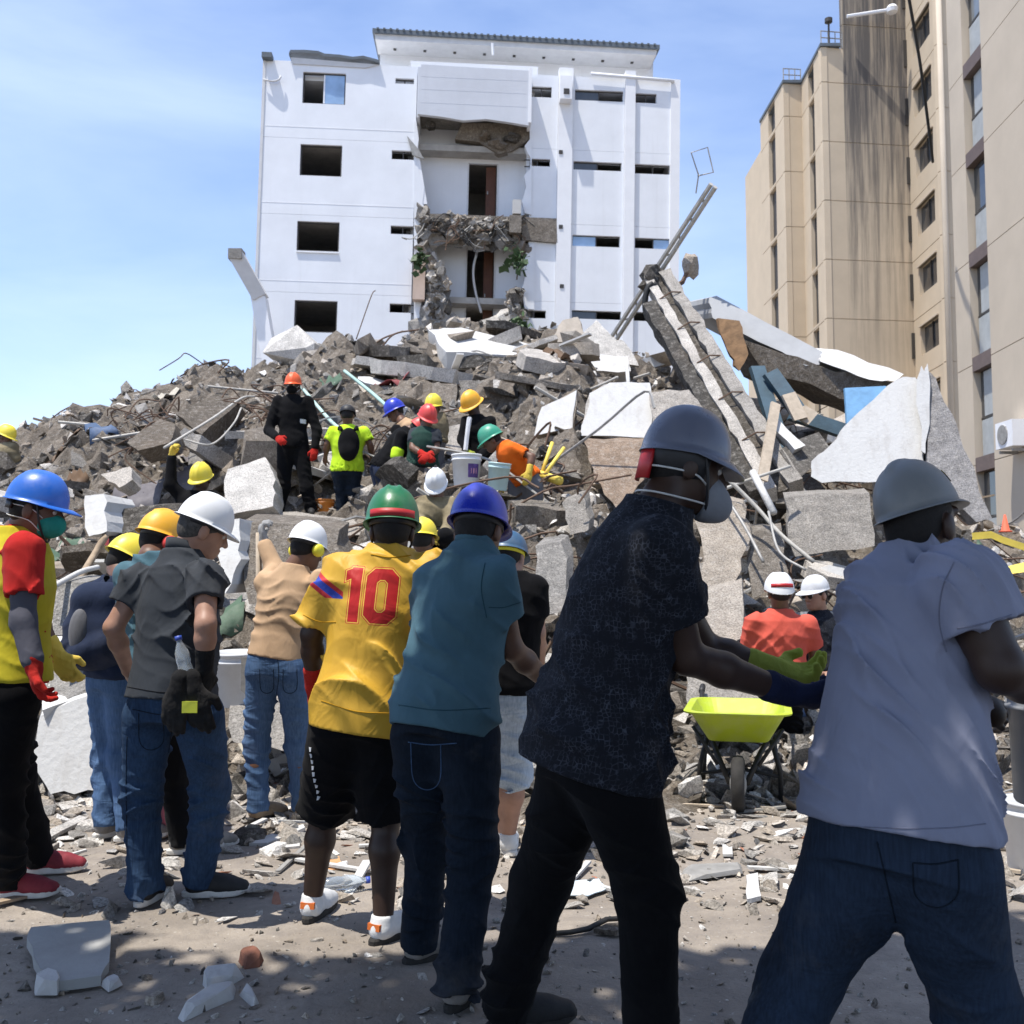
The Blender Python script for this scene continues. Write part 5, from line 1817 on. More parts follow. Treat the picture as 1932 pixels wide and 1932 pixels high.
# leaning twin-flanged beam
bm_ = empty('fallen_beam', at(1380, 900, 13.5)); lb_ = np.array(bm_.location)
tag(bm_, 'long broken concrete beam leaning from the pole down to the right', 'beam')
A0, A1 = at(1236, 515, 16.0), at(1475, 915, 12.2)
ax_ = unit(A1 - A0); sd_ = unit(np.cross(ax_, (0, 1, 0.2))); dp_ = np.cross(sd_, ax_)
for k, (o0, o1, dpt, mt) in enumerate(((-0.20, -0.06, 0.24, M_rub), (0.07, 0.25, 0.3, M_slab), (-0.06, 0.07, 0.12, M_rubd), (-0.40, -0.2, 0.3, M_rubd))):
    n_ = 26; r_ = random.Random(k)
    La, Lb = [], []
    for i in range(n_ + 1):
        t = i / n_ * (1.0 if k < 3 else 0.98) + (0 if k < 3 else 0.12 * (1 - i / n_))
        c = A0 + (A1 - A0) * t
        La.append(c + sd_ * (o0 + r_.uniform(-0.022, 0.022))); Lb.append(c + sd_ * (o1 + r_.uniform(-0.022, 0.022)))
    V = []
    for a_, b_ in zip(La, Lb):
        for q in (a_, b_, b_ + dp_ * dpt, a_ + dp_ * dpt): V.append(q - lb_ + (dp_ * 0.1 if k == 2 else 0) + (dp_ * 0.05 if k == 3 else 0))
    Fc = [(0, 1, 2, 3), tuple(n_ * 4 + i for i in (3, 2, 1, 0))]
    for i in range(n_):
        for j in range(4): Fc.append((i * 4 + j, (i + 1) * 4 + j, (i + 1) * 4 + (j + 1) % 4, i * 4 + (j + 1) % 4))
    mb = MB(); mb.add(V, Fc); mb.build(['flange', 'flange', 'web', 'torn_side'][k], mt, bm_)
for k in range(5):
    t = 0.14 + 0.17 * k
    c = A0 + (A1 - A0) * t - lb_
    mb = MB(); mb.tube([c + sd_ * 0.2, c + sd_ * 0.05 - dp_ * 0.06, c - sd_ * 0.15], 0.012, 5); mb.build('stirrup', M_rebar, bm_)
# broken chunk stuck on its top
ragged('beam_stub', M_rub, bm_, at(1301, 503, 16.0) - lb_, (0.13, 0.13, 0.2), 4)
mb = MB(); mb.tube([at(1268, 545, 15.9) - lb_, at(1288, 532, 15.9) - lb_, at(1300, 505, 16.0) - lb_], 0.04, 6); mb.build('rebar', M_rebar, bm_)
ragged('beam_stub', M_rubd, bm_, at(1232, 528, 16.1) - lb_, (0.22, 0.2, 0.2), 5)
# black hose loop hanging from the beam
hl = empty('hose_loop', at(1235, 535, 15.8)); lh = np.array(hl.location)
tag(hl, 'black rubber hose looped over the top of the leaning beam', 'hose')
pts = [at(1232 + 15 * math.sin(t), 572 - 36 * math.cos(t), 15.8) - lh for t in np.linspace(0, 2 * math.pi, 25)]
mb = MB(); mb.tube(pts, 0.05, 8); mb.build('hose', M_wire, hl, smooth=True)
# lattice mast
ms = empty('lattice_mast', at(1165, 640, 17)); lm = np.array(ms.location)
tag(ms, 'pale lattice pole leaning up to the right across the white block', 'pole')
B0, B1 = at(1160, 636, 17.5), at(1346, 350, 15.0)
sd2 = unit(np.cross(B1 - B0, (0, 1, 0))) * 0.05
for s_ in (-1, 1):
    mb = MB(); mb.tube([B0 + sd2 * s_ - lm, B1 + sd2 * s_ * 0.8 - lm], 0.04, 6); mb.build('chord', M_pipe, ms)
for k in range(9):
    a, b = B0 + (B1 - B0) * (k / 9), B0 + (B1 - B0) * ((k + 0.4) / 9)
    s_ = 1 if k % 2 else -1
    mb = MB(); mb.tube([a + sd2 * s_ - lm, b - sd2 * s_ - lm], 0.014, 5); mb.build('lacing', M_steel, ms)
w = [at(1313, 365, 15.2), at(1318, 330, 15.1), at(1304, 288, 15.0), at(1335, 278, 15.0), at(1346, 325, 15.0), at(1316, 332, 15.1)]
mb = MB(); mb.tube([p - lm for p in w], 0.012, 5); mb.build('wire_frame', M_steel, ms)
# grey roof slab and white slab stretching to the right, on blue steel posts
slab('roof_slab', 'thick grey roof slab sloping down to the right of the leaning beam', 'slab', [(1338, 562, 15.6), (1352, 558, 15.6), (1552, 664, 14.4), (1546, 688, 14.3), (1520, 690, 14.3), (1345, 600, 15.5)], (0.05, 2.2, 0.55), surf('smooth_grey', (0.33, 0.335, 0.34), 0.8, 0.1, 3, 0.15), 11, 0.02, 4)
slab('roof_slab', 'white slab strip continuing the sloping roof beneath the beige tower', 'slab', [(1550, 668, 14.3), (1580, 660, 14.3), (1705, 706, 13.6), (1690, 720, 13.5), (1640, 716, 13.7), (1548, 682, 14.2)], (0.05, 1.2, 0.3), M_slabw, 12, 0.03, 4)
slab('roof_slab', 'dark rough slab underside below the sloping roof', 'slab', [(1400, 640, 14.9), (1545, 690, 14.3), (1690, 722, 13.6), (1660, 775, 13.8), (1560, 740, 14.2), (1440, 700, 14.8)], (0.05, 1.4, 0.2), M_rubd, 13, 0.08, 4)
slab('crumpled_sheet', 'rust-brown crumpled sheet hanging under the grey roof slab', 'sheet', [(1355, 600, 15.2), (1395, 605, 15.0), (1412, 668, 14.6), (1395, 700, 14.5), (1372, 660, 14.9)], (0, 0.08, 0.02), surf('rust', (0.17, 0.10, 0.05), 0.9, 0.35, 8, 0.6), 14, 0.06)
slab('blue_panel', 'bright blue panel standing behind the big white wall piece', 'panel', [(1594, 732, 13.6), (1672, 728, 13.5), (1678, 770, 13.4), (1598, 810, 13.4)], (0, 0.06, 0), M_blue, 15, 0.005, 2)
for k, (a, b, w_, lab) in enumerate((((1430, 690, 14.4), (1480, 850, 13.2), 0.1, 'dark blue steel post slanting under the grey roof slab'), ((1495, 778, 13.6), (1605, 815, 13.2), 0.09, 'blue steel bar lying level left of the white wall piece'),
                                     ((1455, 700, 14.0), (1520, 790, 13.6), 0.1, 'short blue-black steel post right of the slanting one'))):
    P, Q = at(*a), at(*b); n_ = unit(np.cross(Q - P, (0, 1, 0))) * w_
    mb = MB(); mb.prism([P - n_ - P, P + n_ - P, Q + n_ - P, Q - n_ - P], (0, 0.16, 0))
    o = mb.build('steel_post', M_bluesteel, None); o.location = P; tag(o, lab, 'post')
for k, (a, b, w_, lab) in enumerate((((1488, 742, 13.3), (1512, 790, 13.1), 0.09, 'short tan timber wedged below the dark roof slab'), ((1510, 775, 13.2), (1535, 790, 13.1), 0.1, 'stubby tan timber offcut beside the blue bar'),
                                     ((1465, 760, 13.0), (1440, 905, 12.0), 0.06, 'pale slanting lath in the dark gap by the beam'))):
    P, Q = at(*a), at(*b); n_ = unit(np.cross(Q - P, (0, 1, 0))) * w_
    mb = MB(); mb.prism([-n_, n_, Q + n_ - P, Q - n_ - P], (0, 0.08, 0))
    o = mb.build('timber', M_woodlt, None); o.location = P; tag(o, lab, 'timber')
slab('concrete_slab', 'white plaster strip slab in the gap between beam and white wall', 'slab', [(1452, 800, 12.9), (1470, 792, 12.9), (1520, 840, 12.5), (1500, 848, 12.4)], (0, 0.2, -0.05), M_slabw, 16, 0.03, 3)
slab('concrete_slab', 'grey slab pieces sagging below the blue bar', 'slab', [(1470, 850, 12.6), (1545, 815, 12.9), (1570, 850, 12.7), (1510, 900, 12.2)], (0, 0.4, 0.0), M_rub, 17, 0.06, 3)
# big white wall piece and its rough grey return
slab('wall_piece', 'big white triangular wall piece standing left of the beige building', 'wall piece', [(1703, 711, 12.6), (1674, 728, 12.6), (1593, 804, 12.3), (1566, 840, 12.2), (1531, 870, 12.1), (1530, 899, 12.0), (1551, 911, 12.0), (1640, 910, 12.0), (1745, 905, 12.0), (1742, 730, 12.6), (1727, 712, 12.6)], (0.1, 0.22, 0.03), M_slabw, 18, 0.025, 3, M_slab)
slab('wall_piece', 'rough grey back of the broken wall sloping to the right edge', 'wall piece', [(1752, 700, 12.5), (1765, 712, 12.5), (1805, 800, 12.2), (1872, 978, 11.4), (1842, 985, 11.4), (1748, 900, 11.9)], (0.15, 0.5, 0.0), rubble_mat('rough_grey_back', (0.25, 0.24, 0.235), 0.1, 0.9, brown=0.05), 19, 0.04, 4)
slab('wall_piece', 'narrow crumbling white edge standing on top of the wall corner', 'wall piece', [(1730, 715, 12.45), (1738, 690, 12.45), (1744, 700, 12.45), (1750, 685, 12.45), (1754, 800, 12.2), (1746, 855, 12.0), (1738, 850, 12.0)], (0.05, 0.12, 0), M_slabw, 20, 0.03, 3)
# right-hand lower heap: slumped sheets and slabs behind the two near men
for k, (pix, mt, lab) in enumerate((
        ([(1312, 985, 9.2), (1345, 930, 9.6), (1400, 955, 9.5), (1418, 1010, 9.2), (1385, 1100, 8.6), (1325, 1120, 8.5)], M_slab, 'pale slumped slab right of the dark patterned shirt'),
        ([(1405, 1000, 9.4), (1475, 1000, 9.4), (1480, 1100, 8.9), (1420, 1130, 8.7)], M_rub, 'grey slab face between the masked man and the red shirt'),
        ([(1310, 1120, 8.4), (1400, 1100, 8.5), (1410, 1200, 7.9), (1330, 1240, 7.6)], M_rub, 'cracked slab lying low behind the gloved forearm'),
        ([(1480, 940, 10.2), (1640, 930, 10.4), (1650, 1030, 9.8), (1500, 1050, 9.6)], M_rubd, 'dark crumbling slab below the white wall piece'),
        ([(1295, 1240, 7.9), (1440, 1215, 8.0), (1450, 1330, 7.4), (1300, 1345, 7.35)], M_slab, 'flat grey slab behind the yellow wheelbarrow'),
        ([(1010, 1030, 9.0), (1058, 1022, 9.1), (1072, 1150, 8.3), (1025, 1160, 8.2)], M_slab, 'pale upright slab between the blue helmet and the dark shirt'),
        ([(1060, 950, 10.2), (1100, 930, 10.4), (1110, 1000, 9.9), (1075, 1010, 9.8)], M_rubd, 'dark round lump of concrete left of the dark shirt collar'))):
    slab('concrete_slab', lab, 'slab', pix, (0.08, 0.35, 0.08), mt, 30 + k, 0.05, 4)
# left part: ledge the men stand on, boxes and slabs behind the near men
for k, (pix, mt, lab, th) in enumerate((
        ([(460, 968, 11.9), (560, 965, 11.9), (705, 985, 11.6), (700, 1008, 11.2), (600, 1012, 11.2), (470, 1000, 11.4)], M_slab, 'thick grey ledge slab under the men in black and neon yellow', (0, 0.5, -0.05)),
        ([(430, 885, 12.0), (500, 862, 12.2), (520, 905, 11.9), (515, 955, 11.5), (420, 975, 11.2)], M_slab, 'pale tilted slab left of the man in black coveralls', (0, 0.5, -0.1)),
        ([(416, 985, 8.0), (452, 978, 8.0), (455, 1055, 7.8), (425, 1120, 7.6), (412, 1100, 7.6)], M_slabw, 'upright pale slab edge right of the white helmet', (0.05, 0.6, 0)),
        ([(455, 985, 8.3), (640, 1000, 8.3), (650, 1120, 7.8), (470, 1140, 7.6)], M_rubd, 'dark rough slab face behind the tan shirt', (0.0, 0.5, 0.1)),
        ([(160, 935, 8.6), (196, 932, 8.6), (202, 1002, 8.4), (168, 1012, 8.3)], M_slabw, 'white upright slab end beside the blue helmet', (0.05, 0.5, 0)),
        ([(200, 965, 8.8), (335, 950, 9.0), (345, 1030, 8.6), (205, 1035, 8.5)], M_rubd, 'brown slab face above the yellow helmets', (0, 0.5, 0.05)),
        ([(98, 1100, 7.2), (165, 1098, 7.2), (165, 1195, 6.9), (100, 1198, 6.9)], M_slab, 'grey block stack behind the yellow vest', (0, 0.4, 0.05)),
        ([(105, 1200, 6.9), (150, 1198, 6.9), (152, 1215, 6.8), (105, 1218, 6.8)], M_slabw, 'thin pale slab under the block stack', (0, 0.4, 0)),
        ([(190, 895, 11.5), (245, 880, 11.7), (250, 905, 11.5), (225, 920, 11.3)], M_slab, 'pale flat shard on the heap above the white slab end', (0, 0.3, -0.08)),
        ([(240, 835, 13.2), (300, 790, 14.2), (330, 800, 14.0), (320, 835, 13.2), (260, 850, 12.9)], M_rubd, 'dark curved slab on the left shoulder of the heap', (0, 0.5, -0.1)),
        ([(330, 780, 15.2), (420, 735, 16.2), (450, 760, 16.0), (380, 820, 14.6)], M_rubd, 'dark ridged slab near the heap skyline at left', (0, 0.5, -0.1)),
        ([(590, 690, 17.6), (660, 662, 18.2), (735, 690, 17.8), (720, 740, 17.0), (610, 740, 17.0)], M_rub, 'slumped mound slab below the white block corner', (0, 0.6, -0.1)))):
    slab('concrete_slab', lab, 'slab', pix, th, mt, 50 + k, 0.03, 4)
# near broken wall slab at left
slab('wall_piece', 'broken plastered wall piece lying behind the jeans at left', 'wall piece', [(78, 1350, 6.55), (100, 1338, 6.55), (186, 1300, 6.6), (192, 1440, 6.45), (185, 1492, 6.35), (95, 1498, 6.4), (62, 1440, 6.45)], (-0.3, 0.75, 0.22), M_slabw, 70, 0.025, 4, M_slab)
slab('concrete_slab', 'white slab top heaped on the broken wall at left', 'slab', [(80, 1340, 6.6), (95, 1270, 7.2), (190, 1255, 7.4), (190, 1300, 6.65)], (0, 0.05, -0.1), M_slabw, 71, 0.03, 4)
slab('concrete_slab', 'pale slabs heaped behind the blue jeans', 'slab', [(430, 1270, 7.0), (600, 1250, 7.2), (620, 1330, 6.8), (560, 1420, 6.5), (440, 1400, 6.5)], (0, 0.5, -0.1), M_slab, 72, 0.05, 4)
slab('concrete_slab', 'grey slab low between the legs of the men', 'slab', [(640, 1330, 6.9), (760, 1320, 6.9), (770, 1400, 6.6), (650, 1420, 6.5)], (0, 0.5, -0.1), M_slab, 73, 0.05, 4)
# cables and ropes over the heap
for k, (pts, r_, mt, lab) in enumerate((
        ([(310, 845, 12), (400, 790, 13.5), (455, 752, 15), (480, 748, 15.5)], 0.018, M_pipe, 'pale rope running up the left heap'),
        ([(350, 830, 12.5), (400, 838, 12.6), (440, 800, 13.5), (455, 770, 14)], 0.013, M_pipe, 'thin pale cable loop on the left heap'),
        ([(650, 700, 17), (700, 740, 16), (745, 780, 14.8)], 0.03, surf('green_rope', (0.35, 0.52, 0.48), 0.8, 0.1), 'pale green rope above the blue helmet on the heap'),
        ([(560, 720, 16), (620, 790, 14), (650, 815, 13)], 0.025, surf('green_rope2', (0.40, 0.55, 0.50), 0.8, 0.1), 'pale green line behind the man in black coveralls'),
        ([(1310, 945, 9.4), (1400, 910, 9.6), (1490, 880, 10)], 0.018, M_pipe, 'thin bent rod crossing below the leaning beam'),
        ([(1375, 905, 9.3), (1430, 960, 9.2), (1475, 1010, 9.0), (1535, 1060, 8.8)], 0.02, M_pipe, 'grey rod sloping down to the right above the red shirt'),
        ([(1450, 965, 9.0), (1470, 1040, 8.6), (1520, 1075, 8.3)], 0.012, M_steel, 'thin wire drooping over the dark slab'),
        ([(1420, 890, 9.6), (1460, 968, 9.2)], 0.035, M_slabw, 'white lath leaning in the wires'),
        ([(1330, 880, 9.6), (1400, 985, 9.0), (1440, 1060, 8.6)], 0.014, M_steel, 'thin rod hanging down beside the masked man'),
        ([(1080, 705, 16.8), (1100, 735, 15.5), (1130, 728, 14.5), (1165, 712, 14)], 0.022, M_pipe, 'pale hose arching above the large white panel'),
        ([(1183, 690, 15), (1186, 730, 14)], 0.03, M_slabw, 'short white post standing on the large white panel'),
        ([(690, 665, 18.5), (720, 640, 18.6), (760, 625, 18.8)], 0.016, M_rebar, 'bent rebar sprouting at the heap crest'),
        ([(720, 655, 18.5), (745, 630, 18.6), (790, 622, 18.8)], 0.016, M_rebar, 'second curved rebar above the crest'),
        ([(672, 640, 18.7), (700, 560, 18.9), (708, 548, 19)], 0.01, M_rebar, 'thin upright rebar in front of the white wall'),
        ([(95, 1110, 6.9), (150, 1080, 7.4), (185, 1070, 7.6)], 0.02, M_slabw, 'white rod poking out behind the yellow vest'),
        ([(110, 1160, 7.4), (170, 1060, 8.2), (200, 1010, 8.4)], 0.03, M_wood, 'brown board leaning below the white slab end'))):
    P = [at(*p) for p in pts]; o0 = P[0]
    mb = MB(); mb.tube([p - o0 for p in curve_pts(P, 6)], r_, 6)
    o = mb.build('rod', mt, None, True); o.location = o0; tag(o, lab, 'rod')
# barrier tape and cone at right
o0 = at(1850, 1010, 8.5)
mb = MB()
P = [at(x, y, 8.5) for x, y in ((1835, 1005), (1870, 1002), (1892, 1012), (1940, 1028))]
for a, b in zip(P[:-1], P[1:]): mb.prism([a - o0, b - o0, b - o0 + np.array((0, 0, -0.06)), a - o0 + np.array((0, 0, -0.06))], (0, 0.012, 0))
o = mb.build('barrier_tape', M_yellow); o.location = o0; tag(o, 'yellow barrier tape strung behind the right man', 'tape')
slab('barrier_tape', 'crumpled yellow tape lying at the right edge', 'tape', [(1890, 1072, 8.2), (1940, 1062, 8.2), (1945, 1076, 8.0), (1895, 1086, 8.0)], (0, 0.1, 0), M_yellow, 90, 0.03, 3)
cn = empty('traffic_cone', at(1897, 1004, 16)); mb = MB()
mb.lathe([(0.1, 0.0), (0.1, 0.02), (0.065, 0.025), (0.015, 0.28), (0.01, 0.28)], (0, 0, 0), 16); mb.build('cone_body', surf('cone_red', (0.7, 0.12, 0.06), 0.6, 0.1), cn, True)
tag(cn, 'small red traffic cone at the foot of the near beige building', 'cone')
# potted greenery caught in the torn bay
for k, (px, py, s, lab) in enumerate(((975, 490, 0.35, 'leafy pot plant hanging in the upper part of the torn bay'), (978, 625, 0.4, 'dark green bush at the foot of the torn bay'), (792, 488, 0.25, 'small green plant clinging left of the torn bay'))):
    P0 = at(px, py, 34.0)
    ro = empty('plant', P0 - np.array((0, 0, s))); r_ = random.Random(k)
    mb = MB()
    for _ in range(60):
        c = np.array((r_.gauss(0, s * 0.5), r_.gauss(0, s * 0.4), s + r_.gauss(0, s * 0.8))); a = np.array([r_.uniform(-1, 1) for _ in range(3)]) * 0.14; b = np.array([r_.uniform(-1, 1) for _ in range(3)]) * 0.14
        mb.add([c - a, c - b, c + a, c + b], [(0, 1, 2, 3)])
    mb.build('foliage', M_leaf, ro)
    mb = MB(); mb.tube([(0, 0, -s), (0.05, 0, s * 0.3), (0, 0, s * 1.6)], 0.025, 5); mb.build('stem', M_bark, ro)
    tag(ro, lab, 'plant')
# ------------------------------------------------------------------ people: materials
surf('hair', (0.012, 0.010, 0.009), 0.8, 0.3, 60, 0.6, 200, 0.004)
surf('eye', (0.55, 0.53, 0.5), 0.25, 0.05)
surf('strap_white', (0.6, 0.6, 0.58), 0.8, 0.1)
S_dark = skin('skin_dark', (0.045, 0.024, 0.016))
S_brown = skin('skin_brown', (0.14, 0.07, 0.043))
S_tan = skin('skin_tan', (0.36, 0.20, 0.14))
K_black = fabric('cloth_black', (0.005, 0.005, 0.006), dust=0.025, rough=0.97)
K_char = fabric('cloth_charcoal', (0.037, 0.042, 0.050), dust=0.08)
K_navy = fabric('cloth_navy', (0.02, 0.028, 0.055), dust=0.08)
K_tan = fabric('cloth_tan', (0.46, 0.31, 0.19), dust=0.05)
K_teal = fabric('cloth_teal', (0.068, 0.135, 0.17), dust=0.04)
K_lav = fabric('cloth_lavender', (0.27, 0.285, 0.375), dust=0.0, var=0.06)
K_red = fabric('cloth_red', (0.42, 0.02, 0.018), dust=0.03)
K_coral = fabric('cloth_coral', (0.56, 0.095, 0.065), dust=0.06)
K_neon = fabric('cloth_neon', (0.48, 0.72, 0.03), dust=0.05)
K_orange = fabric('cloth_orange', (0.75, 0.14, 0.015), dust=0.05)
K_vest = fabric('cloth_yellow_vest', (0.50, 0.42, 0.03), dust=0.15)
K_greyk = fabric('cloth_grey', (0.14, 0.14, 0.15), dust=0.15)
K_sleeve = fabric('arm_sleeve_grey', (0.085, 0.085, 0.105), dust=0.05)
K_white = fabric('cloth_white', (0.62, 0.63, 0.65), dust=0.15)
K_camo = fabric('cloth_khaki', (0.22, 0.18, 0.11), var=0.5, dust=0.3)
K_lime = fabric('cloth_lime', (0.42, 0.46, 0.04), dust=0.2)
D_blue = denim('denim_blue', (0.014, 0.029, 0.06), (0.04, 0.078, 0.15))
D_mid = denim('denim_mid', (0.04, 0.08, 0.16), (0.10, 0.17, 0.30))
D_dark = denim('denim_dark', (0.007, 0.011, 0.018), (0.016, 0.024, 0.038))
D_slate = denim('denim_slate', (0.016, 0.022, 0.034), (0.032, 0.052, 0.09))
D_light = denim('denim_light', (0.30, 0.38, 0.48), (0.55, 0.62, 0.70), 0.7)
P_blue = plastic('helmet_blue', (0.02, 0.13, 0.55), 0.25, 0.12)
P_royal = plastic('helmet_royal', (0.018, 0.035, 0.42), 0.22, 0.12)
P_white = plastic('helmet_white', (0.75, 0.76, 0.78), 0.35, 0.15)
P_green = plastic('helmet_green', (0.015, 0.15, 0.055), 0.28, 0.15)
P_teal = plastic('helmet_teal', (0.03, 0.27, 0.17), 0.3, 0.15)
P_grey = plastic('helmet_grey', (0.20, 0.21, 0.215), 0.4, 0.3)
P_slate = plastic('helmet_slate', (0.13, 0.145, 0.20), 0.2, 0.06)
P_yellow = plastic('helmet_yellow', (0.82, 0.66, 0.05), 0.35, 0.12)
P_amber = plastic('helmet_amber', (0.85, 0.42, 0.02), 0.35, 0.12)
P_orange = plastic('helmet_orange', (0.80, 0.11, 0.02), 0.35, 0.12)
P_red = plastic('helmet_red', (0.62, 0.05, 0.045), 0.35, 0.12)
P_black = plastic('plastic_black', (0.012, 0.012, 0.014), 0.45, 0.06)
P_redp = plastic('plastic_red', (0.42, 0.012, 0.015), 0.4, 0.06)
P_muff_y = plastic('muff_yellow', (0.8, 0.7, 0.04), 0.4, 0.05)
P_muff_r = plastic('muff_red', (0.75, 0.06, 0.05), 0.4, 0.05)
G_red = fabric('glove_red', (0.40, 0.022, 0.016), wscale=30)
G_yel = fabric('glove_yellow', (0.62, 0.45, 0.08), wscale=30)
G_blk = fabric('glove_black', (0.013, 0.013, 0.014), wscale=30)
G_navy = fabric('glove_navy', (0.015, 0.02, 0.05), wscale=30)
G_grey = fabric('glove_grey', (0.28, 0.28, 0.28), wscale=30)
G_lime = fabric('glove_lime', (0.30, 0.34, 0.05), wscale=30)
X_black = surf('shoe_black', (0.015, 0.015, 0.016), 0.7, 0.3, 20)
X_tan = surf('shoe_tan', (0.24, 0.18, 0.12), 0.9, 0.3, 15)
X_grey = surf('shoe_grey', (0.22, 0.20, 0.18), 0.9, 0.3, 15)
X_white = surf('shoe_white', (0.66, 0.66, 0.65), 0.6, 0.15, 15)
X_red = surf('shoe_red', (0.2, 0.02, 0.03), 0.7, 0.3, 15)
X_solew = surf('sole_white', (0.62, 0.6, 0.56), 0.8, 0.15, 15)
X_soled = surf('sole_dark', (0.03, 0.028, 0.026), 0.9, 0.3, 15)
X_orange = surf('shoe_patch_orange', (0.55, 0.13, 0.02), 0.6, 0.1, 15)
M_maskteal = fabric('mask_teal', (0.03, 0.27, 0.22), wscale=25)
M_maskgrey = surf('mask_grey', (0.20, 0.21, 0.23), 0.7, 0.1, 10, 0.2)


def pattern_mat():
    """near-black shirt with a small pale scale print"""
    m = NT('cloth_dark_print')
    v = m.coord()
    nz = m.n('ShaderNodeTexNoise'); nz.inputs['Scale'].default_value = 5; m.l(v, nz.inputs['Vector'])
    vd = m.n('ShaderNodeMixRGB'); vd.blend_type = 'ADD'; vd.inputs['Fac'].default_value = 0.07
    m.l(v, vd.inputs['Color1']); m.l(nz.outputs['Color'], vd.inputs['Color2'])
    vo = m.n('ShaderNodeTexVoronoi', feature='DISTANCE_TO_EDGE'); vo.inputs['Scale'].default_value = 85
    vo.inputs['Randomness'].default_value = 0.55
    m.l(vd.outputs['Color'], vo.inputs['Vector'])
    n2 = m.noise(v, 34, 4, 0.65)
    line = m.math('MULTIPLY', m.ramp(vo.outputs['Distance'], [(0.0, 1.0), (0.035, 0.9), (0.11, 0.0)]), m.ramp(n2, [(0.42, 0.0), (0.66, 1.0)]))
    m.color(m.mix(line, (0.0075, 0.009, 0.014), (0.055, 0.062, 0.082)))
    vw = m.coord(scale=(1, 1, 0.45), rot=(0.3, 0.5, 0.2))
    m.l(m.bump(m.noise(vw, 9, 3, 0.5, 0.8), 0.4, 0.03), m.b.inputs['Normal'])
    return m.done(0.9, 0, 0.25)


def jersey_mat(c, r, u, fw, sleeve_c, sleeve_d):
    """yellow football shirt: red 10 with a pale outline on the back, striped left sleeve"""
    m = NT('jersey_yellow')
    tc = m.n('ShaderNodeTexCoord')

    def axis(org, v, k=1.0):
        sub = m.n('ShaderNodeVectorMath', operation='SUBTRACT'); m.l(tc.outputs['Object'], sub.inputs[0]); sub.inputs[1].default_value = tuple(org)
        dt = m.n('ShaderNodeVectorMath', operation='DOT_PRODUCT'); m.l(sub.outputs[0], dt.inputs[0]); dt.inputs[1].default_value = tuple(np.asarray(v) * k)
        return dt.outputs['Value']
    X, Zc, Dp = axis(c, r), axis(c, u), axis(c, fw)
    X = m.math('SUBTRACT', X, m.math('MULTIPLY', Zc, 0.02))

    def octa(cx, w, hh, cut):
        ax = m.math('ABSOLUTE', m.math('SUBTRACT', X, cx)); az = m.math('ABSOLUTE', Zc)
        q = m.math('MAXIMUM', m.math('SUBTRACT', ax, w), m.math('SUBTRACT', az, hh))
        return m.math('MAXIMUM', q, m.math('MULTIPLY', m.math('SUBTRACT', m.math('ADD', ax, az), w + hh - cut), 0.707))
    zero = m.math('MAXIMUM', octa(0.036, 0.062, 0.105, 0.03), m.math('MULTIPLY', octa(0.036, 0.021, 0.062, 0.012), -1))
    one = octa(-0.066, 0.021, 0.105, 0.0)
    zf = m.math('SUBTRACT', Zc, 0.078)
    axf = m.math('ABSOLUTE', m.math('SUBTRACT', X, -0.092))
    flag = m.math('MAXIMUM', m.math('SUBTRACT', axf, 0.016), m.math('SUBTRACT', m.math('ABSOLUTE', m.math('SUBTRACT', zf, m.math('MULTIPLY', m.math('SUBTRACT', X, -0.092), 0.5))), 0.02))
    dg = m.math('MINIMUM', m.math('MINIMUM', zero, one), flag)
    back = m.math('LESS_THAN', Dp, 0.10)
    red = m.math('MULTIPLY', m.math('LESS_THAN', dg, 0.0), back)
    outl = m.math('MULTIPLY', m.math('LESS_THAN', dg, 0.0065), back)
    gap = m.math('MULTIPLY', m.math('LESS_THAN', dg, 0.0035), back)
    v = m.coord()
    base = m.ramp(m.noise(v, 5, 5, 0.6), [(0.3, (0.54, 0.305, 0.025)), (0.7, (0.65, 0.39, 0.045))])
    sd = axis(sleeve_c, sleeve_d)
    col = m.mix(outl, base, (0.5, 0.04, 0.02))
    col = m.mix(gap, col, (0.75, 0.50, 0.07))
    col = m.mix(red, col, (0.46, 0.012, 0.012))
    ltx = axis(c, r)
    left = m.math('LESS_THAN', ltx, -0.115)
    up = m.math('GREATER_THAN', Zc, -0.02)
    sl = m.math('MULTIPLY', left, up)
    for lo, hi, cc in ((0.045, 0.062, (0.5, 0.03, 0.03)), (0.062, 0.09, (0.03, 0.06, 0.40)), (0.09, 0.108, (0.5, 0.03, 0.04))):
        f = m.math('MULTIPLY', m.math('MULTIPLY', m.math('GREATER_THAN', sd, lo), m.math('LESS_THAN', sd, hi)), sl)
        col = m.mix(f, col, cc)
    m.color(col)
    vw = m.coord(scale=(1, 1, 0.6), rot=(0.3, 0.6, 0.2))
    n1 = m.bump(m.noise(vw, 8, 3, 0.5, 1.0), 0.4, 0.03)
    m.l(m.bump(m.noise(v, 600, 1), 0.1, 0.002, n1), m.b.inputs['Normal'])
    return m.done(0.55, 0, 0.35)


K_print = pattern_mat()
FULL = dict(hgt=0.14, rim=0.011, visor=0.045, ridge=0.007, ridges=(-0.022, 0.022), rw=0.008)
RIDGED = dict(hgt=0.138, rim=0.014, visor=0.05, ridge=0.006, ridges=(-0.045, 0.0, 0.045), rw=0.012)
PLAIN = dict(hgt=0.14, rim=0.012, visor=0.035, ridge=0.0)

# ------------------------------------------------------------------ the bucket chain in front
WALK = 'men of the bucket chain in front'
RUB = 'rescuers working up on the heap'

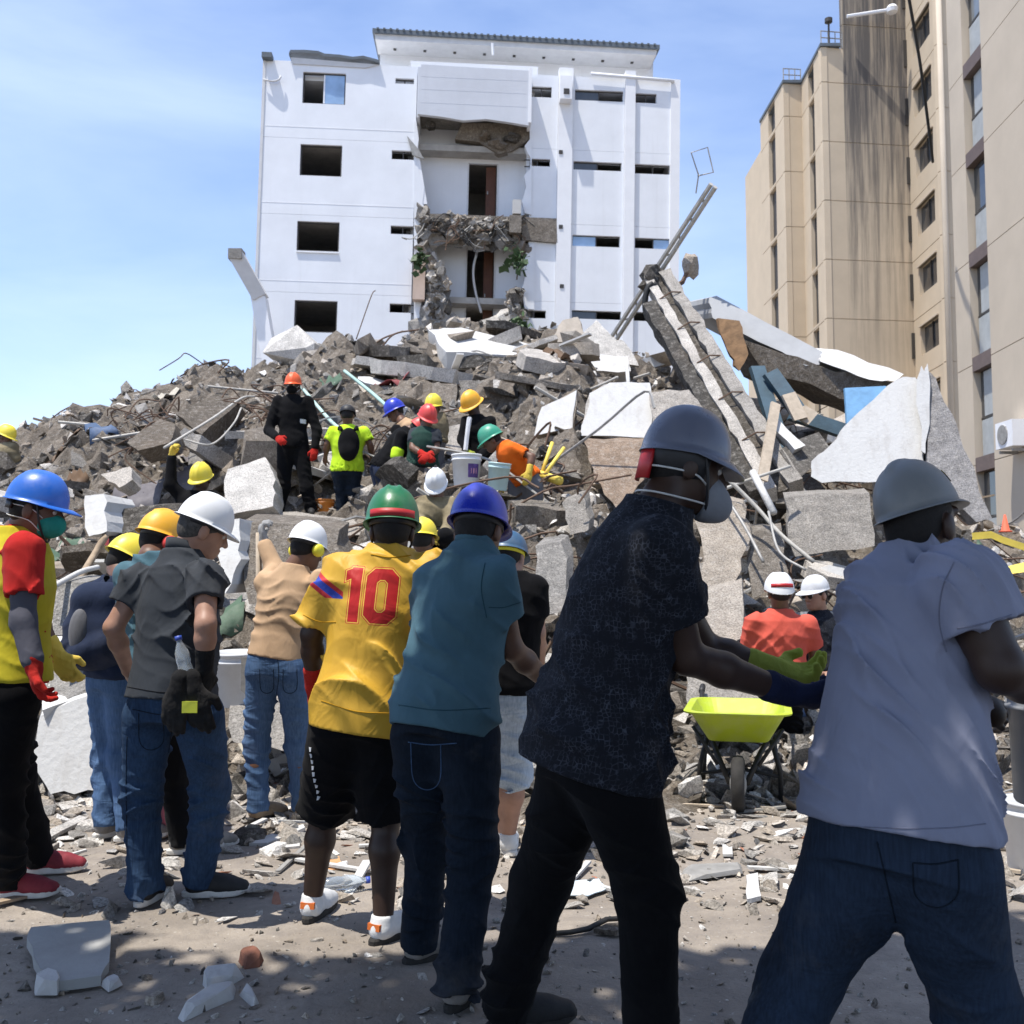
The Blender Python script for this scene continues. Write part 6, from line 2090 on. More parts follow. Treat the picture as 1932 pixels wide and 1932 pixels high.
# man in blue helmet at the left edge
p1 = person('man in blue helmet, yellow vest and teal mask at the left edge', 4.35,
    dict(hd=(70, 962, 0.0), nk=(34, 1003, 0.02), pv=(18, 1278, 0.0), sha=(22, 1030, 0.17), shb=(46, 1040, -0.14), hipa=(10, 1310, 0.09), hipb=(26, 1312, -0.09),
         ela=(60, 1150, 0.3), wra=(108, 1235, 0.32), elb=(44, 1172, -0.2), wrb=(64, 1258, -0.24), kna=(30, 1460, 0.0), knb=(8, 1462, -0.02), fta=(50, 1648, 75), ftb=(-6, 1692, 85)),
    dict(skin=S_brown, h=0.008, face=(82, 12, 0), bulk=bulk(1.0, 1.12), top=dict(mat=K_red, sleeve=0.62, hem=-0.04, ease=0.012, armgrow=0.024), vest=dict(mat=K_vest, hem=-0.02),
         bottom=dict(mat=K_black, ease=0.02), gloves=dict(a=G_yel, b=G_red), mask=M_maskteal, eyes=True, shoes=dict(mat=X_red, sole=X_solew),
         helmet=dict(mat=P_blue, shape=dict(hgt=0.135, rim=0.008, visor=0.06, ridge=0.004), k=1.04, z=0.03, back=P_black, strap=P_black), seed=3,
         hands=dict(b=dict(fw=(0.15, 0.1, -1), nrm=(0.9, 0.3, 0.2), side=1, curl=0.7))), WALK)
for sd in 'b':
    e, w_ = p1['el' + sd], p1['wr' + sd]; s0 = p1['sh' + sd] + (e - p1['sh' + sd]) * 0.55
    V, F = field([(p_cone(s0, e, 0.053, 0.047), 0), (p_cone(e, w_ - unit(w_ - e) * 0.03, 0.049, 0.044), 0.03)], 0.008, (), make_folds(9, 0.004, [((0.3, 0.1, 1), 0.05, 1)]))
    new_obj('arm_sleeve', mesh_np('arm_sleeve', V - p1['loc'], F), K_sleeve, p1['root'])

# man with backpack and pale jeans, half hidden
p2 = person('stooping person in yellow helmet and light jeans with a dark backpack', 5.6,
    dict(hd=(238, 1062, 0.1), nk=(228, 1092, 0.0), pv=(216, 1268, 0.0), sha=(196, 1112, 0.1), shb=(252, 1110, 0.02), hipa=(200, 1290, 0.06), hipb=(234, 1290, -0.04),
         ela=(215, 1190, 0.25), wra=(240, 1240, 0.4), elb=(265, 1180, 0.2), wrb=(270, 1235, 0.35), kna=(203, 1425, 0.05), knb=(232, 1430, 0.05), fta=(182, 1582, 40), ftb=(222, 1588, 60)),
    dict(skin=S_brown, h=0.01, hs=0.008, face=(45, 30), top=dict(mat=K_navy, sleeve=1.9, hem=-0.05), bottom=dict(mat=D_mid, ease=0.014), shoes=dict(mat=X_grey, sole=X_solew),
         helmet=dict(mat=P_yellow, shape=FULL), seed=5), WALK)
bp = empty('backpack', p2['tor'].pv + p2['tor'].ax * 0.1); lo = np.array(bp.location)
c = at(186, 1175, 5.5)
V, F = field([(p_cone(c + np.array((-0.05, 0, 0.12)), c + np.array((0.05, 0, 0.12)), 0.1, 0.1), 0), (p_cone(c + np.array((-0.06, 0, -0.02)), c + np.array((0.06, 0, -0.02)), 0.118, 0.118), 0.05), (p_cone(c + np.array((-0.06, 0, -0.15)), c + np.array((0.06, 0, -0.15)), 0.11, 0.11), 0.1), (p_cone(c + np.array((-0.04, -0.09, -0.16)), c + np.array((0.05, -0.09, -0.12)), 0.075, 0.075), 0.03)], 0.01, (), make_folds(2, 0.008, [((0, 0.3, 1), 0.1, 1)]))
new_obj('bag_body', mesh_np('bag_body', V - lo, F), K_navy, bp)
V, F = field([(p_ell(c + np.array((-0.06, -0.1, -0.05)), (0.055, 0.05, 0.13)), 0)], 0.01)
new_obj('pocket', mesh_np('pocket', V - lo, F), K_greyk, bp)
mb = MB(); mb.tube([q - lo for q in curve_pts([c + np.array((0.03, 0.02, 0.24)), p2['sha'] + np.array((0.03, 0, 0.07)), p2['sha'] + np.array((0.06, 0.12, -0.05))], 5)], 0.018, 6); mb.build('strap', K_black, bp)
tag(bp, 'dark navy backpack with pale side pocket on the stooping person', 'backpack')

# orange-yellow helmet with red ear muff, behind the grey shirt
p2b = person('person in amber helmet with red ear muff behind the grey T-shirt', 5.1,
    dict(hd=(303, 1022, 0.1), nk=(284, 1052, 0.0), pv=(318, 1290, 0.0), sha=(240, 1085, 0.05), shb=(345, 1085, -0.02), hipa=(292, 1320, 0.02), hipb=(345, 1320, 0.0),
         ela=(248, 1170, 0.2), wra=(290, 1230, 0.3), elb=(365, 1170, 0.2), wrb=(340, 1240, 0.3), kna=(325, 1450, 0.05), knb=(345, 1455, 0.1), fta=(322, 1612, 60), ftb=(350, 1600, 80)),
    dict(skin=S_brown, h=0.01, hs=0.008, face=(40, 18), top=dict(mat=K_teal, sleeve=1.9, hem=-0.1), bottom=dict(mat=K_black, ease=0.012), shoes=dict(mat=X_grey, sole=X_solew),
         helmet=dict(mat=P_amber, shape=FULL, muffs=(1,), muffmat=P_muff_r, band=P_black), seed=6), WALK)

# grey T-shirt, white helmet
p3 = person('man in white helmet and charcoal T-shirt with black glove, jeans', 4.3,
    dict(hd=(384, 1000, 0.06), nk=(346, 1046, 0.04), pv=(322, 1318, -0.02), sha=(264, 1098, 0.10), shb=(388, 1094, -0.15), hipa=(280, 1352, 0.04), hipb=(374, 1350, -0.04),
         ela=(214, 1184, 0.06), wra=(240, 1262, 0.25), elb=(388, 1178, -0.26), wrb=(386, 1258, -0.22), kna=(268, 1500, 0.03), knb=(398, 1488, 0.06), fta=(262, 1712, 8), ftb=(352, 1692, 78)),
    dict(skin=S_tan, h=0.0065, face=(58, 22, -4), bulk=bulk(0.98, 1.02, 0.012), arm=1.0, leg=1.0, top=dict(mat=K_char, sleeve=0.5, hem=0.0, ease=0.018, armgrow=0.022, folds=((0.55, 0.1, 0.8), (0.85, 0, -0.55)), amp=0.012, collar=K_char),
         bottom=dict(mat=D_blue, ease=0.02), gloves=dict(b=G_blk), shoes=dict(mat=X_black, sole=X_solew), eyes=True, hairmat=surf('hair_grey', (0.07, 0.065, 0.06), 0.8, 0.5, 80, 0.5, 200, 0.004),
         helmet=dict(mat=P_white, shape=RIDGED, k=0.97, band=P_black, roll=0), seed=8, hands=dict(b=dict(fw=(-0.1, 0.1, -1), nrm=(-0.7, 0.5, 0.1), side=1, curl=0.9))), WALK)
for pix in ([(322, 1322), (324, 1370), (318, 1420)], [(262, 1345), (264, 1400), (285, 1415), (308, 1398), (306, 1345)], [(250, 1338), (300, 1348), (345, 1346)], [(240, 1390), (238, 1480), (240, 1600)]):
    seam(p3, 'trousers', pix, 0.002, D_dark)
seam(p3, 'shirt', [(240, 1296), (300, 1306), (350, 1306)], 0.0018, K_black, 'hem_stitch')
# spare gloves and a water bottle at his hip
gl = empty('spare_gloves', at(356, 1335, 4.1)); lo = np.array(gl.location)
for k, (dx, tilt) in enumerate(((0.0, 0.25), (-0.05, -0.15))):
    fw = unit((tilt, -0.05, -1))
    V, F = field(hand_prims(at(364, 1296, 4.04) + np.array((dx, -0.015 * k, 0)), fw, np.array((0, 1, 0.0)), 1, 0.35, 0.006, 1.15), 0.006)
    o = new_obj('glove', mesh_np('glove', V - lo, F), G_blk, gl)
mb = MB(); mb.box(at(358, 1334, 4.0) - lo, (0.06, 0.008, 0.045)); mb.build('badge', K_lime, gl)
tag(gl, 'pair of black work gloves hanging at the hip of the charcoal T-shirt', 'gloves')


def bottle(name, label, p, ax, k=1.0, mat=None, cap=None):
    o = empty(name, p); q = Vector(unit(ax)).to_track_quat('Z', 'Y').to_matrix()
    mb = MB(); mb.lathe([(0.028 * k, 0.0), (0.032 * k, 0.006 * k), (0.032 * k, 0.06 * k), (0.029 * k, 0.075 * k), (0.032 * k, 0.09 * k), (0.031 * k, 0.13 * k), (0.013 * k, 0.175 * k), (0.013 * k, 0.19 * k)], (0, 0, 0), 16, q); mb.build('bottle_body', mat, o, True)
    mb = MB(); mb.lathe([(0.0155 * k, 0.186 * k), (0.0155 * k, 0.205 * k), (0.001, 0.206 * k)], (0, 0, 0), 12, q); mb.build('cap', cap, o, True)
    tag(o, label, 'bottle'); return o


M_pet = NT('clear_plastic'); M_pet.color((0.75, 0.82, 0.88)); M_pet.b.inputs['Transmission Weight'].default_value = 0.75; M_pet = M_pet.done(0.12, 0, 0.5)
P_capblue = plastic('cap_blue', (0.03, 0.08, 0.45))
bottle('water_bottle', 'small water bottle tucked in the back pocket of the charcoal T-shirt man', at(355, 1285, 4.05), (-0.25, 0, 1), 0.9, M_pet, P_capblue)
bottle('water_bottle', 'crushed clear bottle lying by the white sneakers', gnd(612, 1685) + np.array((0, 0, 0.035)), (1, 0.35, 0.02), 1.0, M_pet, P_capblue)

# tan shirt, white helmet with yellow ear muff
p4 = person('person in tan shirt, blue jeans and white helmet with yellow ear muff', 5.9,
    dict(hd=(580, 1036, 0.08), nk=(556, 1070, 0.04), pv=(522, 1246, 0.0), sha=(502, 1100, 0.08), shb=(606, 1096, -0.06), hipa=(496, 1268, 0.03), hipb=(552, 1268, -0.03),
         ela=(520, 1078, 0.3), wra=(497, 1022, 0.36), elb=(640, 1165, 0.1), wrb=(650, 1210, 0.3), kna=(484, 1405, 0.04), knb=(562, 1408, 0.04), fta=(474, 1552, 35), ftb=(566, 1548, 5)),
    dict(skin=S_brown, h=0.0085, hs=0.007, face=(35, 18), bulk=bulk(1.05, 1.0), top=dict(mat=K_tan, sleeve=1.85, hem=0.02, ease=0.012, flare=0.0, amp=0.006, folds=((0.15, 0, 1), (0.3, 0.1, 0.9)), waist=1.6),
         bottom=dict(mat=D_mid, ease=0.010), gloves=dict(a=G_grey, b=G_grey), shoes=dict(mat=X_tan, sole=X_soled, boot=0.04),
         helmet=dict(mat=P_white, shape=dict(hgt=0.14, rim=0.012, visor=0.04, ridge=0.004), muffs=(-1, 1), muffmat=P_muff_y, band=P_black), seed=12,
         hands=dict(a=dict(fw=(-0.2, 0.1, 1), nrm=(1, 0.2, 0), side=1, curl=1.0))), WALK)
for pix in ([(524, 1240), (526, 1275), (522, 1310)], [(490, 1262), (492, 1300), (505, 1308), (516, 1298), (516, 1262)], [(534, 1262), (535, 1300), (548, 1308), (560, 1298), (560, 1262)]):
    seam(p4, 'trousers', pix, 0.002, D_dark)
shv = empty('shovel', at(488, 1245, 6.2)); lo = np.array(shv.location)
mb = MB(); mb.tube([at(488, 1005, 6.25) - lo, at(489, 1240, 6.22) - lo], 0.018, 8); mb.build('handle', M_woodlt, shv, True)
a = at(489, 1240, 6.22) - lo
mb = MB(); mb.prism([a + np.array(q) for q in ((-0.11, 0, 0), (0.11, 0, 0), (0.11, 0, -0.2), (0.0, 0, -0.3), (-0.11, 0, -0.2))], (0, 0.006, 0)); mb.build('blade', M_steel, shv)
tag(shv, 'wooden handled shovel held up beside the tan shirt', 'shovel')

# yellow number 10
p5J = dict(hd=(740, 1000, 0.03), nk=(736, 1040, 0.02), pv=(684, 1338, -0.03), sha=(650, 1085, 0.0), shb=(806, 1085, 0.0), hipa=(642, 1372, 0.0), hipb=(724, 1376, 0.0),
         ela=(588, 1196, 0.05), wra=(592, 1292, 0.15), elb=(815, 1200, 0.2), wrb=(800, 1280, 0.4), kna=(612, 1530, 0.04), knb=(728, 1540, 0.04), fta=(580, 1742, 12), ftb=(706, 1785, 35))
l5 = np.mean([gnd(*p5J['fta'][:2]), gnd(*p5J['ftb'][:2])], 0)
u5 = unit(at(736, 1040, 4.02) - at(684, 1338, 3.97)); u5v = unit(np.array((0.06, 0.0, 1.0)))
K_jersey = jersey_mat(at(700, 1124, 3.85) - l5, (1, 0, -0.06), u5v, (0, 1, 0), at(650, 1085, 4.0) - l5, unit(np.array((-0.6, 0, -0.8))))
p5 = person('man in green helmet and yellow shirt with red number 10, black shorts', 4.0, p5J,
    dict(skin=S_dark, h=0.006, face=(-6, 8, -2), bulk=bulk(1.0, 1.02), arm=1.05, leg=1.06, top=dict(mat=K_jersey, sleeve=0.8, hem=-0.14, ease=0.022, armgrow=0.03, flare=0.07, amp=0.02, lam=0.12, folds=((0.75, 0, 0.7), (0.3, 0.1, 0.9)), waist=1.5),
         bottom=dict(mat=K_black, ease=0.03, len=0.5), gloves=dict(a=G_red), shoes=dict(mat=X_white, sole=X_soled, accent=X_orange),
         helmet=dict(mat=P_green, shape=FULL, k=1.06, band=P_black, stripe=P_redp, strap=P_black), seed=15,
         hands=dict(a=dict(fw=(0.0, 0.15, -1), nrm=(0.8, 0.4, 0), side=-1, curl=0.6))), WALK)
# white printed letters down the side of the shorts
mb = MB()
rr = random.Random(4)
for k in range(9):
    q = project(p5['trousers'], [at(598 + 1.6 * k * 0.2, 1405 + 12 * k, 4.0), at(604 + 1.6 * k * 0.2, 1405 + 12 * k + rr.uniform(-1, 2), 4.0), at(603, 1412 + 12 * k, 4.0), at(599, 1413 + 12 * k, 4.0)], (0.25, 1, 0), 0.003)
    if len(q) == 4: mb.prism([v - p5['loc'] for v in q], (-0.001, -0.002, 0))
if mb.v: mb.build('side_print', K_white, p5['trousers'])

# teal polo
p6 = person('man in royal blue helmet, teal polo shirt and dark jeans', 3.5,
    dict(hd=(904, 1002, 0.12), nk=(894, 1040, 0.08), pv=(836, 1342, -0.04), sha=(822, 1098, 0.12), shb=(934, 1092, -0.05), hipa=(796, 1390, 0.03), hipb=(884, 1392, -0.05),
         ela=(800, 1200, 0.42), wra=(880, 1270, 0.5), elb=(964, 1222, 0.02), wrb=(1038, 1292, 0.22), kna=(806, 1590, 0.05), knb=(894, 1605, 0.05), fta=(770, 1822, 48), ftb=(850, 1912, 22)),
    dict(skin=S_brown, h=0.006, face=(22, 16, 2), bulk=bulk(0.95, 1.0, 0.008), arm=1.0, leg=1.06, top=dict(mat=K_teal, sleeve=0.56, hem=-0.12, ease=0.02, armgrow=0.022, flare=0.05, amp=0.013, lam=0.085, warp=0.7, waist=0.3, folds=((0.55, 0.1, 0.85), (0.75, 0, 0.65)), collar=K_teal),
         bottom=dict(mat=D_dark, ease=0.016), shoes=dict(mat=X_grey, sole=X_soled),
         helmet=dict(mat=P_royal, shape=dict(hgt=0.142, rim=0.012, visor=0.04, ridge=0.005, rw=0.02), k=1.0, band=P_black), seed=19), WALK)
seam(p6, 'trousers', [(770, 1400), (812, 1405), (862, 1402)], 0.002, D_mid)
seam(p6, 'trousers', [(775, 1402), (780, 1470), (805, 1490), (830, 1472), (832, 1405)], 0.0018, D_mid)

D_hemt = fabric('hem_teal', (0.028, 0.075, 0.10))
seam(p6, 'shirt', [(752, 1330), (830, 1340), (925, 1336)], 0.002, D_hemt, 'hem_stitch')
seam(p6, 'shirt', [(922, 1146), (950, 1146), (982, 1136)], 0.002, D_hemt, 'hem_stitch')
seam(p6, 'shirt', [(915, 1062), (908, 1110), (918, 1165)], 0.002, D_hemt, 'armhole_seam')
D_hemy = fabric('hem_gold', (0.42, 0.22, 0.01))
seam(p5, 'shirt', [(606, 1322), (670, 1342), (738, 1346)], 0.002, D_hemy, 'hem_stitch')
seam(p5, 'shirt', [(572, 1160), (600, 1172), (634, 1174)], 0.002, D_hemy, 'hem_stitch')
seam(p5, 'shirt', [(700, 1046), (736, 1052), (775, 1048)], 0.003, D_hemy, 'neck_rib')

# person in black tee and pale ripped denim shorts behind the teal polo
p7 = person('person in black T-shirt, pale ripped shorts and white shoes behind the teal polo', 5.1,
    dict(hd=(958, 1052, 0.05), nk=(962, 1082, 0.0), pv=(950, 1290, 0.0), sha=(925, 1108, 0.02), shb=(1008, 1110, -0.02), hipa=(930, 1312, 0.0), hipb=(975, 1312, 0.0),
         ela=(918, 1200, 0.2), wra=(940, 1260, 0.3), elb=(1014, 1195, 0.0), wrb=(1018, 1262, 0.15), kna=(945, 1450, 0.0), knb=(972, 1462, 0.0), fta=(944, 1610, 15), ftb=(968, 1615, 330)),
    dict(skin=S_tan, h=0.009, hs=0.008, face=(15, 15), top=dict(mat=K_black, sleeve=0.6, hem=-0.08), bottom=dict(mat=D_light, ease=0.018, len=0.52), shoes=dict(mat=X_white, sole=X_solew),
         helmet=dict(mat=plastic('cap_sky', (0.03, 0.10, 0.2)), shape=dict(hgt=0.11, rim=0.002, visor=0.06, ridge=0), band=P_muff_y), seed=23), WALK)

# dark printed shirt, slate helmet, dust mask
p8 = person('tall man in slate grey helmet and dark printed shirt with grey dust mask', 2.78,
    dict(hd=(1294, 880, 0.05), nk=(1240, 962, 0.02), pv=(1124, 1408, 0.0), sha=(1208, 1015, 0.2), shb=(1244, 1040, -0.15), hipa=(1092, 1462, 0.09), hipb=(1160, 1466, -0.08),
         ela=(1330, 1222, 0.42), wra=(1458, 1262, 0.4), elb=(1296, 1240, -0.06), wrb=(1486, 1306, 0.08), kna=(1022, 1660, 0.06), knb=(1222, 1680, 0.02), fta=(928, 1950, 68), ftb=(1200, 2050, 62)),
    dict(skin=S_dark, h=0.0058, face=(80, 14, 0), head=1.04, bulk=bulk(1.0, 1.15, 0.01), arm=1.15, leg=1.04, bend=0.02,
         top=dict(mat=K_print, sleeve=0.62, hem=-0.11, ease=0.022, armgrow=0.026, flare=0.13, amp=0.013, lam=0.09, warp=0.7, waist=0.3, folds=((0.6, 0.4, 0.7), (0.4, 0.5, -0.8))),
         bottom=dict(mat=K_black, ease=0.024), gloves=dict(a=G_lime, b=G_navy), mask=None, eyes=True, shoes=dict(mat=X_black, sole=X_soled, k=1.05),
         helmet=dict(mat=P_slate, shape=dict(a=0.108, b=0.135, hgt=0.15, rim=0.004, visor=0.055, ridge=0.0, droop=0.022, drop_back=0.01), k=0.95, z=0.03, tip=0, strap=P_black), seed=27,
         hands=dict(b=dict(fw=(0.95, 0.2, -0.25), nrm=(0.15, 0.4, 0.9), side=1, curl=0.9), a=dict(fw=(0.95, 0.2, -0.2), nrm=(0.1, -0.4, 0.9), side=-1, curl=0.8))), WALK)
# black padded liner with red strap under the shell, and the cone mask
hc2, hm, k_ = p8['hframe']
HT, HM = p8['HT'], p8['HM']
lo = p8['loc']
hsf = halfspace(hc2 + hm @ np.array((0, 0.05, 0)), hm[:, 1]); hsu = halfspace(hc2 + hm @ np.array((0, 0, 0.015)), hm[:, 2])


def post(D_, x, y, z):
    np.maximum(D_, hsf(x, y, z), out=D_); np.maximum(D_, hsu(x, y, z), out=D_)


V, F = field([(p_ell(HT(0, -0.012, 0.015), (0.094, 0.118, 0.085), HM), 0)], 0.006, (), post)
new_obj('helmet_liner', mesh_np('helmet_liner', V - lo, F), P_black, p8['helmet'])
V, F = band_mesh(0.092, 0.118, -0.10, -0.004, math.pi * 0.83, math.pi * 1.17, 0.008)
frame_mesh('rear_strap', V, F, hc2, hm, P_redp, p8['helmet'], lo, sc=1.0)
V, F = field([(p_ell(HT(0, 0.075, -0.072), (0.06, 0.058, 0.068), HM), 0), (p_ell(HT(0, 0.118, -0.085), (0.034, 0.036, 0.042), HM), 0.03)], 0.006, (), lambda D_, x, y, z: np.maximum(D_, halfspace(HT(0, 0.058, 0), -HM[:, 1])(x, y, z), out=D_))
mk = new_obj('dust_mask', mesh_np('dust_mask', V - lo, F), M_maskgrey, p8['root'])
for z0, z1 in ((-0.05, -0.03), (-0.095, -0.1)):
    mb = MB(); mb.tube([q - lo for q in curve_pts([HT(-0.05, 0.06, z0), HT(-0.08, 0.0, z1), HT(-0.06, -0.09, z1), HT(0, -0.118, z1), HT(0.06, -0.09, z1), HT(0.083, 0.0, z1), HT(0.05, 0.06, z0)], 6)], 0.003, 6)
    mb.build('mask_strap', MATS['strap_white'], mk, True)

# big man in lavender T-shirt at the right
p9 = person('heavy man in grey helmet and lavender T-shirt striding at the right edge', 2.6,
    dict(hd=(1738, 988, 0.06), nk=(1722, 1046, 0.06), pv=(1690, 1548, -0.02), sha=(1672, 1122, 0.12), shb=(1816, 1112, -0.15), hipa=(1616, 1640, 0.08), hipb=(1776, 1640, -0.06),
         ela=(1690, 1290, 0.45), wra=(1830, 1330, 0.5), elb=(1888, 1262, -0.2), wrb=(2010, 1312, 0.0), kna=(1508, 1850, 0.1), knb=(1838, 1880, 0.1), fta=(1408, 2125, 50), ftb=(1880, 2175, 40)),
    dict(skin=S_dark, h=0.0058, face=(52, -4, 3), head=1.05, bulk=([0.2, 0.222, 0.205, 0.178, 0.148, 0.085, 0.06], [0.14, 0.16, 0.165, 0.15, 0.12, 0.08, 0.06]), arm=1.4, handk=0.85, leg=1.34,
         top=dict(mat=K_lav, sleeve=0.5, hem=-0.03, ease=0.018, armgrow=0.022, flare=0.05, amp=0.0125, lam=0.05, warp=0.55, folds=((0.80, 0.1, 0.6), (0.9, 0, 0.4)), waist=0.3),
         bottom=dict(mat=D_slate, ease=0.018, lam=0.11), shoes=dict(mat=X_black, sole=X_soled, k=1.08),
         helmet=dict(mat=P_grey, shape=dict(a=0.106, b=0.13, hgt=0.15, rim=0.014, visor=0.04, ridge=0.008, rw=0.014), k=0.95, tip=-4, roll=12, z=0.03), seed=33), WALK)
for pix in ([(1655, 1588), (1672, 1660), (1690, 1740)], [(1722, 1628), (1728, 1690), (1768, 1712), (1806, 1688), (1808, 1622)], [(1722, 1628), (1765, 1630), (1808, 1622)]):
    seam(p9, 'trousers', pix, 0.0022, D_dark)
D_hem = fabric('hem_lavender', (0.2, 0.21, 0.28))
seam(p9, 'shirt', [(1504, 1550), (1600, 1558), (1700, 1563), (1790, 1562), (1860, 1554)], 0.0016, D_hem, 'hem_stitch')
seam(p9, 'shirt', [(1806, 1186), (1850, 1178), (1908, 1160)], 0.0022, D_hem, 'hem_stitch')
seam(p9, 'shirt', [(1800, 1060), (1778, 1110), (1772, 1170), (1785, 1230)], 0.002, D_hem, 'armhole_seam')
mb = MB(); hc2, hm, k_ = p9['hframe']
mb.box((0, 0, 0), (0.035, 0.004, 0.03))
for th0, mt in ((0.98, P_muff_y), (1.12, P_black)):
    V = []
    for th in np.linspace(th0 - 0.07, th0 + 0.07, 4):
        for ph in np.linspace(0.75, 1.02, 5):
            g = math.sin(th) ** 0.86
            V.append(np.array((0.1085 * g * math.sin(ph), 0.1325 * g * math.cos(ph), 0.153 * math.cos(th))) * k_)
    frame_mesh('sticker', V, [(r_ * 5 + c_, r_ * 5 + c_ + 1, r_ * 5 + c_ + 6, r_ * 5 + c_ + 5) for r_ in range(3) for c_ in range(4)], hc2, hm, mt, p9['helmet'], p9['loc'])

# red shirt with racing-style helmet, and white cap, by the wheelbarrow
p10 = person('man in coral red shirt and white-and-red visor helmet behind the wheelbarrow', 7.6,
    dict(hd=(1470, 1118, 0.0), nk=(1472, 1152, 0.0), pv=(1472, 1270, 0.0), sha=(1424, 1180, 0.0), shb=(1522, 1180, 0.0), hipa=(1452, 1288, 0.0), hipb=(1495, 1288, 0.0),
         ela=(1412, 1240, 0.05), wra=(1440, 1285, 0.25), elb=(1538, 1240, 0.05), wrb=(1520, 1285, 0.25), kna=(1450, 1370, 0.0), knb=(1492, 1370, 0.0), fta=(1448, 1448, 5), ftb=(1492, 1450, 10)),
    dict(skin=S_brown, h=0.0095, hs=0.008, face=(0, 5), bulk=bulk(1.12, 1.05), top=dict(mat=K_coral, sleeve=0.7, hem=0.1, armgrow=0.03), bottom=dict(mat=K_black), vest=None, shoes=dict(mat=X_black, sole=X_soled),
         helmet=dict(mat=P_white, shape=dict(a=0.11, b=0.13, hgt=0.125, rim=0.0, visor=0.01, ridge=0.006, ridges=(-0.05, 0.05), drop_back=0.05), band=P_black, stripe=P_redp, back=P_white), seed=37), None)
V, F = field([(p10['tor'].prim(0.03, -0.12, 0.16), 0)], 0.01, (), make_folds(3, 0.01, [((0.2, 0, 1), 0.06, 1)]))
new_obj('waist_cloth', mesh_np('waist_cloth', V - p10['loc'], F), K_lime, p10['root'])
p11 = person('person in white cap and glasses facing left beside the coral red shirt', 8.1,
    dict(hd=(1538, 1122, 0.0), nk=(1545, 1155, 0.05), pv=(1560, 1262, 0.0), sha=(1515, 1180, -0.1), shb=(1580, 1180, 0.12), hipa=(1545, 1280, 0.0), hipb=(1580, 1280, 0.0),
         ela=(1508, 1230, -0.15), wra=(1500, 1270, -0.3), elb=(1592, 1230, 0.0), wrb=(1570, 1270, -0.2), kna=(1540, 1350, 0.0), knb=(1580, 1350, 0.0), fta=(1540, 1424, 200), ftb=(1580, 1426, 190)),
    dict(skin=S_tan, h=0.0095, hs=0.007, face=(235, 8), eyes=True, top=dict(mat=K_print, sleeve=0.7, hem=-0.05), bottom=dict(mat=K_greyk), shoes=dict(mat=X_black, sole=X_soled),
         helmet=dict(mat=K_white, shape=dict(hgt=0.12, rim=0.001, visor=0.07, ridge=0.0), z=0.04), seed=39), None)
for sx in (-1, 1):
    M4 = Matrix([list(r_) for r_ in p11['HM']]) @ Matrix.Rotation(math.pi / 2, 3, 'X')
    mb = MB(); mb.lathe([(0.022, -0.002), (0.022, 0.002), (0.018, 0.002), (0.018, -0.002)], p11['HT'](sx * 0.032, 0.104, 0.002) - p11['loc'], 16, M4); mb.build('spectacles', M_frame, p11['root'])

# ------------------------------------------------------------------ rescuers on the heap
SM = dict(h=0.017, hs=0.011)


def stand(px, py_head, py_foot, d, w=16, **kw):
    """plain upright joints for a small figure"""
    Hh = py_foot - py_head
    y = lambda t: py_head + Hh * t
    k = Hh / 1.78
    J = dict(hd=(px, y(0.075), 0), nk=(px, y(0.17), 0), pv=(px, y(0.50), 0), sha=(px - 0.18 * k, y(0.205), 0), shb=(px + 0.18 * k, y(0.205), 0), hipa=(px - 0.09 * k, y(0.53), 0), hipb=(px + 0.09 * k, y(0.53), 0),
             ela=(px - 0.24 * k, y(0.36), 0), wra=(px - 0.22 * k, y(0.49), 0.05), elb=(px + 0.24 * k, y(0.36), 0), wrb=(px + 0.22 * k, y(0.49), 0.05),
             kna=(px - 0.1 * k, y(0.75), 0.02), knb=(px + 0.1 * k, y(0.75), 0.02), fta=(px - 0.12 * k, py_foot, 0, d), ftb=(px + 0.12 * k, py_foot, 0, d))
    J.update(kw)
    return J


r1 = person('man in orange helmet and black coveralls with red gloves standing on the ledge', 12.4,
    stand(553, 700, 976, 12.4, hd=(553, 728), ela=(507, 812, -0.05), wra=(524, 826, -0.28), elb=(598, 812), wrb=(594, 846, -0.08), kna=(535, 922, -0.03), knb=(579, 922, -0.03), fta=(530, 974, 200, 12.4), ftb=(586, 974, 165, 12.4)),
    dict(skin=S_dark, face=(185, 5), mask=K_black, eyes=True, top=dict(mat=K_black, sleeve=1.95, hem=-0.1), bottom=dict(mat=K_black, ease=0.02), gloves=dict(a=G_red, b=G_red), shoes=dict(mat=X_black, sole=X_soled),
         helmet=dict(mat=P_orange, shape=FULL), seed=41, **SM), RUB)
mb = MB(); q = project(r1['shirt'], [at(563, 788, 12.2), at(572, 788, 12.2), at(572, 796, 12.2), at(563, 796, 12.2)], (0, 1, 0), 0.005)
if len(q) == 4: mb.prism([v - r1['loc'] for v in q], (0, -0.004, 0)); mb.build('chest_label', K_white, r1['shirt'])
r2 = person('man in neon yellow shirt with black backpack seen from behind on the ledge', 12.2,
    stand(656, 768, 980, 12.2, ela=(618, 838), wra=(614, 862, 0.1), elb=(698, 838), wrb=(702, 862, 0.1), sha=(630, 816), shb=(686, 816), pv=(655, 884), hipa=(640, 892), hipb=(668, 892)),
    dict(skin=S_brown, scale=0.95, face=(0, 10), bulk=bulk(1.15, 1.05), top=dict(mat=K_neon, sleeve=0.75, hem=-0.1, armgrow=0.03), bottom=dict(mat=D_dark), shoes=dict(mat=X_black, sole=X_soled),
         helmet=dict(mat=P_black, shape=dict(hgt=0.1, rim=0.0, visor=0.05, ridge=0), z=0.035), seed=43, **SM), RUB)
bp = empty('backpack', at(657, 860, 12.0)); lo = np.array(bp.location)
